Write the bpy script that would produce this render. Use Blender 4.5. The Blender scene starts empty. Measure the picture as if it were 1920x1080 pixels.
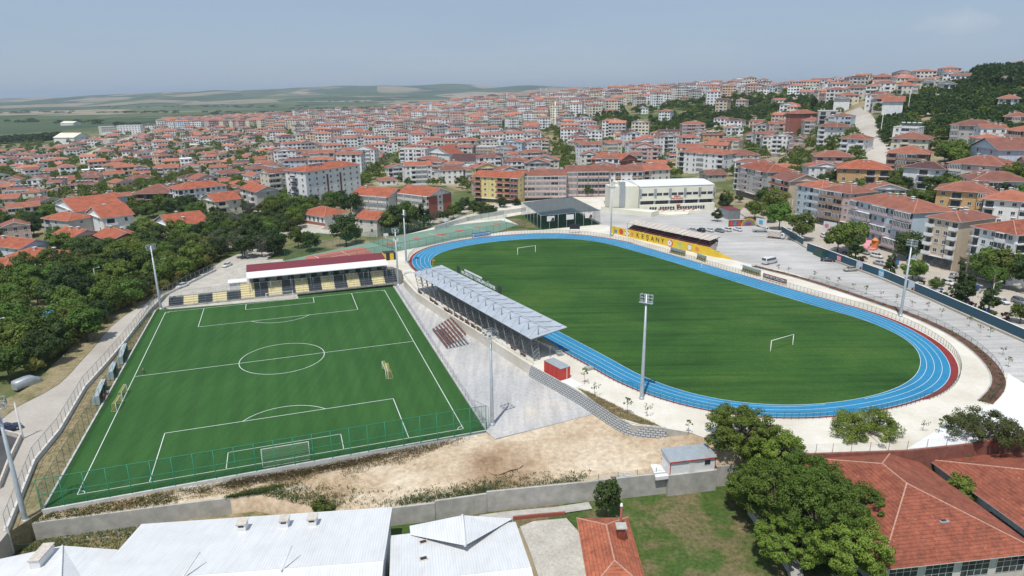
import bpy, bmesh, math, random
import numpy as np
from mathutils import Vector, Matrix
R_ = math.radians
S = bpy.context.scene
random.seed(7); rng = np.random.RandomState(7)

# ------------------------------------------------------------------ camera
FPX, TILT, ROLL, CH = 1262.3, .2860, -.011, 57.47
ct, st, cr, sr = math.cos(TILT), math.sin(TILT), math.cos(ROLL), math.sin(ROLL)
fw = Vector((0, ct, -st)); up0 = Vector((0, st, ct)); ri0 = Vector((1, 0, 0))
ri = cr * ri0 + sr * up0; up = -sr * ri0 + cr * up0
cd = bpy.data.cameras.new('camera'); cam = bpy.data.objects.new('camera', cd); S.collection.objects.link(cam)
cam.matrix_world = Matrix(((ri.x, up.x, -fw.x, 0), (ri.y, up.y, -fw.y, 0), (ri.z, up.z, -fw.z, CH), (0, 0, 0, 1)))
cd.sensor_width = 36; cd.lens = 36 * FPX / 1920; cd.clip_start = 1; cd.clip_end = 60000
S.camera = cam
# ------------------------------------------------------------------ sky, sun, exposure
HAZE = 8e-5
SUN_EL, SUN_AZ = R_(66), R_(200.5)          # azimuth clockwise from +Y
w = bpy.data.worlds.new('World'); S.world = w; w.use_nodes = True
nt = w.node_tree; bg = nt.nodes['Background']
sky = nt.nodes.new('ShaderNodeTexSky'); sky.sky_type = 'NISHITA'; sky.sun_disc = False
sky.sun_elevation = SUN_EL; sky.sun_rotation = SUN_AZ; sky.altitude = 100
sky.air_density = 1.0; sky.dust_density = .8; sky.ozone_density = 1.0
tc = nt.nodes.new('ShaderNodeTexCoord'); mp = nt.nodes.new('ShaderNodeMapping'); mp.inputs['Scale'].default_value = (2.2, 2.2, 9)
nz = nt.nodes.new('ShaderNodeTexNoise'); nz.inputs['Scale'].default_value = 1.6; nz.inputs['Detail'].default_value = 6
rp = nt.nodes.new('ShaderNodeValToRGB'); rp.color_ramp.elements[0].position = .48; rp.color_ramp.elements[0].color = (.80, .80, .80, 1)
rp.color_ramp.elements[1].position = .80; rp.color_ramp.elements[1].color = (.93, .93, .93, 1)
mx = nt.nodes.new('ShaderNodeMixRGB'); mx.inputs[2].default_value = (2.75, 3.55, 4.75, 1)
for a, b in ((tc.outputs['Generated'], mp.inputs[0]), (mp.outputs[0], nz.inputs[0]), (nz.outputs[0], rp.inputs[0]),
             (rp.outputs[0], mx.inputs[0]), (sky.outputs[0], mx.inputs[1]), (mx.outputs[0], bg.inputs[0])):
    nt.links.new(a, b)
bg.inputs[1].default_value = .125
sd = bpy.data.lights.new('sun', 'SUN'); sd.energy = 4.1; sd.angle = R_(.6); sd.color = (1, .965, .91)
sun = bpy.data.objects.new('sun', sd); S.collection.objects.link(sun)
dsun = Vector((math.sin(SUN_AZ) * math.cos(SUN_EL), math.cos(SUN_AZ) * math.cos(SUN_EL), math.sin(SUN_EL)))
sun.rotation_euler = dsun.to_track_quat('Z', 'Y').to_euler()
S.view_settings.view_transform = 'Standard'; S.view_settings.look = 'None'; S.view_settings.gamma = 1
S.view_settings.exposure = 0.0
S.render.engine = 'CYCLES'; S.cycles.max_bounces = 6; S.cycles.transparent_max_bounces = 24; S.cycles.volume_bounces = 0

# ------------------------------------------------------------------ survey: pixel of the 1920 photo + height -> place on the ground plan
def ray(u, v):
    a = (u - 960) / FPX; b = -(v - 540) / FPX
    r = a * cr - b * sr; q = a * sr + b * cr
    return (r, ct + q * st, -st + q * ct)
def G(u, v, z=0.):
    d = ray(u, v); k = (z - CH) / d[2]
    return Vector((d[0] * k, d[1] * k, z))
def PJ(x, y, z):
    Z = z - CH; d = y * ct - Z * st; q = y * st + Z * ct; r = x
    r, q = r * cr + q * sr, -r * sr + q * cr
    return 960 + FPX * r / d, 540 - FPX * q / d
# terrain: azimuth (deg) x distance table
AZ = [-70, -38, -25, -12, 0, 10, 20, 28, 36, 70]
DD = [60, 250, 330, 400, 500, 600, 700, 850, 1000, 1400, 2000, 3500, 6000, 10000, 14000, 24000]
ZT = [[0, 0, -2, -3, -5, -6, -7, -8, -9, -14, -15, -20, -20, 0, -10, -30],
      [0, 0, -2, -3, -5, -6, -7, -8, -9, -12, -15, -20, -22, 4, 0, -40],
      [0, 0, 0, 0, -2, -3, -4, -4, -3, 0, -5, -22, -20, 30, 20, -40],
      [0, 0, 0, 0, 0, 0, 1, 3, 5, 10, 0, -20, -4, 105, 60, -40],
      [0, 0, 0, 0, 0, 2, 6, 14, 24, 34, 5, -20, 0, 80, 40, -40],
      [1, 1, 1, 1, 3, 8, 16, 32, 42, 47, 30, 0, 0, 30, 20, -40],
      [2.5, 2.8, 3, 3.5, 7, 16, 30, 47, 53, 48, 20, 0, 0, 20, 20, -40],
      [3, 3.2, 7, 21, 38, 49, 56, 58, 56, 40, 20, 0, 0, 20, 20, -40],
      [3, 3.8, 16, 28, 42, 56, 62, 66, 66, 50, 20, 0, 0, 20, 20, -40],
      [3, 3.8, 16, 28, 42, 56, 62, 66, 66, 50, 20, 0, 0, 20, 20, -40]]
ZT = np.array(ZT, float); ZT[0:3, 0:2] = -.5; ZT[3, 0] = -.5; ZT[0:2, 2] -= .5; LD = np.log(DD)
def _hash(x, y): return np.sin(x * 1.7 + np.sin(y * 1.3) * 1.9) * np.cos(y * 1.1 + np.sin(x * .9) * 1.4)
def TH(x, y):
    x = np.asarray(x, float); y = np.asarray(y, float)
    az = np.degrees(np.arctan2(x, y)); ld = np.log(np.clip(np.hypot(x, y), 60, 24000))
    i = np.clip(np.searchsorted(AZ, az) - 1, 0, len(AZ) - 2); j = np.clip(np.searchsorted(LD, ld) - 1, 0, len(DD) - 2)
    A = np.array(AZ, float)
    fa = np.clip((az - A[i]) / (A[i + 1] - A[i]), 0, 1); fb = np.clip((ld - LD[j]) / (LD[j + 1] - LD[j]), 0, 1)
    fa = fa * fa * (3 - 2 * fa)
    z = (ZT[i, j] * (1 - fa) + ZT[i + 1, j] * fa) * (1 - fb) + (ZT[i, j + 1] * (1 - fa) + ZT[i + 1, j + 1] * fa) * fb
    d = np.hypot(x, y); k = np.clip((d - 1600) / 3000, 0, 1)
    z = z + k * (9 * _hash(x / 420, y / 520) + 12 * _hash(x / 1500 + 3, y / 1300)) * np.clip((d - 1200) / 5000, .15, 1.6)
    h1 = np.clip((d - 5500) / 2500, 0, 1) * np.clip((13500 - d) / 2500, 0, 1) * np.clip((az + 33) / 10, 0, 1)
    z = z + h1 * (26 + 34 * np.sin(x / 900 + np.sin(y / 1400) * 1.3) * np.cos(y / 1150) + 14 * np.sin(x / 330 + 1) * np.sin(y / 420))
    return z
def th(x, y): return float(TH(x, y))
def onT(u, v, h=0.):
    """first place along the line of sight that lies h above the terrain (or comes nearest to it)"""
    r = ray(u, v); L = math.hypot(r[0], r[1]); D_ = np.geomspace(120, 16000, 900)
    x = D_ * r[0] / L; y = D_ * r[1] / L; z = CH + D_ * r[2] / L; gap = z - h - TH(x, y)
    k = np.argmax(gap < 0) if (gap < 0).any() else int(np.argmin(gap[:520]))
    return Vector((x[k], y[k], float(TH(x[k], y[k]))))
def onR(u, v, d, h=0.):       # the same for places near the skyline: the distance is known
    r = ray(u, v); k = d / math.hypot(r[0], r[1]); p = Vector((r[0] * k, r[1] * k, 0)); p.z = th(p.x, p.y); return p

_n = w.node_tree; _d = Vector(ray(1798, 38)).normalized()      # one faint cloud, high in the upper right
_a = _n.nodes.new('ShaderNodeVectorMath'); _a.operation = 'SUBTRACT'; _n.links.new(tc.outputs['Generated'], _a.inputs[0]); _a.inputs[1].default_value = _d
_b = _n.nodes.new('ShaderNodeVectorMath'); _b.operation = 'MULTIPLY'; _n.links.new(_a.outputs[0], _b.inputs[0]); _b.inputs[1].default_value = (1, 1, 3.2)
_c = _n.nodes.new('ShaderNodeVectorMath'); _c.operation = 'LENGTH'; _n.links.new(_b.outputs[0], _c.inputs[0])
_e = _n.nodes.new('ShaderNodeTexNoise'); _e.inputs['Scale'].default_value = 38; _e.inputs['Detail'].default_value = 6; _n.links.new(tc.outputs['Generated'], _e.inputs[0])
_f = _n.nodes.new('ShaderNodeMath'); _f.operation = 'MULTIPLY_ADD'; _n.links.new(_e.outputs[0], _f.inputs[0]); _f.inputs[1].default_value = .075; _n.links.new(_c.outputs['Value'], _f.inputs[2])
_g = _n.nodes.new('ShaderNodeMapRange'); _g.inputs[1].default_value = .085; _g.inputs[2].default_value = .045; _g.inputs[3].default_value = 0; _g.inputs[4].default_value = .42; _n.links.new(_f.outputs[0], _g.inputs[0])
_h = _n.nodes.new('ShaderNodeMixRGB'); _n.links.new(_g.outputs[0], _h.inputs[0]); _n.links.new(mx.outputs[0], _h.inputs[1]); _h.inputs[2].default_value = (4.6, 5.0, 5.6, 1); _n.links.new(_h.outputs[0], bg.inputs[0])
# ------------------------------------------------------------------ materials
def nodes(name):
    m = bpy.data.materials.new(name); m.use_nodes = True
    return m, m.node_tree, m.node_tree.nodes['Principled BSDF']
def noise(nt, scale, detail=4, rough=.55, vec=None, coord='Object', dist=0.):
    n = nt.nodes.new('ShaderNodeTexNoise'); n.inputs['Scale'].default_value = scale; n.inputs['Detail'].default_value = detail
    n.inputs['Roughness'].default_value = rough; n.inputs['Distortion'].default_value = dist
    if vec is None:
        c = nt.nodes.new('ShaderNodeNewGeometry'); vec = c.outputs['Position']
    nt.links.new(vec, n.inputs['Vector']); return n.outputs[0]
def ramp(nt, fac, stops, interp='LINEAR'):
    r = nt.nodes.new('ShaderNodeValToRGB'); e = r.color_ramp.elements; r.color_ramp.interpolation = interp
    while len(e) < len(stops): e.new(.5)
    for k, (p, c) in enumerate(stops): e[k].position = p; e[k].color = (*c, 1)
    nt.links.new(fac, r.inputs[0]); return r.outputs[0]
def mix(nt, f, a, b, mode='MIX'):
    m = nt.nodes.new('ShaderNodeMixRGB'); m.blend_type = mode
    for k, s in ((0, f), (1, a), (2, b)):
        if isinstance(s, (int, float)): m.inputs[k].default_value = s
        elif isinstance(s, tuple): m.inputs[k].default_value = (*s, 1)
        else: nt.links.new(s, m.inputs[k])
    return m.outputs[0]
def mapv(nt, scale=(1, 1, 1), rot=(0, 0, 0), src='pos'):
    m = nt.nodes.new('ShaderNodeMapping'); m.inputs['Scale'].default_value = scale; m.inputs['Rotation'].default_value = rot
    if src == 'pos': c = nt.nodes.new('ShaderNodeNewGeometry').outputs['Position']
    else: c = nt.nodes.new('ShaderNodeTexCoord').outputs['Object']
    nt.links.new(c, m.inputs[0]); return m.outputs[0]
def math_(nt, op, a, b=None):
    m = nt.nodes.new('ShaderNodeMath'); m.operation = op
    for k, s in ((0, a), (1, b)):
        if s is None: continue
        if isinstance(s, (int, float)): m.inputs[k].default_value = s
        else: nt.links.new(s, m.inputs[k])
    return m.outputs[0]
def bump(nt, bs, h, strength=.4, dist=.05):
    b = nt.nodes.new('ShaderNodeBump'); b.inputs['Strength'].default_value = strength; b.inputs['Distance'].default_value = dist
    nt.links.new(h, b.inputs['Height']); nt.links.new(b.outputs[0], bs.inputs['Normal'])
M = {}
def plain(name, c, rough=.7, metal=0., var=.18, scale=1.2):
    m, nt, bs = nodes(name)
    n = noise(nt, scale, 5, .6)
    lo = tuple(x * (1 - var) for x in c); hi = tuple(min(1, x * (1 + var)) for x in c)
    nt.links.new(ramp(nt, n, [(.3, lo), (.7, hi)]), bs.inputs['Base Color'])
    bs.inputs['Roughness'].default_value = rough; bs.inputs['Metallic'].default_value = metal
    M[name] = m; return m
def objcol(name, rough=.8, dirt=.14, scale=.5, streak=True, metal=0., coat=0.):
    m, nt, bs = nodes(name)
    oi = nt.nodes.new('ShaderNodeObjectInfo')
    n = noise(nt, scale, 6, .65)
    c = mix(nt, 1., oi.outputs['Color'], ramp(nt, n, [(.3, (1 - dirt,) * 3), (.62, (1, 1, 1))]), 'MULTIPLY')
    if streak:
        n2 = noise(nt, 1., 4, .6, mapv(nt, (1.3, 1.3, .12)))
        c = mix(nt, 1., c, ramp(nt, n2, [(.32, (.88, .87, .85)), (.5, (1, 1, 1))]), 'MULTIPLY')
    nt.links.new(c, bs.inputs['Base Color']); bs.inputs['Roughness'].default_value = rough
    bs.inputs['Metallic'].default_value = metal; bs.inputs['Coat Weight'].default_value = coat
    M[name] = m; return m
objcol('plaster'); objcol('paint', .35, .06, 2, False, 0, .4); objcol('sheet', .45, .12, .8, False)
objcol('cloth', .9, .1, 3, False)
plain('white', (.74, .74, .73), .6, 0, .08); plain('frame', (.70, .70, .69), .5, 0, .06)
plain('concrete', (.40, .385, .35), .85, 0, .22, .6); plain('curb', (.58, .57, .54), .8, 0, .15, .8)
plain('steel', (.27, .29, .31), .45, .5, .15); plain('galv', (.42, .46, .48), .45, .4, .12)
plain('darksteel', (.05, .055, .06), .5, .3); plain('rubber', (.02, .02, .02), .8)
plain('black', (.025, .027, .03), .6); plain('greenpaint', (.012, .20, .11), .5, 0, .1)
plain('darkgreenpaint', (.015, .075, .055), .5, 0, .1); plain('bark', (.11, .085, .06), .95, 0, .35, 3)
plain('maroon', (.165, .022, .030), .6, 0, .15); plain('chimneyplaster', (.52, .47, .41), .9, 0, .25, 2)
plain('brownseat', (.16, .07, .055), .6); plain('yellow', (.62, .40, .05), .6); plain('redpaint', (.50, .035, .02), .45, 0, .08)
plain('woodbrown', (.20, .10, .06), .8); plain('tealwall', (.018, .075, .115), .6, 0, .1, .3)
plain('lineprint', (.66, .70, .68), .8, 0, .06); plain('mirror_lamp', (.55, .6, .65), .2, .6)
m, nt, bs = nodes('glass'); M['glass'] = m
n = noise(nt, .9, 2); nt.links.new(ramp(nt, n, [(.35, (.02, .028, .035)), (.7, (.075, .09, .105))]), bs.inputs['Base Color'])
bs.inputs['Roughness'].default_value = .15; bs.inputs['Specular IOR Level'].default_value = .6
# roofs: clay tiles in courses, with paler and darker replaced tiles
def tilemat(name, base, alt, rows=True):
    m, nt, bs = nodes(name)
    oi = nt.nodes.new('ShaderNodeObjectInfo')
    n1 = noise(nt, .35, 5, .6); n2 = noise(nt, 3.1, 3, .7)
    c = mix(nt, oi.outputs['Random'], base, alt)
    c = mix(nt, 1., c, ramp(nt, n1, [(.32, (.72, .70, .70)), (.7, (1.12, 1.1, 1.08))]), 'MULTIPLY')
    c = mix(nt, 1., c, ramp(nt, n2, [(.3, (.8, .78, .78)), (.66, (1.12, 1.12, 1.1))]), 'MULTIPLY')
    if rows:
        sp = nt.nodes.new('ShaderNodeSeparateXYZ'); nt.links.new(nt.nodes.new('ShaderNodeNewGeometry').outputs['Position'], sp.inputs[0])
        f = math_(nt, 'FRACT', math_(nt, 'MULTIPLY', sp.outputs[2], 5.6))
        c = mix(nt, 1., c, ramp(nt, f, [(0, (.50, .48, .48)), (.2, (1, 1, 1)), (.85, (1.06, 1.05, 1.04)), (1, (.9, .9, .9))]), 'MULTIPLY')
        br = nt.nodes.new('ShaderNodeTexBrick'); br.inputs['Scale'].default_value = 1.; br.inputs['Mortar Size'].default_value = 0
        br.inputs['Color1'].default_value = (1, 1, 1, 1); br.inputs['Color2'].default_value = (.74, .72, .72, 1); br.inputs['Brick Width'].default_value = 1.1
        br.inputs['Row Height'].default_value = .18; br.inputs['Bias'].default_value = -.5
        nt.links.new(mapv(nt, (1, 1, 1), (R_(90), 0, R_(25))), br.inputs['Vector'])
        c = mix(nt, .8, c, br.outputs[0], 'MULTIPLY')
        n4 = noise(nt, 2.6, 2, .5, mapv(nt, (.6, .6, 2.6)))
        c = mix(nt, ramp(nt, n4, [(.69, (0, 0, 0)), (.72, (.75, .75, .75))]), c, (.46, .19, .11))
        c = mix(nt, 1., c, ramp(nt, noise(nt, .9, 6, .75), [(.36, (.66, .62, .62)), (.55, (1, 1, 1))]), 'MULTIPLY')
        bump(nt, bs, f, .5, .05)
    nt.links.new(c, bs.inputs['Base Color']); bs.inputs['Roughness'].default_value = .85
    M[name] = m
tilemat('tile', (.40, .135, .078), (.20, .085, .062), False)
tilemat('tile_old', (.31, .094, .052), (.33, .10, .056)); tilemat('tile_orange', (.43, .135, .07), (.43, .135, .07))
tilemat('tile_new', (.42, .12, .06), (.42, .12, .06))
tilemat('tile_brown', (.10, .045, .045), (.085, .04, .04), False)
plain('ridge', (.46, .26, .19), .9, 0, .3, 3)
# ribbed white metal roof
m, nt, bs = nodes('ribbed'); M['ribbed'] = m
oi = nt.nodes.new('ShaderNodeTexCoord'); sp = nt.nodes.new('ShaderNodeSeparateXYZ'); nt.links.new(oi.outputs['Object'], sp.inputs[0])
f = math_(nt, 'FRACT', math_(nt, 'MULTIPLY', sp.outputs[0], 2.9)); n = noise(nt, .25, 5, .6)
rb = ramp(nt, f, [(0, (.56, .57, .585)), (.14, (.665, .672, .68)), (.5, (.695, .70, .71)), (.88, (.665, .672, .68)), (1, (.56, .57, .585))])
rb = mix(nt, 1., rb, ramp(nt, noise(nt, 1., 5, .7, mapv(nt, (1.6, .16, 1))), [(.34, (.92, .92, .91)), (.55, (1, 1, 1))]), 'MULTIPLY')
nt.links.new(mix(nt, 1., rb, ramp(nt, n, [(.3, (.90, .90, .88)), (.6, (1, 1, 1))]), 'MULTIPLY'), bs.inputs['Base Color'])
bs.inputs['Roughness'].default_value = .45; bump(nt, bs, f, .2, .03)
# brick
m, nt, bs = nodes('brick'); M['brick'] = m
br = nt.nodes.new('ShaderNodeTexBrick'); br.inputs['Scale'].default_value = 3; br.inputs['Color1'].default_value = (.33, .085, .055, 1)
br.inputs['Color2'].default_value = (.27, .07, .05, 1); br.inputs['Mortar'].default_value = (.30, .2, .17, 1); br.inputs['Mortar Size'].default_value = .012
nt.links.new(mapv(nt, (1, 1, 1), (R_(90), 0, 0)), br.inputs['Vector']); nt.links.new(br.outputs[0], bs.inputs['Base Color']); bs.inputs['Roughness'].default_value = .9
# leaves
def leafmat(name, a, b, hue=.03):
    m, nt, bs = nodes(name)
    oi = nt.nodes.new('ShaderNodeObjectInfo'); n = noise(nt, .55, 4, .6); n2 = noise(nt, 4., 2, .6)
    c = ramp(nt, n, [(.3, a), (.7, b)])
    c = mix(nt, 1., c, ramp(nt, n2, [(.3, (.65, .68, .65)), (.7, (1.3, 1.28, 1.2))]), 'MULTIPLY')
    hs = nt.nodes.new('ShaderNodeHueSaturation'); nt.links.new(c, hs.inputs['Color'])
    mr = nt.nodes.new('ShaderNodeMapRange'); mr.inputs[3].default_value = .5 - hue; mr.inputs[4].default_value = .5 + hue * .6
    nt.links.new(oi.outputs['Random'], mr.inputs[0]); nt.links.new(mr.outputs[0], hs.inputs['Hue'])
    mr = nt.nodes.new('ShaderNodeMapRange'); mr.inputs[3].default_value = .72; mr.inputs[4].default_value = 1.3
    w_ = nt.nodes.new('ShaderNodeTexWhiteNoise'); w_.noise_dimensions = '1D'; nt.links.new(oi.outputs['Random'], w_.inputs['W'])
    nt.links.new(w_.outputs[0], mr.inputs[0]); nt.links.new(mr.outputs[0], hs.inputs['Value'])
    nt.links.new(hs.outputs[0], bs.inputs['Base Color']); bs.inputs['Roughness'].default_value = .6
    bs.inputs['Specular IOR Level'].default_value = .25
    tr = nt.nodes.new('ShaderNodeBsdfTranslucent'); nt.links.new(hs.outputs[0], tr.inputs[0])
    ms = nt.nodes.new('ShaderNodeMixShader'); ms.inputs[0].default_value = .36
    nt.links.new(bs.outputs[0], ms.inputs[1]); nt.links.new(tr.outputs[0], ms.inputs[2]); nt.links.new(ms.outputs[0], nt.nodes['Material Output'].inputs[0])
    M[name] = m
leafmat('leaf', (.085, .142, .024), (.145, .215, .042)); leafmat('leaf_dark', (.042, .078, .022), (.076, .120, .034), .02)
leafmat('leaf_olive', (.075, .10, .030), (.12, .15, .045)); leafmat('leaf_yellow', (.16, .19, .04), (.34, .32, .09), .01)
leafmat('leaf_grey', (.09, .10, .075), (.14, .15, .11), .01); leafmat('leaf_brown', (.12, .09, .05), (.17, .13, .06), .01)
leafmat('leaf_bright', (.095, .165, .026), (.165, .25, .048)); leafmat('leaf_purple', (.06, .025, .03), (.1, .05, .045), .01)
leafmat('leaf_front', (.120, .19, .026), (.20, .29, .055), .02); leafmat('dry', (.20, .16, .08), (.33, .27, .15), .01)
# mesh netting: wire with gaps between
def netmat(name, c, op):
    m, nt, bs = nodes(name)
    nt.links.new(ramp(nt, noise(nt, .5, 2), [(.3, tuple(x * .8 for x in c)), (.7, c)]), bs.inputs['Base Color'])
    t = nt.nodes.new('ShaderNodeBsdfTransparent'); ms = nt.nodes.new('ShaderNodeMixShader'); ms.inputs[0].default_value = op
    nt.links.new(t.outputs[0], ms.inputs[1]); nt.links.new(bs.outputs[0], ms.inputs[2]); nt.links.new(ms.outputs[0], nt.nodes['Material Output'].inputs[0])
    M[name] = m
netmat('net_green', (.02, .16, .08), .24); netmat('net_grey', (.22, .24, .22), .10); netmat('net_dark', (.02, .05, .04), .16)
netmat('net_goal', (.7, .7, .65), .09); netmat('net_yellow', (.6, .5, .1), .3)
netmat('shade_net', (.025, .05, .055), .86); netmat('pole_glass', (.15, .35, .4), .6)
# grounds
def ground(name, stops, s1, s2=None, k=.5, rough=.95, coarse=None, b=0.):
    m, nt, bs = nodes(name)
    c = ramp(nt, noise(nt, s1, 7, .65, dist=.4), stops)
    if s2: c = mix(nt, 1., c, ramp(nt, noise(nt, s2, 4, .7), [(.28, (1 - k,) * 3), (.7, (1 + k * .4,) * 3)]), 'MULTIPLY')
    if coarse: c = mix(nt, 1., c, ramp(nt, noise(nt, coarse[0], 4, .5), [(.35, coarse[1]), (.62, (1, 1, 1))]), 'MULTIPLY')
    nt.links.new(c, bs.inputs['Base Color']); bs.inputs['Roughness'].default_value = rough
    bs.inputs['Specular IOR Level'].default_value = .2
    if b: bump(nt, bs, noise(nt, s2 or s1, 5, .7), b, .12)
    M[name] = m; return m, nt, bs, c
ground('cream', [(.3, (.60, .56, .48)), (.6, (.70, .665, .59)), (.8, (.72, .69, .63))], .12, 1.5, .08, coarse=(.11, (.88, .86, .82)))
ground('road', [(.3, (.42, .385, .34)), (.65, (.52, .485, .435))], .1, 2., .14, coarse=(.03, (.82, .80, .78)))
ground('dirt', [(.25, (.28, .19, .12)), (.38, (.46, .35, .24)), (.50, (.60, .49, .355)), (.64, (.66, .56, .43)), (.8, (.68, .61, .50))], .06, 1.1, .35, coarse=(.09, (.80, .74, .68)), b=.5)
ground('brush', [(.3, (.17, .115, .075)), (.5, (.30, .215, .14)), (.7, (.42, .33, .22))], .35, 1.9, .5, b=.8)
ground('strip', [(.3, (.10, .12, .04)), (.5, (.28, .23, .13)), (.7, (.36, .29, .18))], .2, 1.6, .45, b=.6)
ground('lawn', [(.34, (.045, .092, .018)), (.47, (.075, .120, .028)), (.54, (.17, .145, .07)), (.70, (.25, .19, .11))], .085, 1.7, .5, b=.8)
ground('gravel', [(.3, (.40, .37, .32)), (.7, (.56, .53, .47))], .3, 3., .3)
ground('asphalt', [(.3, (.055, .055, .058)), (.7, (.10, .10, .10))], .2, 3., .2)
ground('street', [(.3, (.42, .375, .315)), (.7, (.52, .465, .395))], .06, 1.5, .2, coarse=(.04, (.85, .84, .83)))
ground('soil', [(.3, (.10, .05, .04)), (.7, (.19, .10, .075))], .6, 2., .5)
ground('redband', [(.3, (.20, .03, .028)), (.7, (.29, .045, .04))], .4, 3., .3)
ground('trackblue', [(.3, (.024, .21, .39)), (.7, (.040, .25, .44))], .06, 1.6, .22, .8, (.09, (.86, .88, .90)))
ground('court_green', [(.3, (.16, .25, .19)), (.7, (.20, .30, .235))], .1, 2, .15)
ground('court_red', [(.3, (.38, .13, .10)), (.7, (.44, .155, .12))], .1, 2, .15)
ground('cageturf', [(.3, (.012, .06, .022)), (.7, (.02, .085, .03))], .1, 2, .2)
# grass of the small pitch: rolled turf bands
m, nt, bs, c = ground('turf', [(.3, (.030, .092, .022)), (.7, (.040, .114, .028))], .05, 2.5, .22)
wv = nt.nodes.new('ShaderNodeTexWave'); wv.inputs['Scale'].default_value = .077; wv.inputs['Distortion'].default_value = .35; wv.wave_profile = 'SIN'
nt.links.new(mapv(nt, (1, 1, 1), (0, 0, -.327)), wv.inputs['Vector'])
c2 = mix(nt, 1., c, ramp(nt, wv.outputs[0], [(.3, (.94, .95, .94)), (.7, (1.06, 1.05, 1.05))]), 'MULTIPLY')
n3 = noise(nt, 1., 3, .6, mapv(nt, (.9, .06, 1), (0, 0, -.327 + math.pi / 2)))
nt.links.new(mix(nt, 1., c2, ramp(nt, n3, [(.3, (.86, .88, .86)), (.7, (1.12, 1.1, 1.1))]), 'MULTIPLY'), bs.inputs['Base Color'])
# grass of the stadium: mown, wheel tracks along the cross direction, dry flecks
m, nt, bs, c = ground('fieldgrass', [(.26, (.020, .066, .013)), (.5, (.035, .097, .018)), (.74, (.064, .128, .024))], .045, 2.2, .30)
n3 = noise(nt, 1., 5, .6, mapv(nt, (.03, .55, 1), (0, 0, R_(-14))))
c2 = mix(nt, 1., c, ramp(nt, n3, [(.34, (.66, .70, .66)), (.5, (1, 1, 1)), (.68, (1.22, 1.14, 1.02))]), 'MULTIPLY')
n4 = noise(nt, .22, 6, .8); c2 = mix(nt, ramp(nt, n4, [(.70, (0, 0, 0)), (.80, (.5, .5, .5))]), c2, (.24, .24, .09))
nt.links.new(c2, bs.inputs['Base Color'])
# pavers of the parking place
m, nt, bs, c = ground('pavers', [(.3, (.45, .44, .425)), (.7, (.54, .53, .515))], .08, 1.6, .16, coarse=(.045, (.84, .83, .82)))
n3 = noise(nt, 1., 4, .6, mapv(nt, (.06, .9, 1), (0, 0, R_(22))))
nt.links.new(mix(nt, 1., c, ramp(nt, n3, [(.35, (.80, .79, .78)), (.6, (1.04, 1.04, 1.04))]), 'MULTIPLY'), bs.inputs['Base Color'])
m, nt, bs, c = ground('yardpave', [(.3, (.41, .41, .41)), (.56, (.49, .48, .47)), (.70, (.60, .54, .46))], .07, 1.8, .2)
n3 = noise(nt, 1., 4, .6, mapv(nt, (.9, .08, 1), (0, 0, R_(-30))))
nt.links.new(mix(nt, 1., c, ramp(nt, n3, [(.35, (.84, .84, .84)), (.6, (1.04, 1.04, 1.04))]), 'MULTIPLY'), bs.inputs['Base Color'])
# terrain sheet: town soil near, field patchwork far
m, nt, bs = nodes('terrain'); M['terrain'] = m
near = ramp(nt, noise(nt, .022, 7, .62), [(.30, (.055, .10, .028)), (.46, (.11, .13, .05)), (.55, (.27, .22, .13)), (.68, (.38, .33, .26))])
vo = nt.nodes.new('ShaderNodeTexVoronoi'); vo.inputs['Scale'].default_value = 1.; vo.feature = 'F1'
nt.links.new(mapv(nt, (.0019, .0011, 0), (0, 0, .5)), vo.inputs['Vector'])
sp = nt.nodes.new('ShaderNodeSeparateColor'); nt.links.new(vo.outputs['Color'], sp.inputs[0])
far = ramp(nt, sp.outputs[0], [(0, (.055, .085, .035)), (.18, (.08, .11, .045)), (.34, (.11, .13, .06)), (.50, (.27, .22, .15)), (.62, (.32, .26, .19)), (.72, (.07, .10, .05)), (.88, (.28, .23, .17))], 'CONSTANT')
far = mix(nt, 1., far, ramp(nt, noise(nt, .004, 5, .6), [(.3, (.7, .75, .7)), (.7, (1.15, 1.15, 1.1))]), 'MULTIPLY')
far = mix(nt, ramp(nt, noise(nt, .0016, 8, .7), [(.53, (0, 0, 0)), (.59, (1, 1, 1))]), far, (.035, .06, .03))
ln = nt.nodes.new('ShaderNodeVectorMath'); ln.operation = 'LENGTH'; nt.links.new(nt.nodes.new('ShaderNodeNewGeometry').outputs['Position'], ln.inputs[0])
mr = nt.nodes.new('ShaderNodeMapRange'); mr.inputs[1].default_value = 1100; mr.inputs[2].default_value = 1700; nt.links.new(ln.outputs['Value'], mr.inputs[0])
nt.links.new(mix(nt, mr.outputs[0], near, far), bs.inputs['Base Color']); bs.inputs['Roughness'].default_value = .95; bs.inputs['Specular IOR Level'].default_value = .1

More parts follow.
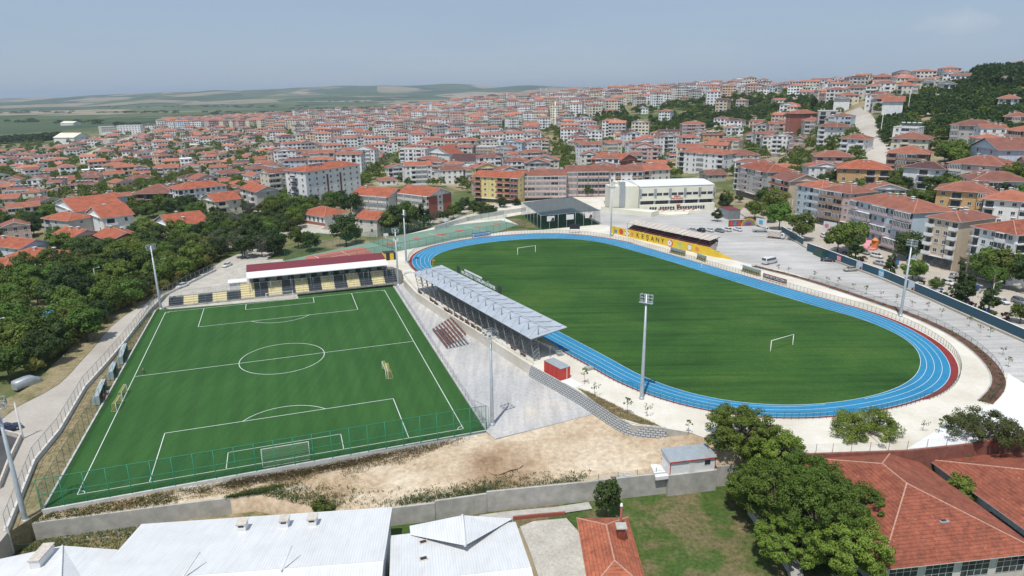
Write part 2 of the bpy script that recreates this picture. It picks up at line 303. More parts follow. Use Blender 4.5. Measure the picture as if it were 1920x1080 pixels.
# ------------------------------------------------------------------ mesh builder and object helpers
class MB:
    def __init__(s): s.v = []; s.f = []; s.m = []; s.sm = []
    def face(s, pts, mat=0, smooth=False):
        n = len(s.v); s.v += [tuple(p) for p in pts]; s.f.append(tuple(range(n, n + len(pts)))); s.m.append(mat); s.sm.append(smooth)
    def box(s, c, d, rot=0., mat=0, tilt=None):
        hx, hy, hz = d[0] / 2, d[1] / 2, d[2] / 2; n = len(s.v); co, si = math.cos(rot), math.sin(rot)
        for z in (-hz, hz):
            for x, y in ((-hx, -hy), (hx, -hy), (hx, hy), (-hx, hy)):
                s.v.append((c[0] + x * co - y * si, c[1] + x * si + y * co, c[2] + z))
        for q in ((3, 2, 1, 0), (4, 5, 6, 7), (0, 1, 5, 4), (1, 2, 6, 5), (2, 3, 7, 6), (3, 0, 4, 7)):
            s.f.append(tuple(n + k for k in q)); s.m.append(mat); s.sm.append(False)
    def b2(s, x0, x1, y0, y1, z0, z1, mat=0): s.box(((x0 + x1) / 2, (y0 + y1) / 2, (z0 + z1) / 2), (x1 - x0, y1 - y0, z1 - z0), 0, mat)
    def prism(s, poly, z0, z1, mat=0, side=None, top=True):
        if sum(poly[i - 1][0] * poly[i][1] - poly[i][0] * poly[i - 1][1] for i in range(len(poly))) < 0: poly = poly[::-1]
        n = len(poly)
        if top: s.face([(p[0], p[1], (p[2] if z1 is None else z1)) for p in poly], mat)
        for i in range(n):
            a, b = poly[i], poly[(i + 1) % n]
            za, zb = (a[2], b[2]) if z1 is None else (z1, z1)
            s.face([(a[0], a[1], z0), (b[0], b[1], z0), (b[0], b[1], zb), (a[0], a[1], za)], mat if side is None else side)
    def tube(s, a, b, r0, r1=None, n=6, mat=0, cap=True):
        a = Vector(a); b = Vector(b); r1 = r0 if r1 is None else r1; d = (b - a)
        if d.length < 1e-6: return
        d.normalize(); u = d.orthogonal().normalized(); w_ = d.cross(u); k = len(s.v)
        for p, r in ((a, r0), (b, r1)):
            for i in range(n):
                t = 2 * math.pi * i / n; s.v.append(tuple(p + (u * math.cos(t) + w_ * math.sin(t)) * r))
        for i in range(n):
            j = (i + 1) % n; s.f.append((k + i, k + j, k + n + j, k + n + i)); s.m.append(mat); s.sm.append(True)
        if cap:
            s.f.append(tuple(k + n + i for i in range(n))); s.m.append(mat); s.sm.append(False)
    def build(s, name, mats, parent=None, loc=None, rot=None, col=None):
        me = bpy.data.meshes.new(name); me.from_pydata(s.v, [], s.f); me.update()
        for k in (mats if isinstance(mats, (list, tuple)) else [mats]): me.materials.append(M[k])
        me.polygons.foreach_set('material_index', s.m); me.polygons.foreach_set('use_smooth', s.sm)
        return link(name, me, parent, loc, rot, col)
def link(name, me, parent=None, loc=None, rot=None, col=None):
    o = bpy.data.objects.new(name, me); S.collection.objects.link(o)
    if parent: o.parent = parent
    if loc is not None: o.location = loc
    if rot is not None: o.rotation_euler = (0, 0, rot) if isinstance(rot, (int, float)) else rot
    if col is not None: o.color = (*col[:3], 1)
    return o
def tag(o, label=None, cat=None, group=None, kind=None):
    if label: o['label'] = label
    if cat: o['category'] = cat
    if group: o['group'] = group
    if kind: o['kind'] = kind
    return o
def thing(name, label, cat, loc=(0, 0, 0), rot=0., group=None):
    return tag(link(name, None, None, loc, rot), label, cat, group)
def struct(o, label=None): o['kind'] = 'structure'; return o
def dup(root, loc, rot, label, group=None, scale=None, name=None):
    r = root.copy(); S.collection.objects.link(r); r.location = loc
    r.rotation_euler = (0, 0, rot) if isinstance(rot, (int, float)) else rot
    r['label'] = label
    if group: r['group'] = group
    if scale: r.scale = scale if isinstance(scale, tuple) else (scale,) * 3
    for ch in KIDS.get(root.name) or list(root.children):
        c = ch.copy(); S.collection.objects.link(c); c.parent = r
        for g in list(ch.children):
            d = g.copy(); S.collection.objects.link(d); d.parent = c
    return r
KIDS = {}
class LF:      # a local frame on the ground: origin, x along a->b, y to the left of it
    def __init__(s, a, b, z=None):
        s.o = Vector((a[0], a[1], a[2] if z is None else z)); d = Vector((b[0] - a[0], b[1] - a[1], 0)); s.L = d.length
        s.x = d.normalized(); s.y = Vector((-s.x.y, s.x.x, 0)); s.rot = math.atan2(s.x.y, s.x.x)
    def p(s, x, y, z=0.): return s.o + s.x * x + s.y * y + Vector((0, 0, z))
def inpoly(x, y, poly):
    x = np.asarray(x, float); y = np.asarray(y, float); ins = np.zeros(x.shape, bool); n = len(poly)
    for i in range(n):
        x0, y0 = poly[i][0], poly[i][1]; x1, y1 = poly[(i + 1) % n][0], poly[(i + 1) % n][1]
        c = ((y0 > y) != (y1 > y)) & (x < (x1 - x0) * (y - y0) / ((y1 - y0) or 1e-9) + x0); ins ^= c
    return ins
def resample(pts, step):
    out = [Vector(pts[0])]; 
    for a, b in zip(pts[:-1], pts[1:]):
        a = Vector(a); b = Vector(b); n = max(1, round((b - a).length / step))
        out += [a.lerp(b, k / n) for k in range(1, n + 1)]
    return out
def smooth(pts, it=2, closed=False):
    p = [Vector(q) for q in pts]
    for _ in range(it):
        q = [] if closed else [p[0]]
        rng_ = range(len(p)) if closed else range(len(p) - 1)
        for i in rng_:
            a, b = p[i], p[(i + 1) % len(p)]; q += [a.lerp(b, .25), a.lerp(b, .75)]
        if not closed: q.append(p[-1])
        p = q
    return p
def ribbon(mb, pts, w0, w1, z=0., mat=0):      # flat strip between lateral offsets w0 and w1 of a line
    n = len(pts); P = []
    for i in range(n):
        a = pts[max(0, i - 1)]; b = pts[min(n - 1, i + 1)]; d = Vector((b[0] - a[0], b[1] - a[1], 0)).normalized(); nn = Vector((-d.y, d.x, 0))
        c = Vector((pts[i][0], pts[i][1], pts[i][2] + z)); P.append((c + nn * w0, c + nn * w1))
    for (a, b), (c, d) in zip(P[:-1], P[1:]): mb.face([a, c, d, b], mat)
def wallstrip(mb, pts, w_, z0, ztop, mat=0, zb=None):   # a wall along a line; ztop above each point; bottom at z0
    n = len(pts); P = []
    for i in range(n):
        a = pts[max(0, i - 1)]; b = pts[min(n - 1, i + 1)]; d = Vector((b[0] - a[0], b[1] - a[1], 0)).normalized(); nn = Vector((-d.y, d.x, 0)) * w_ / 2
        c = Vector(pts[i]); P.append((c + nn, c - nn, c.z + ztop))
    for i, ((a, b, h), (c, d, k)) in enumerate(zip(P[:-1], P[1:])):
        mb.face([(b.x, b.y, h), (d.x, d.y, k), (c.x, c.y, k), (a.x, a.y, h)], mat)
        mb.face([(b.x, b.y, z0), (d.x, d.y, z0), (d.x, d.y, k), (b.x, b.y, h)], mat)
        mb.face([(c.x, c.y, z0), (a.x, a.y, z0), (a.x, a.y, h), (c.x, c.y, k)], mat)
    for (a, b, h) in (P[0], P[-1]): mb.face([(a.x, a.y, z0), (b.x, b.y, z0), (b.x, b.y, h), (a.x, a.y, h)], mat)
def text_mesh(txt, size, name, mat, parent, mtx, bold=.0, ext=.02):
    cu = bpy.data.curves.new(name, 'FONT'); cu.body = txt; cu.size = size; cu.extrude = ext; cu.offset = bold; cu.align_x = 'CENTER'; cu.align_y = 'CENTER'
    o = bpy.data.objects.new('tmp', cu); S.collection.objects.link(o); dg = bpy.context.evaluated_depsgraph_get()
    me = bpy.data.meshes.new_from_object(o.evaluated_get(dg)); bpy.data.objects.remove(o); me.materials.clear(); me.materials.append(M[mat])
    p = bpy.data.objects.new(name, me); S.collection.objects.link(p)
    if parent: p.parent = parent
    p.matrix_local = mtx; return p
def M4(x, y, z, o):
    return Matrix(((x[0], y[0], z[0], o[0]), (x[1], y[1], z[1], o[1]), (x[2], y[2], z[2], o[2]), (0, 0, 0, 1)))

# ------------------------------------------------------------------ the ground sheet out to the horizon
ZLOW = -3.7
LOW = [G(*q) for q in ((3, 1003), (100, 835), (240, 645), (300, 575), (420, 512), (560, 482), (700, 466), (870, 415), (985, 391), (1110, 386), (1200, 396), (1400, 405), (1480, 415), (1570, 440), (1640, 466), (1720, 502), (1830, 531), (1960, 557), (2350, 650))]
LOW = [(p.x, p.y) for p in LOW] + [(190, 90), (190, -60), (-160, -60), (-160, 42), (-93, 78)]
na, nr = 420, 340
az = np.radians(np.linspace(-78, 78, na)); rr = np.concatenate([[20, 34], np.geomspace(44, 24000, nr)]); nr = len(rr)
A_, R2 = np.meshgrid(az, rr); X = R2 * np.sin(A_); Y = R2 * np.cos(A_)
Z = TH(X, Y); Z = np.where(inpoly(X, Y, LOW), ZLOW + .03 * _hash(X / 3.1, Y / 2.7), np.where(R2 < 60, ZLOW, Z))
me = bpy.data.meshes.new('ground')
idx = np.arange(na * nr).reshape(nr, na)
F = np.stack([idx[:-1, :-1], idx[:-1, 1:], idx[1:, 1:], idx[1:, :-1]], -1).reshape(-1, 4)
me.from_pydata(np.stack([X, Y, Z], -1).reshape(-1, 3).tolist(), [], F.tolist()); me.materials.append(M['terrain'])
me.polygons.foreach_set('use_smooth', [True] * len(F)); struct(link('ground', me))
if me.polygons[0].normal.z < 0: me.flip_normals()

def slab(name, pts, z, mat, z0=-5., side=None, label=None):
    mb = MB(); mb.prism([Vector((p[0], p[1], p[2])) for p in pts], z0, z, 0, 1 if side else None)
    return struct(mb.build(name, [mat, side] if side else mat))
def sheet(name, pts, mat, dz=0.):
    mb = MB(); q = [(p[0], p[1], p[2] + dz) for p in pts]
    if sum(q[i - 1][0] * q[i][1] - q[i][0] * q[i - 1][1] for i in range(len(q))) < 0: q = q[::-1]
    mb.face(q); return struct(mb.build(name, mat))

# small pitch
tp = [G(*q) for q in ((80, 957), (912, 808), (738, 537), (292, 582))]
slab('small_pitch_turf', tp, .0, 'turf', -5, 'concrete')
TO = Vector((-37.184, 97.834, 0)); TA = .327; PW, PL = 59.785, 92.325
def TP(x, y, z=0.): return TO + Vector((x * math.cos(TA) - y * math.sin(TA), x * math.sin(TA) + y * math.cos(TA), z))
lm = MB()
def tline(x0, y0, x1, y1, w_=.12, mb=lm, f=TP, z=.006, mat=0):
    d = Vector((x1 - x0, y1 - y0)).normalized() * w_ / 2; n = Vector((-d.y, d.x))
    mb.face([f(x0 - n.x - d.x, y0 - n.y - d.y, z), f(x1 - n.x + d.x, y1 - n.y + d.y, z), f(x1 + n.x + d.x, y1 + n.y + d.y, z), f(x0 + n.x - d.x, y0 + n.y - d.y, z)], mat)
def tarc(cx, cy, r, a0, a1, n=64, w_=.12, mb=lm, f=TP, z=.010, mat=0):
    for k in range(n):
        p = a0 + (a1 - a0) * k / n; q = a0 + (a1 - a0) * (k + 1) / n
        mb.face([f(cx + (r - w_ / 2) * math.cos(p), cy + (r - w_ / 2) * math.sin(p), z), f(cx + (r + w_ / 2) * math.cos(p), cy + (r + w_ / 2) * math.sin(p), z),
                 f(cx + (r + w_ / 2) * math.cos(q), cy + (r + w_ / 2) * math.sin(q), z), f(cx + (r - w_ / 2) * math.cos(q), cy + (r - w_ / 2) * math.sin(q), z)][::-1], mat)
h = PW / 2
for a in ((-h, 0, h, 0), (-h, PL, h, PL), (-h, 0, -h, PL), (h, 0, h, PL), (-h, PL / 2, h, PL / 2)): tline(*a)
for s_, y0 in ((1, 0), (-1, PL)):
    for hw, dp in ((20.16, 16.5), (9.16, 5.5)):
        tline(-hw, y0, -hw, y0 + s_ * dp); tline(hw, y0, hw, y0 + s_ * dp); tline(-hw, y0 + s_ * dp, hw, y0 + s_ * dp)
    b = math.asin(5.5 / 9.15); base = 0 if s_ > 0 else math.pi
    tarc(0, y0 + s_ * 11, 9.15, base + b, base + math.pi - b, 40)
    tarc(-h, y0, 1, 0 if s_ > 0 else -math.pi / 2, math.pi / 2 if s_ > 0 else 0, 8); tarc(h, y0, 1, math.pi / 2 if s_ > 0 else math.pi, math.pi if s_ > 0 else math.pi * 1.5, 8)
tarc(0, PL / 2, 9.15, 0, 2 * math.pi, 90)
struct(lm.build('pitch_line_markings', 'lineprint'))
cb = MB()
for a, b in ((0, 1), (1, 2), (3, 0)): wallstrip(cb, [tp[a], tp[b]], .3, -5, .16)
struct(cb.build('pitch_kerb', 'curb'))

# left strip, road, paving by the small stand
WL = [(14, 998), (66, 868), (112, 812), (160, 730), (200, 685), (228, 652), (280, 586), (307, 557), (405, 508)]
wl = [G(*q, 0.) for q in WL]
strip = [tp[0], tp[3], G(300, 570)] + [wl[k] for k in range(7, -1, -1)] + [G(18, 1000)]
slab('verge', [tp[0], tp[3], G(303, 573)] + [wl[k] for k in (6, 5, 4, 3, 2, 1, 0)], -.12, 'strip')
RE = [(-420, 1300), (-150, 930), (5, 775), (100, 727), (127, 703), (145, 682), (175, 650), (215, 602), (275, 565), (350, 530), (422, 487), (470, 466)]
re_ = [G(*q, -.05) for q in RE]
slab('road', re_ + [G(520, 470), G(500, 486), G(405, 508)] + [wl[k] for k in range(7, -1, -1)] + [G(-60, 1090), G(-300, 1500)], -.05, 'road')
slab('stand_paving', [G(*q) for q in ((298, 574), (320, 550), (405, 507), (450, 490), (530, 486), (560, 560), (318, 580))], .10, 'gravel')
ps = smooth([G(*q, -.02) for q in ((-420, 1300), (-150, 930), (5, 775), (100, 727), (127, 703), (145, 682), (175, 650), (215, 602), (275, 565), (350, 530))], 1)
mb = MB(); ribbon(mb, [Vector(p) for p in ps], -.3, 5., .06); struct(mb.build('verge_grass', 'strip'))
sheet('parking_place', [G(*q, .05) for q in ((-140, 1010), (0, 912), (40, 824), (0, 812), (-60, 800), (-300, 900))], 'asphalt', .02)
mb = MB(); wallstrip(mb, [G(*q, .0) for q in ((-60, 950), (0, 885 + 30), (18, 868), (40, 822), (0, 812), (-60, 790))], .3, -1, .9)
tag(mb.build('low_parking_wall', 'chimneyplaster'), 'low pinkish wall round the dark parking place at the far left edge', 'wall')

# stadium plateau
PZ = 2.5
pl = [(753, 507), (757, 522), (782, 549), (997, 685), (1085, 735), (1120, 757), (1160, 784), (1187, 797), (1247, 803), (1295, 811), (1370, 840), (1500, 853), (1700, 846), (1810, 834), (1925, 815), (2150, 790),
      (2150, 742), (1920, 640), (1740, 560), (1600, 503), (1505, 461), (1465, 437), (1420, 425), (1392, 404), (1380, 380), (1100, 366), (985, 378), (940, 385), (870, 405), (800, 430), (700, 455), (590, 476), (530, 490), (527, 500), (600, 500), (735, 500)]
plw = [G(*q, PZ) for q in pl]
slab('stadium_concrete', plw, PZ, 'cream', -5, 'concrete')
struct(S.collection.objects['stadium_concrete'])
def cpoly(name, px, mat, dz, z=PZ): return sheet(name, [G(*q, z) for q in px], mat, dz)
cpoly('parking_paving', [(1110, 418), (1150, 425), (1290, 452), (1345, 478), (1395, 493), (1480, 510), (1560, 537), (1640, 568), (1720, 597), (1800, 637), (1860, 690), (1890, 700), (1925, 722), (2140, 812), (2150, 742), (1920, 640), (1740, 560), (1600, 503), (1505, 461), (1465, 437), (1420, 425), (1392, 404), (1380, 394), (1100, 392)], 'pavers', .004)
cpoly('light_tile_paving', [(1890, 700), (1886, 735), (1866, 757), (1797, 782), (1700, 842), (1810, 832), (1925, 814), (2140, 812), (1925, 722)], 'white', .008)
slab('yard_paving', [G(*q, .3) for q in ((739, 538), (912, 808), (927, 823), (1000, 805), (1114, 776), (1060, 740), (960, 640), (770, 520))], .3, 'yardpave')
# soil bed, kept in a curve round the concrete walk
bed = smooth([G(*q, PZ) for q in ((1413, 499), (1500, 520), (1600, 552), (1690, 583), (1760, 612), (1810, 640), (1850, 672), (1874, 705), (1872, 730), (1848, 755))], 2)
mb = MB(); ribbon(mb, bed, -1.1, 1.1, .05); struct(mb.build('planting_bed_soil', 'soil'))
mb = MB(); ribbon(mb, bed, -1.35, -1.1, .09); struct(mb.build('planting_bed_kerb', 'concrete'))

# track: local frame of the stadium field
SC = Vector((32.15, 183.685, PZ)); AX = Vector((-.50714, .86186, 0)); AY = Vector((.86186, .50714, 0))
def SP(s_, t, z=0.): return SC + AX * s_ + AY * t + Vector((0, 0, z))
OUT = [(63.4, -38.8), (74, -33), (81, -24.8), (84.6, -12.6), (85, -1.3), (82.5, 13), (73.6, 30.2), (56, 39.2), (13.6, 40.4), (-16.7, 40.2), (-44.2, 39.4), (-59.6, 36), (-70.7, 29), (-78.4, 19.5), (-82.1, 10.9), (-83, 3), (-82.6, -4), (-81, -12), (-78, -21), (-73.5, -29), (-66, -36), (-54.5, -40.6), (-42.5, -41.4), (-29.8, -41.5), (10, -41.4), (45, -41.2)]
INN = [(55, -35.4), (64.1, -31.5), (70.6, -25.2), (75.3, -13.3), (76, -3), (75.2, 4), (70.7, 18.8), (60.5, 30), (46, 33.6), (21.6, 34.2), (-19.9, 32.4), (-42.9, 32.2), (-57.5, 31.0), (-67.0, 26.2), (-73, 18), (-76.8, 9.5), (-78, .01), (-76.9, -9.5), (-74.2, -18), (-69.5, -26), (-61, -32.8), (-51.7, -35.4), (-39.1, -35.6), (-20.4, -35.4), (20, -35.4)]
def qr(s_, t):
    if s_ > 43: a = math.atan2(t, s_ - 43); return (a * 40 + 0, math.hypot(t, s_ - 43))
    if s_ < -43: a = math.atan2(t, -(s_ + 43)); a = a if t >= 0 else a; return (math.copysign(math.pi * 20 + 86, t) + (math.pi / 2 - abs(a)) * 40 * math.copysign(1, t) if t else 148.8, math.hypot(t, s_ + 43))
    return (math.copysign(math.pi * 20 + (43 - s_), t), abs(t))
PER = 2 * (math.pi * 40 + 86)
def prof(pts):
    q = sorted(qr(*p) for p in pts); x = [a for a, b in q]; y = [b for a, b in q]
    x = [x[-2] - PER, x[-1] - PER] + x + [x[0] + PER, x[1] + PER]; y = [y[-2], y[-1]] + y + [y[0], y[1]]
    u = np.linspace(-PER / 2, PER / 2, 360, endpoint=False); v = np.interp(u, x, y)
    for _ in range(10): v = (np.roll(v, 1) + np.roll(v, 2) + v + np.roll(v, -1) + np.roll(v, -2)) / 5
    return u, v
QU, RO = prof(OUT); _, RI = prof(INN)
def sq(u, r, z=0.):
    q = abs(u); sg = 1 if u >= 0 else -1
    if q <= 20 * math.pi: a = q / 40; return SP(43 + r * math.cos(a), sg * r * math.sin(a), z)
    if q <= 20 * math.pi + 86: return SP(43 - (q - 20 * math.pi), sg * r, z)
    a = (q - 20 * math.pi - 86) / 40; return SP(-43 - r * math.sin(a), sg * r * math.cos(a), z)
def loop(r, z): return [sq(QU[k], r[k], z) for k in range(360)]
def band(mb, r0, r1, z, mat=0, ks=range(360)):
    for k in ks:
        j = (k + 1) % 360; mb.face([sq(QU[k], r0[k], z), sq(QU[k], r1[k], z), sq(QU[j], r1[j], z), sq(QU[j], r0[j], z)], mat)
mb = MB(); mb.face(loop(RI - .0, .012)[::1]); o = struct(mb.build('stadium_grass', 'fieldgrass'))
if o.data.polygons[0].normal.z < 0: o.data.flip_normals()
mb = MB(); band(mb, RI, RO, .016); o = struct(mb.build('running_track', 'trackblue'))
lm = MB()
for k in range(7):
    r = RO - .12 - 1.36 * k
    ok = [i for i in range(360) if r[i] > RI[i] + .5]
    band(lm, r - .035, r + .035, .022, 0, ok)
band(lm, RI - .02, RI + .06, .022)
struct(lm.build('track_lane_lines', 'lineprint'))
RB = .42 + 1.15 * np.clip(1 - np.abs((np.abs(QU) - PER / 2 + 30) / 45), 0, 1) * (QU > 0) + .5 * (np.abs(QU) < 60)
mb = MB(); band(mb, RO, RO + RB, .016); struct(mb.build('track_border', 'redband'))

# ------------------------------------------------------------------ dirt ground between the small pitch and the lower walls
NP = [(80, 957, -.35), (250, 930, -.35), (420, 902, -.35), (600, 873, -.35), (780, 838, -.3), (912, 811, -.1), (930, 824, .26), (1000, 806, .27), (1112, 777, .27), (1165, 804, .4), (1250, 809, .9), (1300, 812, 2.45), (1372, 840, 2.45), (1500, 852, 2.3)]
SP_ = [(16, 987, -1), (150, 970, -1), (287, 952, -1), (390, 940, -1), (478, 930, -1), (600, 960, -1.2), (722, 955, -.9), (815, 944, -.9), (912, 929, -.9), (1040, 915, -.8), (1157, 902, -.7), (1282, 888, -.6), (1335, 880, -.5), (1490, 868, -.4)]
NW, SW = [], []
for k in range(len(NP) - 1):
    for t in range(8):
        f = t / 8
        NW.append(G(*NP[k]).lerp(G(*NP[k + 1]), f)); SW.append(G(*SP_[k]).lerp(G(*SP_[k + 1]), f))
NW.append(G(*NP[-1])); SW.append(G(*SP_[-1]))
def gridmesh(name, A, B, n, mat, amp=.18, bottom=None, seed=0):
    V = []; F = []; rs = np.random.RandomState(seed)
    for a, b in zip(A, B):
        for j in range(n + 1):
            p = a.lerp(b, j / n); e = math.sin(math.pi * j / n)
            p.z += e * amp * (rs.rand() + float(_hash(p.x / 3.7, p.y / 3.1)) * 1.2); V.append(tuple(p))
        V.append((b.x, b.y, -5))
    m_ = n + 2
    for i in range(len(A) - 1):
        for j in range(n + 1): F.append((i * m_ + j, i * m_ + j + 1, (i + 1) * m_ + j + 1, (i + 1) * m_ + j))
    me = bpy.data.meshes.new(name); me.from_pydata(V, [], F); me.materials.append(M[mat]); me.polygons.foreach_set('use_smooth', [True] * len(F))
    return link(name, me)
struct(gridmesh('sandy_ground', NW, SW, 14, 'dirt', .12))
# brush: dry brown scrub over the slope under the pitch kerb; ragged clumps of stems
def tufts(name, label, n, placer, mat, h=(.3, .8), w_=.5, seed=1, blades=7, cat='undergrowth'):
    rs = random.Random(seed); V = []; F = []
    for _ in range(n):
        p = placer(rs)
        if p is None: continue
        s_ = rs.uniform(*h)
        for b in range(blades):
            a = rs.uniform(0, 6.28); l = rs.uniform(.5, 1) * s_; o = Vector((math.cos(a), math.sin(a), 0)); q = Vector((-o.y, o.x, 0)) * w_ * .17 * rs.uniform(.5, 1)
            base = p + o * rs.uniform(0, w_ * 1.2); tip = base + o * l * .6 + Vector((0, 0, l)); k = len(V)
            V.extend([tuple(base - q * .6), tuple(base + q * .6), tuple(tip + q), tuple(tip - q)]); F.append((k, k + 1, k + 2, k + 3))
    me = bpy.data.meshes.new(name); me.from_pydata(V, [], F); me.materials.append(M[mat]); o = link(name, me)
    o['label'] = label; o['category'] = cat; o['kind'] = 'stuff'; return o
def uvz(u, v): # height of the dirt under a pixel, by bracketing between the two borders
    for k in range(len(NP) - 1):
        z = -.6
    return z
def dirtp(rs, u0, u1, f0, f1):
    u = rs.uniform(u0, u1)
    i = min(range(len(NW)), key=lambda i: abs(PJ(*NW[i])[0] - u)); f = rs.uniform(f0, f1)
    p = NW[i].lerp(SW[i], f); q = NW[min(i + 1, len(NW) - 1)].lerp(SW[min(i + 1, len(NW) - 1)], f); p = p.lerp(q, rs.random()); p.z += .05; return p
tufts('dry_brush', 'brown dead scrub on the slope below the kerb of the small pitch', 6500, lambda rs: dirtp(rs, 430, 870, .04, .30 + .35 * rs.random()), 'leaf_brown', (.06, .22), .30, 2, 5)
tufts('dry_brush', 'straw coloured scrub with stones on the slope at the middle of the near kerb', 5000, lambda rs: dirtp(rs, 280, 900, .03, .8), 'dry', (.05, .2), .3, 3, 4)
tufts('weeds', 'green weeds along the top of the left retaining wall', 1500, lambda rs: dirtp(rs, 110, 440, .2, .95), 'leaf_olive', (.06, .25), .32, 4, 5)
tufts('weeds', 'tall green weeds growing behind the long stepped wall', 2600, lambda rs: dirtp(rs, 640, 1190, .72 + .2 * rs.random(), .98), 'leaf_olive', (.08, .38), .32, 5, 6)

# ------------------------------------------------------------------ retaining walls
def wall_thing(name, label, pts, w_, z0, tops, mat, cap=None):
    mb = MB(); wallstrip(mb, pts, w_, z0, tops, 0); o = mb.build(name, mat); tag(o, label, 'wall'); return o
wall_thing('retaining_wall', 'stained concrete retaining wall under the near left corner of the small pitch', [G(14, 995, -.9), G(17, 987, -1), G(150, 970, -1), G(287, 952, -1), G(390, 939, -1), G(480, 928, -1), G(600, 908, -1.)], .4, -5, .12, 'concrete')
W2 = [(660, 962), (722, 955), (815, 944)], [(815, 942), (912, 928)], [(912, 926), (1040, 913), (1122, 905)], [(1122, 905), (1157, 902), (1282, 888), (1335, 880), (1500, 866)]
mb = MB()
for k, seg in enumerate(W2): wallstrip(mb, [G(u, v, -.85 + .10 * k) for u, v in seg], .4, -5, .15 + .13 * k)
tag(mb.build('stepped_wall', 'concrete'), 'long grey stepped concrete wall between the sandy ground and the lower yard', 'wall')
mb = MB(); wallstrip(mb, [G(15, 985, -.3), G(10, 1000, -.3)], .4, -5, .4); wallstrip(mb, [Vector((p.x, p.y, 0)) for p in wl[:9]], .35, -5, .75)
tag(mb.build('road_wall', 'curb'), 'pale wall beside the left road carrying the tall wire fence', 'wall')
wall_thing('terrace_wall', 'cream retaining wall along the back of the large grandstand', [G(u, v, PZ) for u, v in ((757, 524), (782, 550), (845, 591), (920, 637), (997, 686))], .35, -5, .14, 'cream')

# ------------------------------------------------------------------ fences
POSTM = {}
def post_mesh(hh, r, mat):
    k = (round(hh, 2), r, mat)
    if k not in POSTM:
        mb = MB(); mb.tube((0, 0, 0), (0, 0, hh), r, None, 5); o = mb.build('post', mat); POSTM[k] = o.data; bpy.data.objects.remove(o)
    return POSTM[k]
def fence(name, label, pts, hh, step, net, post, r=.04, rails=(1.,), closed=False, maxp=100, z=0., group=None):
    P = resample(pts, step); L = sum((b - a).length for a, b in zip(P[:-1], P[1:]))
    if len(P) > maxp: P = resample(pts, L / maxp * 1.05)
    root = thing(name, label, 'fence', P[0], 0., group)
    for p in P: link('post', post_mesh(hh, r, post), root, p - P[0] + Vector((0, 0, z)))
    mb = MB()
    for a, b in zip(P[:-1], P[1:]):
        a = a - P[0]; b = b - P[0]; mb.face([(a.x, a.y, a.z + z + .05), (b.x, b.y, b.z + z + .05), (b.x, b.y, b.z + z + hh), (a.x, a.y, a.z + z + hh)])
    if net: mb.build('netting', net, root)
    for f in rails:
        mb = MB()
        for a, b in zip(P[:-1], P[1:]): mb.tube(a - P[0] + Vector((0, 0, z + hh * f)), b - P[0] + Vector((0, 0, z + hh * f)), r * .8, None, 4, 0, False)
        mb.build('rail', post, root)
    return root
fence('ball_fence', 'tall bright green wire fence behind the near goal of the small pitch', [G(78, 957), G(912, 809)], 5., 2.9, 'net_green', 'greenpaint', .065, (.02, .5, 1.))
fence('ball_fence', 'green wire fence along the left side of the small pitch behind the dugouts', [G(80, 955), G(291, 582)], 3.6, 3.0, 'net_green', 'darkgreenpaint', .035, (.02, 1.))
fence('ball_fence', 'thin wire fence between the small pitch and the striped terrace', [G(300, 580), G(738, 535)], 5.0, 3.0, 'net_grey', 'steel', .035, (1.,))
fence('ball_fence', 'low grey panel fence along the right touchline of the small pitch', [G(741, 538), G(913, 808)], 1.7, 2.4, 'net_grey', 'steel', .04, (.05, 1.))
fence('corner_fence', 'short grey fence panel at the near right corner of the small pitch', [G(890, 790), G(917, 803)], 4.2, 2.5, 'net_grey', 'steel', .04, (.03, 1.))
fence('road_fence', 'rusty grey wire fence on the wall beside the left road', [Vector((p.x, p.y, .75)) for p in wl[:9]], 2.1, 2.5, 'net_grey', 'steel', .045, (1.,))
tl = [sq(QU[k], (RO + RB + .35)[k]) for k in range(360)]
i0 = min(range(360), key=lambda i: (tl[i] - SP(-28, -42)).length); i1 = min(range(360), key=lambda i: (tl[i] - SP(34, -42)).length)
far_ = [tl[k % 360] for k in range(i1, i0 + (360 if i0 < i1 else 0) + 1)]
seg = far_ if len(far_) > 200 else [tl[k % 360] for k in range(i0, i1 + 360 + 1)]
n_ = len(seg)
nms = ['waist high dark wire fence outside the far left bend of the blue track', 'waist high dark wire fence outside the far straight below the mural wall', 'waist high dark wire fence outside the near right bend of the blue track', 'waist high dark wire fence outside the near bend beside the concrete walk']
for k in range(4):
    fence('track_fence', nms[k] if PJ(*seg[0])[0] < 900 else nms[3 - k], seg[k * n_ // 4:(k + 1) * n_ // 4 + 1], 1.35, 2.9, 'net_dark', 'darkgreenpaint', .035, (1.,), maxp=60)
fence('bed_fence', 'thin dark rail fence following the planting bed by the parking place', [p + Vector((1.2, .6, 0)) for p in bed[6:60]], 1.1, 3.2, 'net_dark', 'darksteel', .03, (1.,), maxp=60)
fence('wall_fence', 'short green posts with wire on the long stepped wall', [G(u, v, -.6) for u, v in ((722, 952), (912, 925), (1122, 903), (1335, 878))], 1.3, 3.0, 'net_dark', 'darkgreenpaint', .04, ())
fence('yard_fence', 'low dark wire fence in the weeds at the bottom left corner', [G(u, v, -3.6) for u, v in ((-40, 1042), (60, 1033), (160, 1018), (250, 1003))], 1.2, 2.4, 'net_dark', 'darkgreenpaint', .04, (1.,))
fence('walk_rail', 'light steel railing on top of the cream wall behind the grandstand', [G(u, v, PZ) for u, v in ((755, 515), (782, 547), (845, 589), (920, 635), (1000, 683))], 1.1, 2.6, None, 'galv', .03, (.5, 1.))

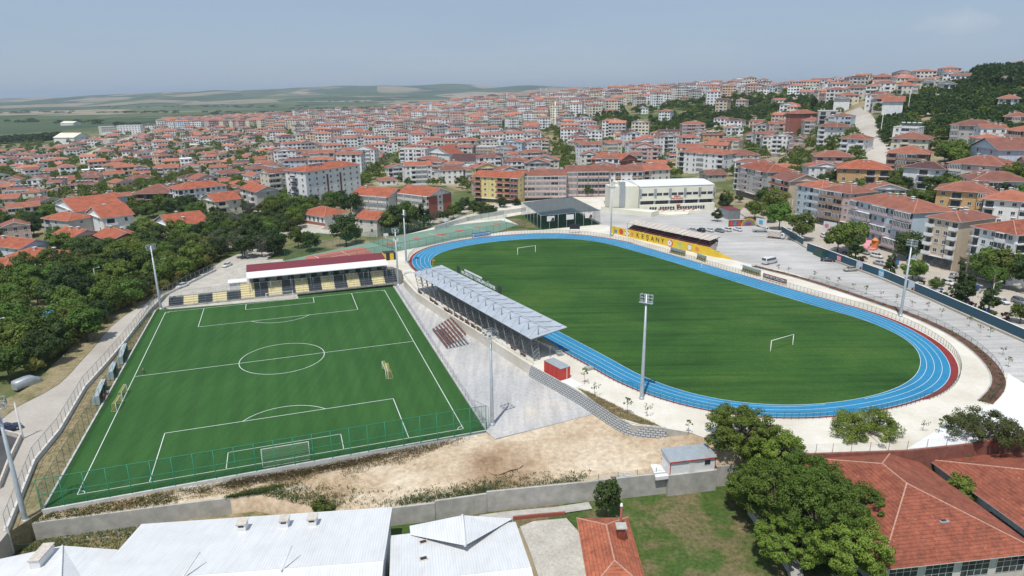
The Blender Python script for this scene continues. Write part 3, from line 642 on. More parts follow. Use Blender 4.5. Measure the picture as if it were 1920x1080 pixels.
# ------------------------------------------------------------------ goals
def goal(name, label, f, wd=7.32, hh=2.44, dp=1.6, mat='white', net='net_goal', r=.06, group=None):
    root = thing(name, label, 'goal', f[0], f[1], group)
    for s_ in (-1, 1):
        mb = MB(); mb.tube((s_ * wd / 2, 0, 0), (s_ * wd / 2, 0, hh), r, None, 8); mb.build('upright', mat, root)
    mb = MB(); mb.tube((-wd / 2 - r, 0, hh), (wd / 2 + r, 0, hh), r, None, 8); mb.build('crossbar', mat, root)
    if dp:
        mb = MB(); mb.tube((-wd / 2, dp, .04), (wd / 2, dp, .04), r * .5, None, 6)
        for s_ in (-1, 1): mb.tube((s_ * wd / 2, 0, hh), (s_ * wd / 2, dp * .55, hh), r * .5, None, 6); mb.tube((s_ * wd / 2, dp * .55, hh), (s_ * wd / 2, dp, .04), r * .5, None, 6); mb.tube((s_ * wd / 2, 0, .04), (s_ * wd / 2, dp, .04), r * .5, None, 6)
        mb.build('rear_frame', mat, root)
        mb = MB(); a, b = -wd / 2, wd / 2
        mb.face([(a, 0, hh), (b, 0, hh), (b, dp * .55, hh), (a, dp * .55, hh)]); mb.face([(a, dp * .55, hh), (b, dp * .55, hh), (b, dp, .04), (a, dp, .04)])
        for x in (a, b): mb.face([(x, 0, 0), (x, dp, 0), (x, dp * .55, hh), (x, 0, hh)])
        mb.build('net', net, root)
    return root
goal('football_goal', 'white full size goal with net at the near end of the small pitch', (TP(0, 0, .01), TA + math.pi))
goal('football_goal', 'white full size goal in front of the striped terrace', (TP(0, PL, .01), TA))
ga = math.atan2(AY.y, AY.x)
goal('field_goal', 'white netless goal at the near right end of the stadium field', ((G(1445.5, 659, PZ) + G(1485, 646, PZ)) / 2, ga), dp=0, r=.08)
goal('field_goal', 'white netless goal at the far end of the stadium field', ((G(970, 478, PZ) + G(1004.5, 473, PZ)) / 2, ga), dp=0, r=.08)
def small(u, v, u2, v2, label, flip=1):
    a = G(u, v); b = G(u2, v2); goal('training_goal', label, ((a + b) / 2 + Vector((0, 0, .01)), math.atan2(b.y - a.y, b.x - a.x) + (0 if flip > 0 else math.pi)), (b - a).length, 1.7, 1.0, 'curb', 'net_yellow', .05, 'small training goals with yellow nets')
small(717, 691, 724, 710, 'small goal with yellow net, the upper one right of the centre circle', 1)
small(724, 695, 728, 711, 'small goal with yellow net, the lower one right of the centre circle', 1)
small(239, 735, 230, 750, 'small goal with yellow net, the upper one on the left touchline', -1)
small(229, 756, 219, 771, 'small goal with yellow net, the lower one on the left touchline', -1)

# ------------------------------------------------------------------ floodlights
hs_ = []
def floodlight(u, v, z, hh, label, yaw, cage, mat='galv'):
    p = G(u, v, z); root = thing('floodlight', label, 'floodlight', p, yaw, 'floodlight masts round the two fields')
    mb = MB(); mb.tube((0, 0, 0), (0, 0, hh), .36, .17, 12, 0); mb.tube((0, 0, 0), (0, 0, .5), .5, .45, 12, 0); mb.build('mast', mat, root)
    mb = MB()
    if cage:
        for z_ in (hh - 1.0, hh + .6):
            for a, b in (((-1.3, -1.3), (1.3, -1.3)), ((1.3, -1.3), (1.3, 1.3)), ((1.3, 1.3), (-1.3, 1.3)), ((-1.3, 1.3), (-1.3, -1.3)), ((-1.3, -1.3), (1.3, 1.3)), ((-1.3, 1.3), (1.3, -1.3))): mb.tube((*a, z_), (*b, z_), .05, None, 4)
        for a in ((-1.3, -1.3), (1.3, -1.3), (1.3, 1.3), (-1.3, 1.3)): mb.tube((*a, hh - 1), (*a, hh + .6), .05, None, 4)
        lamps = [(x, y, hh - .2) for x in (-1, 0, 1) for y in (-1.3, 1.3)] + [(-1.3, 0, hh - .2), (1.3, 0, hh - .2)]
    else:
        for k in range(3): mb.tube((-1.6, -.2, hh - 1.6 + k * .8), (1.6, -.2, hh - 1.6 + k * .8), .06, None, 5)
        for x in (-1.6, -.5, .5, 1.6): mb.tube((x, -.1, hh - 1.7), (x, -.1, hh + .1), .05, None, 4)
        mb.box((0, .1, hh - 1.9), (3.4, .9, .08))
        lamps = [(-1.2 + .8 * i, -.35, hh - 1.6 + k * .8) for i in range(4) for k in range(3)]
    mb.build('head_frame', mat, root); hs_.append(root)
    for q in lamps:
        mb = MB(); mb.box(q, (.5, .22, .42), 0, 0); mb.box((q[0], q[1] - .12, q[2]), (.42, .04, .34), 0, 1); mb.build('lamp', ['darksteel' if cage else 'galv', 'mirror_lamp'], root)
    for c in root.children:
        if c.name.startswith(('head_frame', 'lamp')): c.data.transform(Matrix.Translation((0, 0, hh - .6)) @ Matrix.Scale(.74, 4) @ Matrix.Translation((0, 0, -hh + .6)))
    return root
floodlight(923, 797, .3, 17.6, 'grey floodlight mast with caged head beside the near right corner of the small pitch', .6, True)
floodlight(302, 580, 0, 18, 'greenish floodlight mast with caged head at the far left corner of the small pitch', .2, True)
floodlight(747, 535, .1, 17.4, 'floodlight mast with caged head at the right end of the striped terrace', .3, True)
floodlight(48, 978, -.5, 18.6, 'blue grey floodlight mast with caged head at the near left corner of the small pitch', .5, True)
floodlight(1203, 748, PZ, 20.2, 'grey floodlight mast between the near bend and the concrete walk', 2.6, False)
floodlight(1688, 593, PZ, 19.5, 'grey floodlight mast on the parking side of the stadium track', -.9, False)
floodlight(762, 493, PZ, 17.8, 'grey floodlight mast at the far left bend of the track', 2.0, False)
floodlight(1145, 444, PZ, 20.5, 'grey floodlight mast left of the yellow mural wall', -.3, False)

# ------------------------------------------------------------------ large grandstand with steel roof
root = thing('grandstand', 'long open grandstand with grey sheet roof hung from a row of masts', 'grandstand', SP(0, -47), math.atan2(AX.y, AX.x))
KR = Matrix.Rotation(-math.atan2(AX.y, AX.x), 3, 'Z')
def gs(s_, t, z):     # stand coordinates: along, distance behind the front edge (t = -42.6), height over the plateau
    return KR @ (SP(s_, t, z) - SP(0, -47))
S0, S1 = -30.5, 31
mb = MB()
for k in range(9):
    t0 = -42.9 - k * .72; z_ = .9 + k * .42
    P = [gs(S0 + 1, t0, z_), gs(S1 - 1, t0, z_), gs(S1 - 1, t0 - .72, z_), gs(S0 + 1, t0 - .72, z_)]
    mb.face(P); mb.face([P[0], P[1], P[1] - Vector((0, 0, .4)), P[0] - Vector((0, 0, .4))])
mb.build('seating_deck', 'galv', root)
mb = MB()
for k in range(9):
    t0 = -43.3 - k * .72; z_ = .9 + k * .42
    for i in range(108):
        if i % 18 == 17: continue
        c = gs(S0 + 1.6 + i * .55, t0, z_ + .22); mb.box(c, (.42, .40, .08)); c = gs(S0 + 1.6 + i * .55, t0 - .2, z_ + .42); mb.box(c, (.42, .06, .40))
tag(mb.build('seat_rows', 'yellow', root), 'rows of yellow plastic seats')
root_seat = S.collection.objects['seat_rows']; root_seat['kind'] = 'stuff'
mb = MB(); P = [gs(S0 - .8, -42.2, 6.4), gs(S1 + .8, -42.2, 6.4), gs(S1 + .8, -51.3, 5.5), gs(S0 - .8, -51.3, 5.5)]
mb.face(P); mb.face([p - Vector((0, 0, .14)) for p in P][::-1])
for i in range(4): a, b = P[i], P[(i + 1) % 4]; mb.face([a - Vector((0, 0, .14)), b - Vector((0, 0, .14)), b, a])
m, nt, bs = nodes('stand_roof'); M['stand_roof'] = m
tcx = nt.nodes.new('ShaderNodeTexCoord'); sp = nt.nodes.new('ShaderNodeSeparateXYZ'); nt.links.new(tcx.outputs['Object'], sp.inputs[0])
f = math_(nt, 'FRACT', math_(nt, 'MULTIPLY', sp.outputs[0], 1.0)); nt.links.new(mix(nt, 1., ramp(nt, f, [(0, (.36, .40, .44)), (.1, (.46, .50, .55)), (.9, (.48, .525, .575)), (1, (.38, .42, .46))]), ramp(nt, noise(nt, .3, 5), [(.3, (.86, .86, .86)), (.65, (1.03, 1.03, 1.03))]), 'MULTIPLY'), bs.inputs['Base Color'])
bs.inputs['Roughness'].default_value = .5; bs.inputs['Metallic'].default_value = .2
mb.build('roof_sheet', 'stand_roof', root)
for k in range(17):
    s_ = S0 + (S1 - S0) * k / 16; mb = MB(); zr = lambda t: 5.5 + (t + 51.3) / 9.1 * .9
    a0, a1, b0, b1 = gs(s_, -50.0, 0), gs(s_, -51.0, 5.4), gs(s_, -48.6, 0), gs(s_, -49.2, 5.55)
    mb.tube(a0, a1, .09, None, 4); mb.tube(b0, b1, .09, None, 4)
    for j in range(6):
        f0, f1 = j / 6, (j + 1) / 6
        mb.tube(a0.lerp(a1, f0), b0.lerp(b1, f1), .05, None, 3, 0, False); mb.tube(b0.lerp(b1, f0), a0.lerp(a1, f1), .05, None, 3, 0, False)
    for j in range(9):
        t = -50.9 + j * .95; mb.tube(gs(s_, t, zr(t) - .18), gs(s_, t + .95, zr(t + .95) - .18), .05, None, 4, 0, False)
        mb.tube(gs(s_, t, zr(t) - .75), gs(s_, t + .95, zr(t + .95) - (.75 - .06 * j)), .05, None, 4, 0, False); mb.tube(gs(s_, t, zr(t) - .18), gs(s_, t + .95, zr(t + .95) - .72), .035, None, 3, 0, False)
    mb.tube(gs(s_, -48.6, 4.0), gs(s_, -43.2, 1.0), .06, None, 4); mb.tube(gs(s_, -46, 0), gs(s_, -46, 2.5), .06, None, 4); mb.tube(gs(s_, -43.4, 0), gs(s_, -43.4, 1), .06, None, 4)
    mb.build('truss', 'steel', root)
    mb = MB(); top = gs(s_, -49.0, 7.6); mb.tube(gs(s_, -49.0, 5.6), top, .12, None, 6)
    mb.tube(top, gs(s_, -43.2, 6.4), .05, None, 3, 0, False); mb.tube(top, gs(s_, -46, 6.1), .045, None, 3, 0, False); mb.tube(top, gs(s_, -51.1, 5.6), .05, None, 3, 0, False)
    if k < 16: mb.tube(gs(s_ + 1.9, -46.5, 6.2), gs(s_ + .3, -42.5, 6.45), .045, None, 3, 0, False)
    mb.build('roof_mast', 'steel', root)
mb = MB()
for k in range(7): mb.tube(gs(S0, -50.6 + k * 1.3, 5.35 + k * .128), gs(S1, -50.6 + k * 1.3, 5.35 + k * .128), .05, None, 4)
mb.tube(gs(S0, -49.6, 2.2), gs(S1, -49.6, 2.2), .06, None, 4); mb.build('purlin', 'steel', root)
mb = MB(); c = gs(S0 - .6, -43.3, .5)
for k in range(4): mb.box(gs(S0 + .3 - .28 * k, -43.5, .85 - .22 * k), (.3, 1.6, .06))
mb.build('stair', 'galv', root)
# back to back banner frame in front of the stand, seen from behind
bo = G(882, 545, PZ); 
f0 = SP(28.6 - 2, -41.6 + 3); root = thing('field_sign', 'dark frame sign with white capital letters seen from behind, in front of the grandstand', 'sign', SP(12, -42.0), math.atan2(AX.y, AX.x))
sgx0, sgx1 = -13.2, 8.6
mb = MB()
for x in np.linspace(sgx0, sgx1, 9): mb.tube((x, 0, 0), (x, 0, 7.9), .07, None, 5)
mb.tube((sgx0, 0, 7.7), (sgx1, 0, 7.7), .07, None, 5); mb.tube((sgx0, 0, 6.7), (sgx1, 0, 6.7), .05, None, 5); mb.build('sign_frame', 'darksteel', root)
for x in (sgx0 - .7, sgx1 + .7):
    mb = MB(); mb.box((x, 0, 7.2), (1.5, .14, 2.2)); mb.build('end_panel', 'black', root)
mb = MB(); mb.box((.2, .1, 8.15), (10, .06, .5)); mb.build('top_board', 'frame', root)
text_mesh('NE MUTLU TÜRKÜM DİYENE', 1.45, 'lettering', 'white', root, M4((1, 0, 0), (0, 0, 1), (0, -1, 0), (-2.2, .02, 7.15)) @ Matrix.Scale(-1, 4, (1, 0, 0)), .03)

# portable bleacher, containers, small things on the plateau and yard
def boxbuild(name, label, cat, a, b, depth, hh, z, wallm, roofm, over=.12, roof_slope=.15, doors=(), windows=(), wcol=None, group=None, wallcol=None):
    F_ = LF(a, b, z); root = thing(name, label, cat, F_.o, F_.rot, group); L = F_.L
    mb = MB(); mb.prism([(0, 0), (L, 0), (L, depth), (0, depth)], 0, hh); o = mb.build('wall', wallm, root, col=wallcol)
    mb = MB(); q = [(-over, -over, hh + .01), (L + over, -over, hh + .01), (L + over, depth + over, hh + .01 + roof_slope), (-over, depth + over, hh + .01 + roof_slope)]
    mb.prism(q, hh - .02, None); mb.build('roof', roofm, root)
    for x in doors:
        mb = MB(); mb.b2(x, x + .9, -.05, 0, .05, 2.05, 0); mb.b2(x + .05, x + .85, -.06, -.05, .1, 2.0, 0); mb.build('door', wcol or 'frame', root)
    for x in windows:
        mb = MB(); mb.b2(x, x + 1.1, -.05, 0, 1.0, 1.9, 0); mb.b2(x + .07, x + 1.03, -.06, -.05, 1.07, 1.83, 1); mb.build('window', ['frame', 'glass'], root)
    return root, F_
r_, F_ = boxbuild('metal_container', 'red metal cabin with pale blue flat roof beside the near end of the grandstand', 'container', G(1020, 697, PZ), G(1051, 714, PZ), 2.4, 2.5, PZ, 'redpaint', 'galv', .05, .02)
mb = MB()
for k in range(1, 4): mb.b2(F_.L * k / 4 - .03, F_.L * k / 4 + .03, -.02, 0, .05, 2.4)
mb.build('panel_seam', 'maroon', r_)
mb = MB(); mb.b2(F_.L, F_.L + .04, 1.5, 1.62, .1, 2.4); mb.build('door_post', 'frame', r_)
tag(MB_ := None or thing('concrete_block', 'small grey concrete plinth beside the track fence', 'block', G(1104, 693, PZ)), None)
mb = MB(); mb.box((0, 0, .3), (1.6, 1.1, .6), .4); mb.box((0, 0, .63), (1.3, .8, .06), .4); mb.build('plinth', 'concrete', MB_)
mb = MB(); mb.prism([G(u, v, PZ) for u, v in ((1051, 716), (1070, 710), (1092, 722), (1079, 728))], PZ, PZ + .12); tag(mb.build('concrete_pad', 'white'), 'bright concrete pad in front of the red cabin', 'pad')
# white portable office by the sand
r_, F_ = boxbuild('portable_office', 'white portable office with grey roof and red edge beside the big tree', 'cabin', G(1256, 890, .0), G(1340, 880, .0), 3.3, 2.25, .0, 'white', 'galv', .18, .4, doors=(3.1,), windows=(5.6,))
mb = MB()
for x in (0, F_.L): mb.b2(x - .06, x + .06, -.05, .0, 0, 2.2)
mb.b2(-.2, F_.L + .2, -.24, -.18, 2.1, 2.27); mb.build('trim', 'redpaint', r_)
mb = MB(); mb.prism([(-2.4, -.2), (0, -.2), (0, 3.4), (-1.8, 3.4)], -.6, -.02); mb.build('step', 'white', r_)
mb = MB(); mb.prism([(-.3, -.3), (F_.L + .3, -.3), (F_.L + .3, 3.6), (-.3, 3.6)], -5, .0); mb.build('base', 'concrete', r_)
# stacked crates near the wall
for u, v, k in ((1163, 898, 0), (1177, 895, 1)):
    mb = MB(); p = G(u, v, -.6); mb.box((0, 0, .05), (1.1, .8, .1)); 
    for s_ in (-1, 1): mb.box((s_ * .52, 0, .3), (.06, .8, .5)); mb.box((0, s_ * .37, .3), (1.1, .06, .5))
    tag(mb.build('crate', 'frame', None, p, .15), ['pale open crate behind the stepped wall, the left one', 'pale open crate behind the stepped wall, the right one'][k], 'crate')
# portable bleacher on the yard
F_ = LF(G(836, 652, .3), G(866, 645, .3)); root = thing('portable_bleacher', 'portable steel bleacher with brown plank rows standing on the yard', 'bleacher', G(848, 651, .3), F_.rot)
bw = 5.6; bl = 11.5
A3 = (G(808, 616, .3) - G(836, 652, .3)).normalized(); B3 = Vector((A3.y, -A3.x, 0))
root.rotation_euler = (0, 0, math.atan2(A3.y, A3.x)); root.location = G(836, 655, .3); bl = (G(812, 620, .3) - G(836, 652, .3)).length + 1
for k in range(7):
    mb = MB(); y = -.3 - k * .75; z_ = .5 + k * .38
    mb.b2(0, bl, y - .16, y + .16, z_, z_ + .06); mb.b2(0, bl, y - .18, y - .14, z_ + .1, z_ + .34); mb.build('bench_row', 'brownseat', root)
mb = MB()
for x in np.linspace(.2, bl - .2, 5):
    for k in range(7): y = -.3 - k * .75; mb.tube((x, y, 0), (x, y, .5 + k * .38), .03, None, 4)
    mb.tube((x, -.1, .2), (x, -.3 - 6.3 * .75, .5 + 6.3 * .38), .04, None, 4); mb.tube((x, -5, 0), (x, -.3, 0.05), .04, None, 4); mb.tube((x, -4.9, 2.8), (x, -5.0, 4.0), .03, None, 4)
mb.tube((0, -5, 4), (bl, -5, 4), .03, None, 4); mb.tube((0, -5, 3.4), (bl, -5, 3.4), .03, None, 4); mb.build('support_frame', 'steel', root)
# brown benches behind the grandstand
for k, (u, v) in enumerate(((788, 547), (810, 562), (818, 568), (837, 581), (845, 584), (856, 591), (866, 597), (877, 604), (888, 611), (899, 617), (963, 652), (981, 664))):
    root = thing('picnic_bench', 'brown wooden bench on the ledge behind the grandstand, number %s from the far end' % ['one', 'two', 'three', 'four', 'five', 'six', 'seven', 'eight', 'nine', 'ten', 'eleven', 'twelve'][k], 'bench', G(u, v + 3, PZ), math.atan2(AX.y, AX.x), 'brown benches behind the grandstand')
    mb = MB(); mb.box((0, 0, .45), (1.8, .5, .07)); mb.build('seat', 'brownseat', root)
    mb = MB(); mb.box((0, .3, .8), (1.8, .07, .5)); mb.build('backrest', 'brownseat', root)
    for x in (-.7, .7): mb = MB(); mb.box((x, .05, .22), (.08, .5, .44)); mb.build('leg', 'darksteel', root)
# team shelters
def shelter(u, v, u2, v2, label, n):
    F_ = LF(G(u, v, PZ), G(u2, v2, PZ)); root = thing('team_shelter', label, 'shelter', F_.o, F_.rot, 'team shelters beside the far straight'); L = F_.L
    mb = MB(); mb.b2(0, L, 1.25, 1.3, .1, 2.0); mb.build('back_panel', 'pole_glass', root)
    mb = MB(); mb.face([(0, 0.1, 2.15), (L, .1, 2.15), (L, 1.35, 2.0), (0, 1.35, 2.0)]); mb.build('roof', 'pole_glass', root)
    mb = MB()
    for x in (0, L): mb.tube((x, 1.3, 0), (x, 1.3, 2.), .04, None, 4); mb.tube((x, 1.3, 2), (x, .1, 2.15), .04, None, 4)
    mb.tube((0, .1, 2.15), (L, .1, 2.15), .03, None, 4); mb.build('frame', 'galv', root)
    for k in range(n):
        x = (k + .5) * L / n; mb = MB(); mb.b2(x - .25, x + .25, .6, 1.1, .35, .5, 0); mb.b2(x - .25, x + .25, 1.0, 1.15, .5, 1.2, 0); mb.b2(x - .18, x + .18, .95, 1.0, .55, 1.1, 1); mb.build('seat', ['yellow', 'black'], root)
shelter(1252, 474, 1280, 481.5, 'glazed team shelter with yellow seats under the red and white painted ball', 7)
shelter(1301, 486, 1318, 492, 'short glazed team shelter with yellow seats, the middle one on the far straight', 4)
shelter(1386, 509, 1420, 519.5, 'glazed team shelter with yellow seats next to the maroon banner', 8)
plain('stand_pale', (.42, .48, .50), .5)
def dugout(u, v, u2, v2, label):
    F_ = LF(G(u2, v2), G(u, v)); F_ = LF(G(u, v), G(u2, v2)); L = F_.L; root = thing('dugout', label, 'dugout', F_.o, F_.rot, 'pale arched dugouts left of the small pitch')
    mb = MB(); pr = [(0, 0), (-.9, .05), (-1.25, .5), (-1.25, 1.2), (-.75, 1.75), (0.1, 1.95)]
    for (y0, z0), (y1, z1) in zip(pr[1:-1], pr[2:]): mb.face([(0, y0, z0), (L, y0, z0), (L, y1, z1), (0, y1, z1)])
    for x in (0, L): mb.face([(x, y, z) for y, z in pr])
    mb.build('shell', 'stand_pale', root); mb = MB(); mb.face([(.05, -.72, .1), (L - .05, -.72, .1), (L - .05, -.4, 1.7), (.05, -.4, 1.7)]); mb.build('dark_lining', 'black', root); mb = MB(); mb.b2(.2, L - .2, -.6, -.2, .1, .5); mb.build('bench', 'darksteel', root)  # black sheet set inside the shell so its open interior is dark
    return root
dugout(240, 657, 232, 683, 'white shell dugout left of the small pitch, the farthest of three')
dugout(221, 692, 214, 712, 'white shell dugout left of the small pitch, the middle and smallest of three')
dugout(201, 725, 188, 759, 'white shell dugout left of the small pitch, the nearest of three')

# ------------------------------------------------------------------ banners and scoreboard at the track
def banner(name, label, u, v, u2, v2, z, h0, hh, mat, txt, tmat, size):
    F_ = LF(G(u, v, z), G(u2, v2, z)); root = thing(name, label, 'banner', F_.o, F_.rot); L = F_.L
    mb = MB(); mb.b2(0, L, 0, .06, h0, h0 + hh); mb.build('panel', mat, root)
    mb = MB()
    for x in np.linspace(.1, L - .1, 4): mb.tube((x, .1, 0), (x, .1, h0 + hh), .03, None, 4)
    mb.build('post', 'steel', root)
    if txt: text_mesh(txt, size, 'lettering', tmat, root, M4((1, 0, 0), (0, 0, 1), (0, -1, 0), (L / 2, -.02, h0 + hh / 2)), .01)
    for x in (.06 * L, .94 * L):
        mb = MB(); mb.tube((x, -.01, h0 + hh * .62), (x, -.03, h0 + hh * .62), hh * .18, None, 12); mb.b2(x - hh * .25, x + hh * .25, -.02, -.005, h0 + hh * .12, h0 + hh * .25); mb.build('emblem', 'chimneyplaster' if mat == 'maroon' else 'frame', root)
banner('sports_banner', 'maroon banner with pale lettering on the fence of the far straight', 1430, 523, 1474, 536, PZ, .5, 1.35, 'maroon', 'SPORTURİZM', 'lineprint', 1.1)
plain('banner_blue', (.05, .22, .42), .5)
banner('sports_banner', 'blue banner with pale lettering on the fence of the far left bend', 885, 447.5, 920, 442.5, PZ, .4, 1.7, 'banner_blue', 'SPORTURİZM', 'lineprint', 1.15)
F_ = LF(G(1068, 437, PZ), G(1087, 437, PZ)); root = thing('scoreboard', 'black scoreboard on two posts at the far end of the track', 'scoreboard', F_.o, F_.rot)
mb = MB(); mb.b2(0, F_.L, 0, .25, 1.6, 3.6); mb.build('screen', 'black', root)
for x in (.05, F_.L - .05): mb = MB(); mb.tube((x, .12, 0), (x, .12, 1.6), .06, None, 5); mb.build('post', 'steel', root)

# ------------------------------------------------------------------ mural wall with the small covered stand
F_ = LF(G(1146, 437, PZ), G(1330, 480, PZ)); L = F_.L; root = thing('mural_stand', 'yellow mural wall with sports balls and dark letters under a covered terrace of maroon seats', 'grandstand', F_.o, F_.rot); MR = F_
plain('mural_yellow', (.70, .48, .035), .7, 0, .12, .3); plain('ball_red', (.55, .06, .03), .7); plain('ball_orange', (.70, .24, .06), .7); plain('ball_pink', (.62, .25, .28), .7)
plain('mural_green', (.42, .52, .15), .7); plain('mural_blue', (.08, .25, .42), .7); plain('ink', (.05, .04, .012), .7)
mb = MB(); mb.b2(0, L, 0, .35, 0, 2.9); mb.face([(L, 0, 2.9), (L, 0, 0), (L + 9, 1.8, 0), (L + 9, 1.8, .1)]); mb.build('mural_wall', 'mural_yellow', root)
def disc(x, z, r, mat, dy=.012, n=18, name='painted_ball'):
    mb = MB(); mb.face([(x + r * math.cos(2 * math.pi * k / n), -dy, z + r * math.sin(2 * math.pi * k / n)) for k in range(n)]); mb.build(name, mat, root)
disc(L * .055, 1.2, .75, 'mural_blue'); disc(L * .115, 1.45, 1.15, 'ball_red'); disc(L * .18, 1.35, 1.15, 'white')
for dx, dz in ((0, .0), (-.8, .5), (.75, -.55), (.6, .75), (-.5, -.8)): disc(L * .18 + dx, 1.35 + dz, .27, 'ink', .02, 5, 'ball_patch')
disc(L * .237, 1.35, .85, 'ball_orange')
disc(L * .635, 1.35, 1.3, 'ball_red'); disc(L * .63, 1.35, 1.05, 'white', .02); disc(L * .63, 1.4, .3, 'ball_red', .03, 5, 'ball_patch')
for a in range(5): disc(L * .63 + .95 * math.cos(a * 1.257 + .9), 1.35 + .95 * math.sin(a * 1.257 + .9), .2, 'ball_pink', .03, 5, 'ball_patch')
disc(L * .73, 1.4, 1.1, 'mural_green'); disc(L * .82, 1.4, 1.15, 'ink'); disc(L * .82, 1.4, 1., 'frame', .02); disc(L * .89, 1.4, .8, 'ball_orange')
for k, chh in enumerate('KEŞANY'):
    text_mesh(chh, 2.3, 'painted_letter', 'ink', root, M4((1, 0, 0), (0, 0, 1), (0, -1, 0), (L * (.30 + .052 * k), -.014, 1.42)), .05, .002)
s0, s1 = L * .17, L * .99
for k in range(4):
    mb = MB(); mb.b2(s0, s1, .5 + k * .9, 1.4 + k * .9, 0, 2.75 + k * .4); mb.build('terrace_step', 'concrete', root)
    mb = MB()
    for i in range(int((s1 - s0) / .6)):
        if i % 14 != 13: mb.b2(s0 + i * .6 + .06, s0 + i * .6 + .52, .8 + k * .9, 1.2 + k * .9, 2.8 + k * .4, 3.15 + k * .4)
    mb.build('seat_row', 'maroon', root)
m, nt, bs = nodes('dash_roof'); M['dash_roof'] = m
tcx = nt.nodes.new('ShaderNodeTexCoord'); br = nt.nodes.new('ShaderNodeTexBrick'); br.inputs['Scale'].default_value = 1; br.inputs['Brick Width'].default_value = 1.15; br.inputs['Row Height'].default_value = .85
br.inputs['Mortar Size'].default_value = .0; br.inputs['Color1'].default_value = (.70, .65, .57, 1); br.inputs['Color2'].default_value = (.62, .56, .49, 1)
nt.links.new(tcx.outputs['Object'], br.inputs[0]); nt.links.new(br.outputs[0], bs.inputs['Base Color'])
mb = MB()
for k in range(14):
    x0 = s0 + (s1 - s0) * k / 14; x1 = s0 + (s1 - s0) * (k + 1) / 14 - .12
    mb.face([(x0, .5, 5.2), (x1, .5, 5.2), (x1, 5.9, 5.85), (x0, 5.9, 5.85)]); mb.face([(x0, 5.9, 5.75), (x1, 5.9, 5.75), (x1, .5, 5.1), (x0, .5, 5.1)])
for k in range(42):
    for j in range(4): x = s0 + (s1 - s0) * (k + .5 * (j % 2)) / 42; y = 1.1 + j * 1.3; z = 5.22 + (y - .5) * .1204; mb.b2(x, x + .75, y, y + .2, z, z + .07, 1)
mb.build('roof_sheet', ['dash_roof', 'brownseat'], root)
for k in range(15):
    x = s0 + (s1 - s0) * k / 14 - .06; mb = MB(); mb.tube((x, 4.4, 2.5), (x, 4.4, 5.6), .11, None, 5); mb.tube((x, 4.4, 4.4), (x, .6, 5.05), .08, None, 4); mb.tube((x, .5, 5.08), (x, 5.9, 5.72), .08, None, 4)
    if k in (0, 14): mb.tube((x, .6, 2.9), (x, .6, 5.05), .07, None, 5)
    mb.build('roof_post', 'darksteel', root)
mb = MB(); mb.b2(s0, s1, 4.6, 4.75, 4.0, 5.0); mb.build('wind_screen', 'steel', root)

# ------------------------------------------------------------------ striped terrace and its roofed building
F_ = LF(G(316, 579, .0), G(747, 533, .0)); root = thing('terrace_stand', 'concrete terrace painted in cream and black blocks under a maroon and white roof', 'grandstand', F_.o, F_.rot); L = F_.L
plain('cream_paint', (.68, .60, .36), .8, 0, .1); plain('dark_paint', (.055, .065, .08), .8, 0, .2)
NB = 17
for b in range(NB):
    x0, x1 = L * b / NB, L * (b + 1) / NB
    mb = MB()
    nr_ = 4 if b < 5 else 7
    for k in range(nr_): mb.b2(x0, x1, .9 + k * .8, .9 + nr_ * .8 + .01, (0 if k == 0 else .2 + k * .46), .2 + (k + 1) * .46)
    o = mb.build('terrace_block', 'dark_paint' if b % 2 == 0 else 'cream_paint', root); 
mb = MB(); mb.b2(0, L, .5, .9, 0, .45); mb.b2(0, L * 5 / 17, 4.12, 4.3, 0, 2.4); mb.build('front_kerb', 'concrete', root)
x0, x1 = L * .335, L * .955
mb = MB(); mb.b2(x0, x1, 6.52, 13.8, 0, 5.8, 0); mb.build('rear_building', 'steel', root)
xs = np.linspace(x0 + 1, x1 - 2.4, 12)
for k, x in enumerate(xs):
    mb = MB(); mb.b2(x, x + 1.6, 6.46, 6.52, 3.45, 5.4); mb.build('opening', 'glass', root)
rz = 6.4
mb = MB(); mb.face([(x0 - .6, 2.2, 5.95), (x1 + .6, 2.2, 5.95), (x1 + .6, 6.6, rz + .3), (x0 - .6, 6.6, rz + .3)]); mb.face([(x0 - .6, 2.2, 5.75), (x1 + .6, 2.2, 5.75), (x1 + .6, 2.2, 5.95), (x0 - .6, 2.2, 5.95)]); mb.build('front_roof', 'frame', root)
mb = MB(); mb.face([(x0 - .6, 6.6, rz + .305), (x1 + .6, 6.6, rz + .305), (x1 + .6, 14.2, 7.2), (x0 - .6, 14.2, 7.2)]); mb.face([(x0 - .6, 2.2, 5.75), (x0 - .6, 6.6, rz + .1), (x0 - .6, 14.2, 7.0), (x0 - .6, 14.2, 7.2), (x0 - .6, 6.6, rz + .3), (x0 - .6, 2.2, 5.95)]); mb.face([(x1 + .6, 2.2, 5.75), (x1 + .6, 6.6, rz + .1), (x1 + .6, 14.2, 7.0), (x1 + .6, 14.2, 7.2), (x1 + .6, 6.6, rz + .3), (x1 + .6, 2.2, 5.95)])
mb.build('rear_roof', 'maroon', root)
mb = MB()
for x in np.linspace(x0, x1, 8): mb.tube((x, 2.6, 1.2), (x, 2.6, 5.95), .07, None, 5)
mb.build('roof_column', 'steel', root)
mb = MB(); mb.b2(x0 - 6, x0 - .7, 6, 10, 3.9, 4.1); mb.b2(x0 - 5.6, x0 - 1.2, 6.3, 9.6, 0, 3.9); mb.build('side_annex', 'white', root)
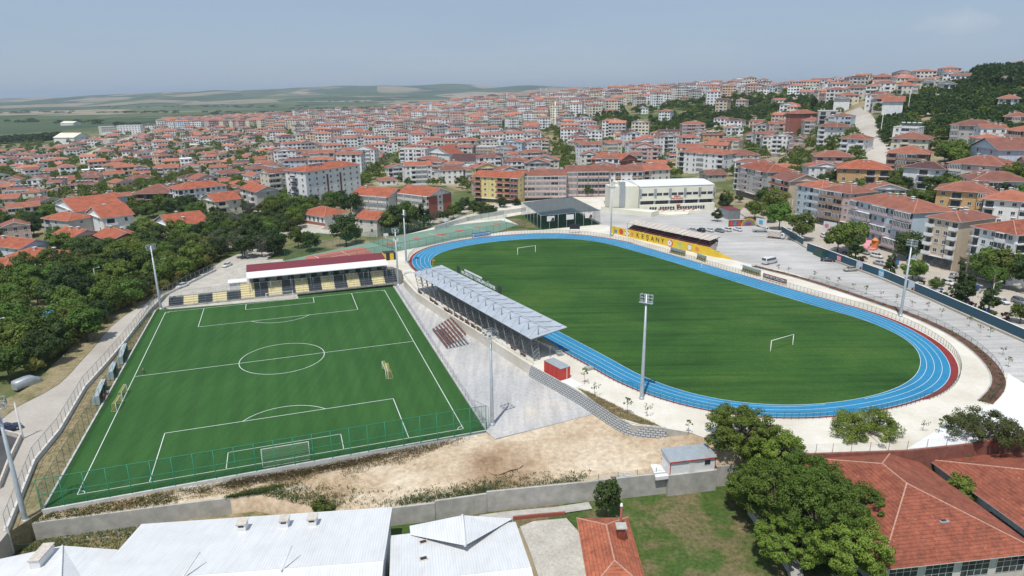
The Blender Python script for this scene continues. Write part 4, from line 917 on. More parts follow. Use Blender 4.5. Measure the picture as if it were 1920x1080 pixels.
# yellow and black kiosk
r_, F_ = boxbuild('ticket_kiosk', 'yellow and black painted kiosk between the terrace roof and the track', 'kiosk', G(721, 489, PZ), G(741, 487, PZ), 3, 2.6, PZ, 'mural_yellow', 'black', .1, .02)
mb = MB(); mb.b2(.6, 1.9, -.02, 0, .05, 2.55); mb.b2(3.2, 4.2, -.02, 0, .05, 2.55); mb.build('black_panel', 'black', r_)

# ------------------------------------------------------------------ courts, cage pitch
cpoly('sports_court', [(530, 489), (745, 443), (860, 421), (940, 413), (985, 425), (930, 437), (860, 447), (800, 461), (740, 472), (600, 500), (560, 498)], 'court_green', .012)
cpoly('tennis_court', [(575, 481), (680, 463), (700, 474), (615, 492), (568, 490)], 'court_red', .016)
mb = MB()
for u, v, a, b in ((735, 457, 15, 3.4), (781, 447, 9, 2.8), (826, 440, 14, 3.2), (861, 433, 12, 2.8), (897, 426, 9, 2.4), (932, 419.5, 12, 2.6)):
    c = G(u, v, PZ); r = (G(u + a, v, PZ) - c).length * .8
    mb.face([(c.x + r * math.cos(k * .314), c.y + r * math.sin(k * .314) * .9, PZ + .016) for k in range(20)])
struct(mb.build('court_circles', 'court_red'))
lm = MB()
for px in (((600, 486), (690, 469)), ((590, 480), (612, 491)), ((640, 471), (662, 482)), ((745, 460), (800, 449)), ((800, 447), (845, 440)), ((720, 452), (760, 464)), ((803, 437), (850, 449)), ((870, 424), (915, 435)), ((850, 438), (905, 427))):
    a, b = G(*px[0], PZ + .02), G(*px[1], PZ + .02); ribbon(lm, [a, b], -.08, .08)
struct(lm.build('court_lines', 'lineprint'))
sheet('court_lawn', [G(*q, PZ) for q in ((930, 437), (985, 425), (978, 404), (942, 404), (940, 413), (960, 422), (985, 425), (1012, 430), (1012, 430))], 'strip', .012) if False else cpoly('court_lawn', [(925, 437), (972, 421), (945, 408), (978, 402), (1014, 431), (960, 433)], 'lawn', .014)
fence('court_fence', 'green wire fence behind the ball courts beside the school yard', [G(u, v, PZ) for u, v in ((535, 489), (690, 452), (860, 417), (944, 409))], 3.6, 3.4, 'net_green', 'darkgreenpaint', .04, (1.,))
fence('court_fence', 'green wire fence between the ball courts and the far left bend', [G(u, v, PZ) for u, v in ((600, 499), (735, 474), (800, 461), (860, 449), (985, 426))], 3.2, 3.4, 'net_green', 'darkgreenpaint', .04, (1.,))
fence('court_fence', 'short green fence dividing the red court from the ball courts', [G(u, v, PZ) for u, v in ((693, 454), (745, 470))], 3.2, 3.4, 'net_green', 'darkgreenpaint', .04, (1.,))
wall_thing('court_wall', 'long pale blue grey wall running behind the ball courts to the cage pitch', [G(u, v, PZ) for u, v in ((815, 432), (880, 414), (944, 402), (986, 396))], .3, -3, 1.9, 'curb')
for k, (u, v) in enumerate(((724, 456), (946, 419), (835, 427), (742, 466))):
    root = thing('basketball_hoop', 'white basketball board on a post, ' + ['by the fence of the first court', 'beside the lawn at the last court', 'behind the middle court', 'near the divider of the courts'][k], 'basketball hoop', G(u, v, PZ), .3, 'basketball boards')
    mb = MB(); mb.tube((0, 0, 0), (0, 0, 3.4), .08, None, 6); mb.tube((0, 0, 3.2), (0, -.8, 3.3), .06, None, 5); mb.build('post', 'frame', root)
    mb = MB(); mb.box((0, -.85, 3.4), (1.8, .06, 1.1)); mb.build('board', 'white', root)
# cage pitch with dark net roof
CP = [G(u, v, PZ) for u, v in ((978, 404), (1014, 431), (1125, 421), (1070, 391))]
F_ = LF(CP[0], CP[3]); root = thing('cage_pitch', 'caged mini pitch under a dark net roof behind the far bend', 'cage pitch', CP[0], 0)
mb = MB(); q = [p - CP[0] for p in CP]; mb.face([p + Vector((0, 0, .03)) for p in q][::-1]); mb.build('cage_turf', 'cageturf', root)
H0 = 5.6
tp_ = [G(979, 380, PZ + H0), G(1016, 402, PZ + H0), G(1111, 395, PZ + H0), G(1070, 375, PZ + H0)]
tp_ = [p - CP[0] for p in tp_]; hz_ = Vector((0, 0, H0)); tpq = [p + hz_ for p in q]
mb = MB(); n8 = 8
for i in range(n8):
    for j in range(n8):
        def sg(a, b): 
            p = tpq[0].lerp(tpq[3], a).lerp(tpq[1].lerp(tpq[2], a), b); p.z += -.5 * math.sin(math.pi * a) * math.sin(math.pi * b) + .3; return p
        mb.face([sg(i / n8, j / n8), sg((i + 1) / n8, j / n8), sg((i + 1) / n8, (j + 1) / n8), sg(i / n8, (j + 1) / n8)], 0, True)
mb.build('net_roof', 'shade_net', root)
for i in range(4):
    a, b = q[i], q[(i + 1) % 4]; n = 7 if i % 2 else 6
    for k in range(n):
        p = a.lerp(b, k / n); mb = MB(); mb.tube(p, p + Vector((0, 0, H0 + .3)), .07, None, 5); mb.build('post', 'galv', root)
    mb = MB(); mb.face([a, b, b + hz_, a + hz_]); mb.build('side_net', 'net_dark', root)
    mb = MB(); mb.tube(a + hz_ + Vector((0, 0, .3)), b + hz_ + Vector((0, 0, .3)), .07, None, 5); mb.build('top_rail', 'galv', root)
d = (q[2] - q[1]); 
for f, nm in ((.16, 'white poster with a dark picture'), (.48, 'plain white poster'), (.80, 'white poster with red figures')):
    c = q[1] + d * f; mb = MB(); e = d.normalized() * 1.7; n_ = Vector((d.y, -d.x, 0)).normalized() * .12
    mb.face([c - e + n_ + Vector((0, 0, 3.3)), c + e + n_ + Vector((0, 0, 3.3)), c + e + n_ + Vector((0, 0, 5.4)), c - e + n_ + Vector((0, 0, 5.4))]); o = mb.build('poster', 'frame', root); o['label'] = nm
    if f != .48:
        mb = MB(); mb.face([c + n_ * 1.1 + Vector((0, 0, 3.35)), c + e * .95 + n_ * 1.1 + Vector((0, 0, 3.35)), c + e * .9 + n_ * 1.1 + Vector((0, 0, 4.5)), c + e * .4 + n_ * 1.1 + Vector((0, 0, 4.7))]); mb.build('print', 'black' if f < .3 else 'maroon', o)

# ------------------------------------------------------------------ dark blue wall beside the street, with posters
BW = [(1465, 437), (1505, 461)], [(1513, 470), (1560, 487.5), (1600, 503), (1660, 525), (1740, 560), (1830, 600), (1925, 643), (2160, 745)]
root = thing('street_wall', 'long dark blue wall with white coping between the parking place and the street', 'wall', (0, 0, 0))
for seg_ in BW:
    mb = MB(); P = [G(u, v, PZ) for u, v in seg_]; wallstrip(mb, P, .25, 2, 2.75); mb.build('blue_panel', 'tealwall', root)
    mb = MB(); wallstrip(mb, [p + Vector((0, 0, 2.75)) for p in P], .36, PZ + 2.755, .10); mb.build('coping', 'white', root)
WF = LF(G(1560, 487.5, PZ), G(1925, 643, PZ))
plain('poster_red', (.50, .06, .10), .6); plain('poster_blue', (.08, .40, .66), .6); plain('poster_pale', (.55, .60, .66), .6)
for u, v, mt, tx in ((1573, 492.5, 'poster_red', 'SPOR'), (1610, 507, 'poster_pale', ''), (1652, 522, 'poster_blue', 'SPOR'), (1709, 546, 'poster_pale', '')):
    p = G(u, v, PZ); seg2 = [G(*q, PZ) for q in BW[1]]; best = min(zip(seg2[:-1], seg2[1:]), key=lambda ab: ((ab[0] + ab[1]) / 2 - p).length)
    e = (best[1] - best[0]).normalized(); n_ = Vector((e.y, -e.x, 0)); c = best[0] + e * (p - best[0]).dot(e) + n_ * .15
    o = thing('wall_poster', {'poster_red': 'small red poster with white letters on the blue street wall', 'poster_blue': 'small light blue poster with white letters on the blue street wall', 'poster_pale': 'pale square poster on the blue street wall, ' + ('left of the light blue one' if u < 1650 else 'right of the light blue one')}[mt], 'poster', c, math.atan2(e.y, e.x))
    hs_ = 1.1 if mt != 'poster_pale' else 1.35
    mb = MB(); mb.b2(-hs_, hs_, -.03, 0, .35, .35 + 2 * hs_); mb.build('panel', mt, o)
    if tx: text_mesh(tx, .75, 'lettering', 'white', o, M4((1, 0, 0), (0, 0, 1), (0, -1, 0), (-.1, -.04, 1.7)), .02); text_mesh('KENTİ', .6, 'lettering', 'white', o, M4((1, 0, 0), (0, 0, 1), (0, -1, 0), (.1, -.04, 1.05)), .02)
    else: mb = MB(); mb.face([(.1, -.04, .4), (1.1, -.04, .4), (1.2, -.04, 1.5), (.5, -.04, 1.2)]); mb.build('print', 'maroon', o)

# ------------------------------------------------------------------ buildings
COL = dict(white=(.80, .80, .80), cream=(.70, .65, .52), beige=(.58, .49, .37), grey=(.48, .47, .45), pink=(.60, .44, .40), lilac=(.55, .46, .48), yellow=(.74, .62, .27),
           paleblue=(.52, .62, .70), brown=(.34, .23, .17), brick=(.36, .13, .09), ochre=(.60, .38, .18), peach=(.66, .46, .34), pale=(.66, .63, .58), mint=(.55, .66, .60), blue=(.22, .42, .62))
REC = {}          # name, label material, footprint circles for keeping other things clear
FOOT = []
WMESH = {}
def window_mesh(w_, h_, kind):
    k = (kind, round(w_ * 4) / 4, round(h_ * 4) / 4)
    if k in WMESH: return WMESH[k]
    mb = MB(); window_geo(mb, 0, 0, 0, k[1], k[2], kind, ('frame', 'glass', 'ac')); o = mb.build('window', ['frame', 'glass', 'plaster']); WMESH[k] = o.data; bpy.data.objects.remove(o)
    return WMESH[k]
def window_geo(mb, x, y, z, w_, h_, kind, _=None, mf=0, mg=1, ma=2):
    # local: facade in the x-z plane at y, looking to -y
    if kind == 'w':
        mb.b2(x - w_ / 2, x + w_ / 2, y - .05, y, z, z + h_, mf); 
        for a, b in ((x - w_ / 2 + .07, x - .04), (x + .04, x + w_ / 2 - .07)): mb.face([(a, y - .056, z + .07), (b, y - .056, z + .07), (b, y - .056, z + h_ - .07), (a, y - .056, z + h_ - .07)], mg)
        mb.b2(x - w_ / 2 - .08, x + w_ / 2 + .08, y - .14, y, z - .08, z, mf)
    elif kind == 'b':     # open balcony: dark door behind, slab and parapet
        mb.b2(x - w_ * .33, x + w_ * .33, y - .04, y, z - .8, z + h_, mg); mb.b2(x - w_ / 2, x + w_ / 2, y - 1.3, y, z - 1.0, z - .86, mf)
        mb.b2(x - w_ / 2, x + w_ / 2, y - 1.3, y - 1.2, z - .86, z + .05, ma)
        for s_ in (-1, 1): mb.b2(x + s_ * w_ / 2 - (.1 if s_ > 0 else 0), x + s_ * w_ / 2 + (0 if s_ > 0 else .1), y - 1.2, y, z - .86, z + .05, ma)
    elif kind in 'gd':    # glazed balcony: parapet with a row of panes; d = dark blinds
        mb.b2(x - w_ / 2, x + w_ / 2, y - 1.1, y, z - 1.0, z + .05, ma); mb.b2(x - w_ / 2 + .04, x + w_ / 2 - .04, y - 1.05, y, z + .05, z + h_ + .25, mg)
        mb.b2(x - w_ / 2, x + w_ / 2, y - 1.12, y, z + h_ + .25, z + h_ + .38, mf)
        n = max(2, int(w_ / (.62 if kind == 'g' else 1.4)))
        for i in range(n + 1): xx = x - w_ / 2 + .04 + (w_ - .08) * i / n; t = .09 if kind == 'g' else .035; mb.b2(xx - t, xx + t, y - 1.085, y - 1.05, z + .05, z + h_ + .25, mf)
    elif kind == 'r':     # railing balcony with dark rail
        mb.b2(x - w_ * .36, x + w_ * .36, y - .04, y, z - .8, z + h_, mg); mb.b2(x - w_ / 2, x + w_ / 2, y - 1.25, y, z - 1.0, z - .86, mf)
        n = 8
        for i in range(n + 1): xx = x - w_ / 2 + w_ * i / n; mb.b2(xx - .02, xx + .02, y - 1.25, y - 1.21, z - .86, z + .05, mg)
        mb.b2(x - w_ / 2, x + w_ / 2, y - 1.26, y - 1.2, z + .02, z + .08, mg)
def roof_geo(mb, w_, d, H, kind, ov=.7, sl=.36, m0=0, m1=1, m2=2):
    x0, x1, y0, y1 = -ov, w_ + ov, -ov, d + ov; W, D = x1 - x0, y1 - y0
    if kind == 'flat':
        mb.b2(-.15, w_ + .15, -.15, d + .15, H, H + .25, m1); mb.b2(.25, w_ - .25, .25, d - .25, H + .25, H + .29, m2); return H + .3
    zb = H - .1
    if kind == 'hip':
        r = min(W, D) / 2; zr = H + r * sl
        if W >= D: A, B = (x0 + r, (y0 + y1) / 2, zr), (x1 - r, (y0 + y1) / 2, zr)
        else: A, B = ((x0 + x1) / 2, y0 + r, zr), ((x0 + x1) / 2, y1 - r, zr)
        c = [(x0, y0, H), (x1, y0, H), (x1, y1, H), (x0, y1, H)]
        if W >= D: fs = [[c[0], c[1], B, A], [c[1], c[2], B], [c[2], c[3], A, B], [c[3], c[0], A]]; rid = [(A, B), (c[0], A), (c[3], A), (c[1], B), (c[2], B)]
        else: fs = [[c[0], c[1], A], [c[1], c[2], B, A], [c[2], c[3], B], [c[3], c[0], A, B]]; rid = [(A, B), (c[0], A), (c[1], A), (c[2], B), (c[3], B)]
        for f in fs: mb.face(f, m0)
    else:
        if kind == 'gx':   # ridge along x, gables at the ends
            zr = H + D / 2 * sl; A, B = (x0, (y0 + y1) / 2, zr), (x1, (y0 + y1) / 2, zr); c = [(x0, y0, H), (x1, y0, H), (x1, y1, H), (x0, y1, H)]
            mb.face([c[0], c[1], B, A], m0); mb.face([c[2], c[3], A, B], m0)
            for X_ in (0, w_): mb.face([(X_, 0, H - .05), (X_, d, H - .05), (X_, d / 2, zr - ov * sl * .5)], m2)
            for X_, s_ in ((x0, -1), (x1, 1)):
                mb.face([(X_, y0, H), (X_, (y0 + y1) / 2, zr), (X_, (y0 + y1) / 2, zr - .25), (X_, y0, H - .25)], m1); mb.face([(X_, y1, H), (X_, (y0 + y1) / 2, zr), (X_, (y0 + y1) / 2, zr - .25), (X_, y1, H - .25)], m1)
            rid = [(A, B)]
        else:              # ridge along y, gable to the front
            zr = H + W / 2 * sl; A, B = ((x0 + x1) / 2, y0, zr), ((x0 + x1) / 2, y1, zr); c = [(x0, y0, H), (x1, y0, H), (x1, y1, H), (x0, y1, H)]
            mb.face([c[1], c[2], B, A], m0); mb.face([c[3], c[0], A, B], m0)
            for Y_ in (0, d): mb.face([(0, Y_, H - .05), (w_, Y_, H - .05), (w_ / 2, Y_, zr - ov * sl * .5)], m2)
            for Y_ in (y0, y1):
                mb.face([(x0, Y_, H), ((x0 + x1) / 2, Y_, zr), ((x0 + x1) / 2, Y_, zr - .25), (x0, Y_, H - .25)], m1); mb.face([(x1, Y_, H), ((x0 + x1) / 2, Y_, zr), ((x0 + x1) / 2, Y_, zr - .25), (x1, Y_, H - .25)], m1)
            rid = [(A, B)]
    mb.face([(x0, y0, zb), (x0, y1, zb), (x1, y1, zb), (x1, y0, zb)], m1)
    for a, b in (((x0, y0), (x1, y0)), ((x1, y0), (x1, y1)), ((x1, y1), (x0, y1)), ((x0, y1), (x0, y0))): mb.face([(a[0], a[1], zb), (b[0], b[1], zb), (b[0], b[1], H), (a[0], a[1], H)], m1)
    if w_ < 60:
        for a, b in rid: mb.tube(a, b, .13, None, 4, 3, False)
    return zr
def building(name, label, cat, P0, P1, H, depth, wall='white', roof='hip', pat='wbw', side='ww', fh=3.0, detail=2, tile='tile', acc=None, shop=0., group=None, sl=.36, ov=.7, chim=2, bw=0., zg=None, wmat='plaster', depth_below=6, seed=0, solar=False, par=None, rmat=None):
    """P0,P1: ground plan corners of the near facade (left, right); depth runs away from the camera"""
    F_ = LF(P0, P1, zg if zg is not None else min(P0[2], P1[2])); L = F_.L
    col = COL.get(wall, wall); acol = COL.get(acc, acc) if acc else col
    root = thing(name, label, cat, F_.o, F_.rot, group) if par is None else par
    rs = random.Random(seed * 977 + int(abs(P0[0]) * 10))
    c = F_.p(L / 2, depth / 2); FOOT.append((c.x, c.y, math.hypot(L, depth) / 2)); 
    mb = MB(); mb.prism([(0, 0), (L, 0), (L, depth), (0, depth)], -depth_below, H, 0)
    if shop: mb.b2(.3, L - .3, -.04, 0, .2, shop - .5, 1); mb.b2(-.1, L + .1, -.5, 0, shop - .45, shop - .25, 2)
    nf = max(1, int(round((H - shop) / fh))); fh = (H - shop) / nf
    wl_ = []     # window instances
    def facade(w_, pattern, fx):
        n = len(pattern)
        if not n: return
        bay = w_ / n
        for f in range(nf):
            row = pattern[f % len(pattern)] if isinstance(pattern, (list, tuple)) else pattern
            n = len(row); bay = w_ / n; i = 0
            while i < n:
                ch = row[i]; j = i
                while j + 1 < n and row[j + 1] == ch and ch in 'gdb' and isinstance(pattern, str) and False: j += 1
                if ch not in '.-':
                    ww = min(1.35, bay * .5) if ch == 'w' else (bay * .96 if ch in 'gd' else min(bay * .92, 4.5))
                    wl_.append((fx, (i + .5) * bay, shop + f * fh + 1.0 * fh / 3, ww, 1.35 * fh / 3, ch))
                i = j + 1
    T = {'f': lambda x: (x, 0, 0), 'l': lambda x: (0, depth - x, -math.pi / 2), 'r': lambda x: (L, x, math.pi / 2), 'k': lambda x: (L - x, depth, math.pi)}
    facade(L, pat, 'f'); facade(depth, side, 'l'); facade(depth, side, 'r')
    if detail < 2:
        for fx, x, z, w_, h_, k in wl_:
            q = MB(); window_geo(q, 0, 0, 0, w_, h_, k, None, 2, 1, 3); tx, ty, a = T[fx](x); ca, sa = math.cos(a), math.sin(a); n0 = len(mb.v)
            mb.v += [(tx + vx * ca - vy * sa, ty + vx * sa + vy * ca, z + vz) for vx, vy, vz in q.v]
            mb.f += [tuple(n0 + t for t in f) for f in q.f]; mb.m += q.m; mb.sm += q.sm
    o = mb.build('wall', [wmat, 'glass', 'frame', 'plaster'], root, col=col)
    if detail >= 2:
        n = 0
        for fx, x, z, w_, h_, k in wl_:
            if n >= 96 and k == 'w': continue
            n += k == 'w'; me = window_mesh(w_, h_, k); tx, ty, a = T[fx](x)
            link('window' if k == 'w' else ('balcony' if k in 'br' else 'glazed_balcony'), me, root, (tx, ty, z), a, acol)
    if acc and detail >= 2 and bw:       # coloured bands between the floors
        for f in range(nf): mb = MB(); mb.b2(-.06, L + .06, -.07, 0, shop + f * fh - .05, shop + f * fh + bw); mb.build('facade_band', 'plaster', root, col=acol)
    mb = MB(); zr = roof_geo(mb, L, depth, H, roof, ov, sl); rf = mb.build('roof', [rmat or tile, 'frame', 'plaster' if roof != 'flat' else 'concrete', 'frame' if rmat == 'ribbed' else 'ridge'], root, col=col)
    if detail >= 1:
        for k in range(chim):
            cx = L * rs.uniform(.15, .85); cy = depth * rs.uniform(.35, .65); e = min(cy, depth - cy, cx if roof == 'hip' else 99, L - cx if roof == 'hip' else 99) if roof != 'gy' else min(cx, L - cx)
            zc = (H + e * sl if roof != 'flat' else H)
            mb = MB(); mb.b2(cx - .45, cx + .45, cy - .4, cy + .4, zc - .6, zc + 1.2, 0); mb.b2(cx - .6, cx + .6, cy - .55, cy + .55, zc + 1.2, zc + 1.32, 1); mb.build('chimney', ['chimneyplaster', 'frame'], rf)
        if solar:
            for k in range(4):
                cx = L * .2 + k * 2.6; cy = depth * .3; mb = MB(); z0 = H + cy * sl + .2; mb.face([(cx, cy, z0), (cx + 1.9, cy, z0), (cx + 1.9, cy + 1.6, z0 + .9), (cx, cy + 1.6, z0 + .9)], 1); mb.tube((cx, cy + 1.7, z0 + 1.1), (cx + 1.9, cy + 1.7, z0 + 1.1), .28, None, 8, 0); mb.build('solar_heater', ['frame', 'glass'], rf)
    return root
def bE(label, eL, eR, H, depth, z=None, name='apartment_block', cat='apartment block', dback=None, **k):
    """facade given by its eave corners in the survey photo; ground height z or the terrain's"""
    if z is not None: a, b = (G(*q, z + H) for q in (eL, eR)); zg = z
    else:
        c = onT((eL[0] + eR[0]) / 2, (eL[1] + eR[1]) / 2, H); zg = c.z; dc = math.hypot(c.x, c.y); P = []
        for u, v in (eL, eR):
            r = ray(u, v); m_ = dc / math.hypot(r[0], r[1]); p = Vector((r[0] * m_, r[1] * m_, zg))
            if zg + H < CH - 16: q = G(u, v, zg + H); dq = math.hypot(q.x, q.y); q = q * (min(max(dq, dc * .96), dc * 1.04) / dq); q.z = zg; p = q
            P.append(p)
        a, b = P
    return building(name, label, cat, a, b, H + (0), depth, zg=zg, **k)
LM = []           # landmarks for the labels of the ordinary houses: text, pixel
# --- right street
ST = 3.1
bE('grey patterned apartment block with dark red roof at the left end of the street row', (1384, 311), (1440, 323), 15.2, 15, ST, wall='grey', acc='lilac', pat='wgwwgw', side='wbw', roof='hip', tile='tile_old', shop=3.4, chim=3)
bE('beige apartment block with a wide gabled roof, second in the street row from the left', (1446, 332), (1481, 340), 14.2, 15, ST, wall='beige', acc='brick', pat='bgb', side='.w.', roof='gx', shop=3.2)
bE('pale blue and white corner apartment block with terraced balconies above the street trees', (1496, 346), (1541, 354), 13.6, 13, ST, wall='paleblue', pat='wwbg', side='ww', roof='hip', shop=1., chim=2)
bE('pink apartment block with brown balcony parapets and a red flag banner at its door', (1541, 354), (1597, 363), 13.9, 13, ST, wall='pink', acc='brown', pat=['gdg w'.replace(' ', ''), 'dbdw', 'dgbw'], side='w.w', roof='hip', shop=2.6, chim=5)
bE('long lilac striped apartment block with rows of white glazed balconies', (1598, 373), (1713, 399), 14.7, 15.5, ST, wall='paleblue', acc='lilac', pat=['gggwwggg', 'wwgggwww', 'gggwwwgg', 'gwwggwgg'], side='...', roof='hip', shop=1.5, bw=1.0, chim=5)
bE('tall beige apartment block with white curved balconies beside the lilac striped block', (1741, 406), (1800, 416), 15.2, 17, ST, wall='beige', acc='white', pat='bwwb', side='.', roof='hip', shop=3.8, chim=4, tile='tile')
bE('white apartment block with bay balconies at the right edge of the photo', (1826, 424), (1905, 440), 14.6, 17, ST, wall='white', acc='white', pat='rwwdw', side='rwr', roof='hip', shop=3.8, chim=2, tile='tile_old')
# --- middle row along the far street
Z0 = .6
bE('yellow apartment block with red balconies and orange roof', (889, 330), (972, 334), 13.6, 12, Z0, wall='yellow', acc='brick', pat='bwwbbd', side='ww', roof='gx', tile='tile_new', shop=2.6, chim=3)
bE('pale lilac apartment block with glazed balconies in the middle of the long row', (974, 330), (1062, 329), 13.8, 13, Z0, wall='lilac', acc='pink', pat=['gggddg', 'ddgggg', 'ggggdg'], side='.', roof='gx', shop=2.6, chim=3)
bE('pink striped apartment block with pointed gable roof in the long row', (1063, 322), (1142, 321), 15.2, 13, Z0, wall='pink', acc='pink', pat='gddd', side='.', roof='gx', shop=2.4, chim=2)
bE('white and brown apartment block right of the pink striped one', (1143, 322), (1206, 321), 14.8, 13, Z0, wall='white', acc='brown', pat='wdwwbb', side='.', roof='gx', shop=2.0, chim=3)
bE('beige apartment block behind the left end of the sports hall', (1207, 320), (1257, 317), 14.6, 12, Z0, wall='pale', acc='brown', pat='bwww', side='ww', roof='gx', shop=2, chim=2)
bE('tall white apartment block behind the sports hall', (1273, 284), (1357, 290), 16.0, 14, 1.5, wall='white', pat='rwwgwwb', side='ww', roof='hip', chim=3)
bE('white apartment block with wide red roof right of the tall one behind the sports hall', (1358, 291), (1424, 290), 15.0, 14, 1.5, wall='white', pat='bwwww', side='ww', roof='hip', chim=2)
bE('small grey house with orange roof and dark vent between sports hall and grey patterned block', (1327, 328), (1362, 327), 6.5, 12, 1.2, name='house', cat='house', wall='grey', pat='www', side='w', roof='gx', chim=1)
bE('brick house with white gable and big red roof behind the long row', (1110, 298), (1160, 302), 13, 20, .6, name='house', cat='house', wall='brick', acc='white', pat='wwrw', side='w', roof='gx', tile='tile_new', chim=1)
# --- school, dormitory and neighbours
dorm = bE('tall white dormitory block with two brown stripes and solar panels on its orange roof', (572, 322), (674, 308), 17.8, 15, .2, name='dormitory', cat='dormitory', wall='white', pat='wwwwwwww', side='www', roof='hip', tile='tile_new', fh=3.2, chim=0, solar=True, sl=.3)
mb = MB(); 
DL = (G(674, 308, 18) - G(572, 322, 18)).length
for f in (.36, .60): mb = MB(); mb.b2(DL * f, DL * f + 1.3, -.06, 0, 3.5, 15); mb.build('brown_stripe', 'brownseat', dorm)
mb = MB()
for k in range(5): mb.box((-.9, 8 + (k % 2), 2 + k * 3), (1.6, 4, .12)); mb.box((-1.6, 8, 3 + k * 3), (.06, 4, .9))
mb.build('fire_stair', 'darksteel', dorm)
bE('left wing of the brick school with a long orange roof', (660, 364), (727, 369), 9.6, 15, .6, name='school_wing', cat='school', wall='pale', acc='pale', pat='gggg', side='.', roof='gx', tile='tile_new', chim=1)
b_ = bE('right wing of the brick school with red brick end walls', (746, 361), (803, 368), 10.6, 15, .6, name='school_wing', cat='school', wall='pale', acc='pale', pat='gggg', side='.w.', roof='gx', tile='tile_new', chim=0)
EL = (G(746, 361, 11.2) - G(803, 368, 11.2)).length
for x, y0, y1 in ((EL, 0, 5.6), (EL, 9.4, 15)): mb = MB(); mb.b2(x, x + .12, y0, y1, 0, 10.5); mb.build('brick_end_wall', 'brick', b_)
bE('small low white school house with red base and hipped orange roof', (561, 399), (608, 406), 4.2, 14, .6, name='school_house', cat='school', wall='white', acc='brick', bw=1.1, pat='wwwwww', side='.w', roof='hip', tile='tile_new', chim=0)
bE('white and grey house with a steep orange roof in front of the brick school', (667, 409), (706, 412), 6.5, 12, .8, name='house', cat='house', wall='pale', pat='ww', side='ww', roof='gx', tile='tile_new', chim=0)
bE('white house with dark maroon roof behind the brick school', (800, 285), (842, 289), 10, 14, .4, name='house', cat='house', wall='white', pat='ww.', side='w', roof='gy', tile='tile_old', chim=1)
hb = bE('large white hall with a wide brown roof and round marquees beside it', (845, 303), (935, 303), 6.5, 30, .5, name='market_hall', cat='hall', wall='white', pat='.w.w.', side='.', roof='gx', tile='tile_brown', chim=0, sl=.3)
for k, (u, v) in enumerate(((868, 320), (903, 322), (930, 312))):
    p = G(u, v, .5); mb = MB(); n = 10
    for i in range(n): a0, a1 = math.pi * i / n, math.pi * (i + 1) / n; mb.face([(6 * math.cos(a0), 0, 5 * math.sin(a0)), (6 * math.cos(a1), 0, 5 * math.sin(a1)), (6 * math.cos(a1), 16, 5 * math.sin(a1)), (6 * math.cos(a0), 16, 5 * math.sin(a0))], 0, True)
    mb.face([(6 * math.cos(math.pi * i / n), 0, 5 * math.sin(math.pi * i / n)) for i in range(n + 1)]); tag(mb.build('marquee', 'white', None, p, .2), ['white vaulted marquee left in front of the brown roofed hall', 'white vaulted marquee in the middle before the brown roofed hall', 'white vaulted marquee right of the brown roofed hall'][k], 'marquee')
# --- left side
bE('long white three storey block with black window frames left of the dormitory', (333, 356), (424, 347), 11, 13, 0, wall='white', pat='rwrwwrwww', side='rwr', roof='hip', tile='tile_new', chim=3)
bE('brown house with a very wide hipped red roof at the left of the town', (254, 363), (322, 361), 7.0, 17, 0, name='house', cat='house', wall='brown', pat='brbr', side='b', roof='hip', ov=2., chim=2)
bE('cream three storey house with an orange gabled roof above the park trees', (378, 372), (404, 378), 9.5, 12, 0, name='house', cat='house', wall='cream', pat='.ww', side='bw', roof='gy', tile='tile_new', chim=1)
bE('white house with a large orange roof in the park at its upper edge', (291, 414), (320, 425), 5.5, 15, 0, name='house', cat='house', wall='white', pat='.w', side='bw', roof='gy', tile='tile_new', chim=3)
bE('grey house with white balconies left of the dormitory', (450, 352), (480, 360), 9, 12, 0, name='house', cat='house', wall='grey', acc='white', pat='bb', side='w', roof='gx', tile='tile_new', chim=1)
bE('big blank white gabled workshop left of the park with an orange roof', (102, 381), (142, 397), 7.5, 20, 0, name='workshop', cat='workshop', wall='white', pat='...', side='.', roof='gy', sl=.22, chim=0, tile='tile_new')
bE('grey blue gabled workshop with an orange roof right of the blank white one', (188, 372), (238, 367), 7.5, 9, 0, name='workshop', cat='workshop', wall='paleblue', pat='....', side='.', roof='hip', chim=2, tile='tile_new')
bE('white house with steep red roof and dark dormer above the park', (163, 399), (192, 409), 7.5, 12, 0, name='house', cat='house', wall='white', pat='ww', side='bw', roof='gy', tile='tile_new', chim=1)
bE('grey house with a plain orange roof left of the steep roofed white one', (80, 409), (128, 414), 6.5, 11, 0, name='house', cat='house', wall='grey', pat='bw.', side='w', roof='hip', tile='tile_new', chim=2)
bE('beige house with orange roof just behind the park trees', (101, 438), (138, 444), 5.5, 10, 0, name='house', cat='house', wall='beige', pat='.b', side='w', roof='gx', tile='tile_new', chim=2)
bE('brick red house with orange roof among the park trees', (176, 440), (206, 452), 5.0, 12, 0, name='house', cat='house', wall='brick', pat='w.', side='w', roof='gx', tile='tile_new', chim=2)
bE('white house with orange roof cut by the left edge of the photo above the park', (-30, 458), (38, 466), 5.5, 11, 0, name='house', cat='house', wall='paleblue', pat='wwww', side='w', roof='gx', tile='tile_new', chim=1)
bE('house with a wide low red roof at the edge of the park on the left', (12, 480), (82, 486), 4.2, 11, 0, name='house', cat='house', wall='white', pat='www', side='w', roof='hip', tile='tile_new', chim=2)
bE('small house with red roof touching the left edge of the photo beside the park', (-40, 497), (10, 503), 4.0, 9, 0, name='house', cat='house', wall='cream', pat='ww', side='w', roof='hip', tile='tile_new', chim=0)
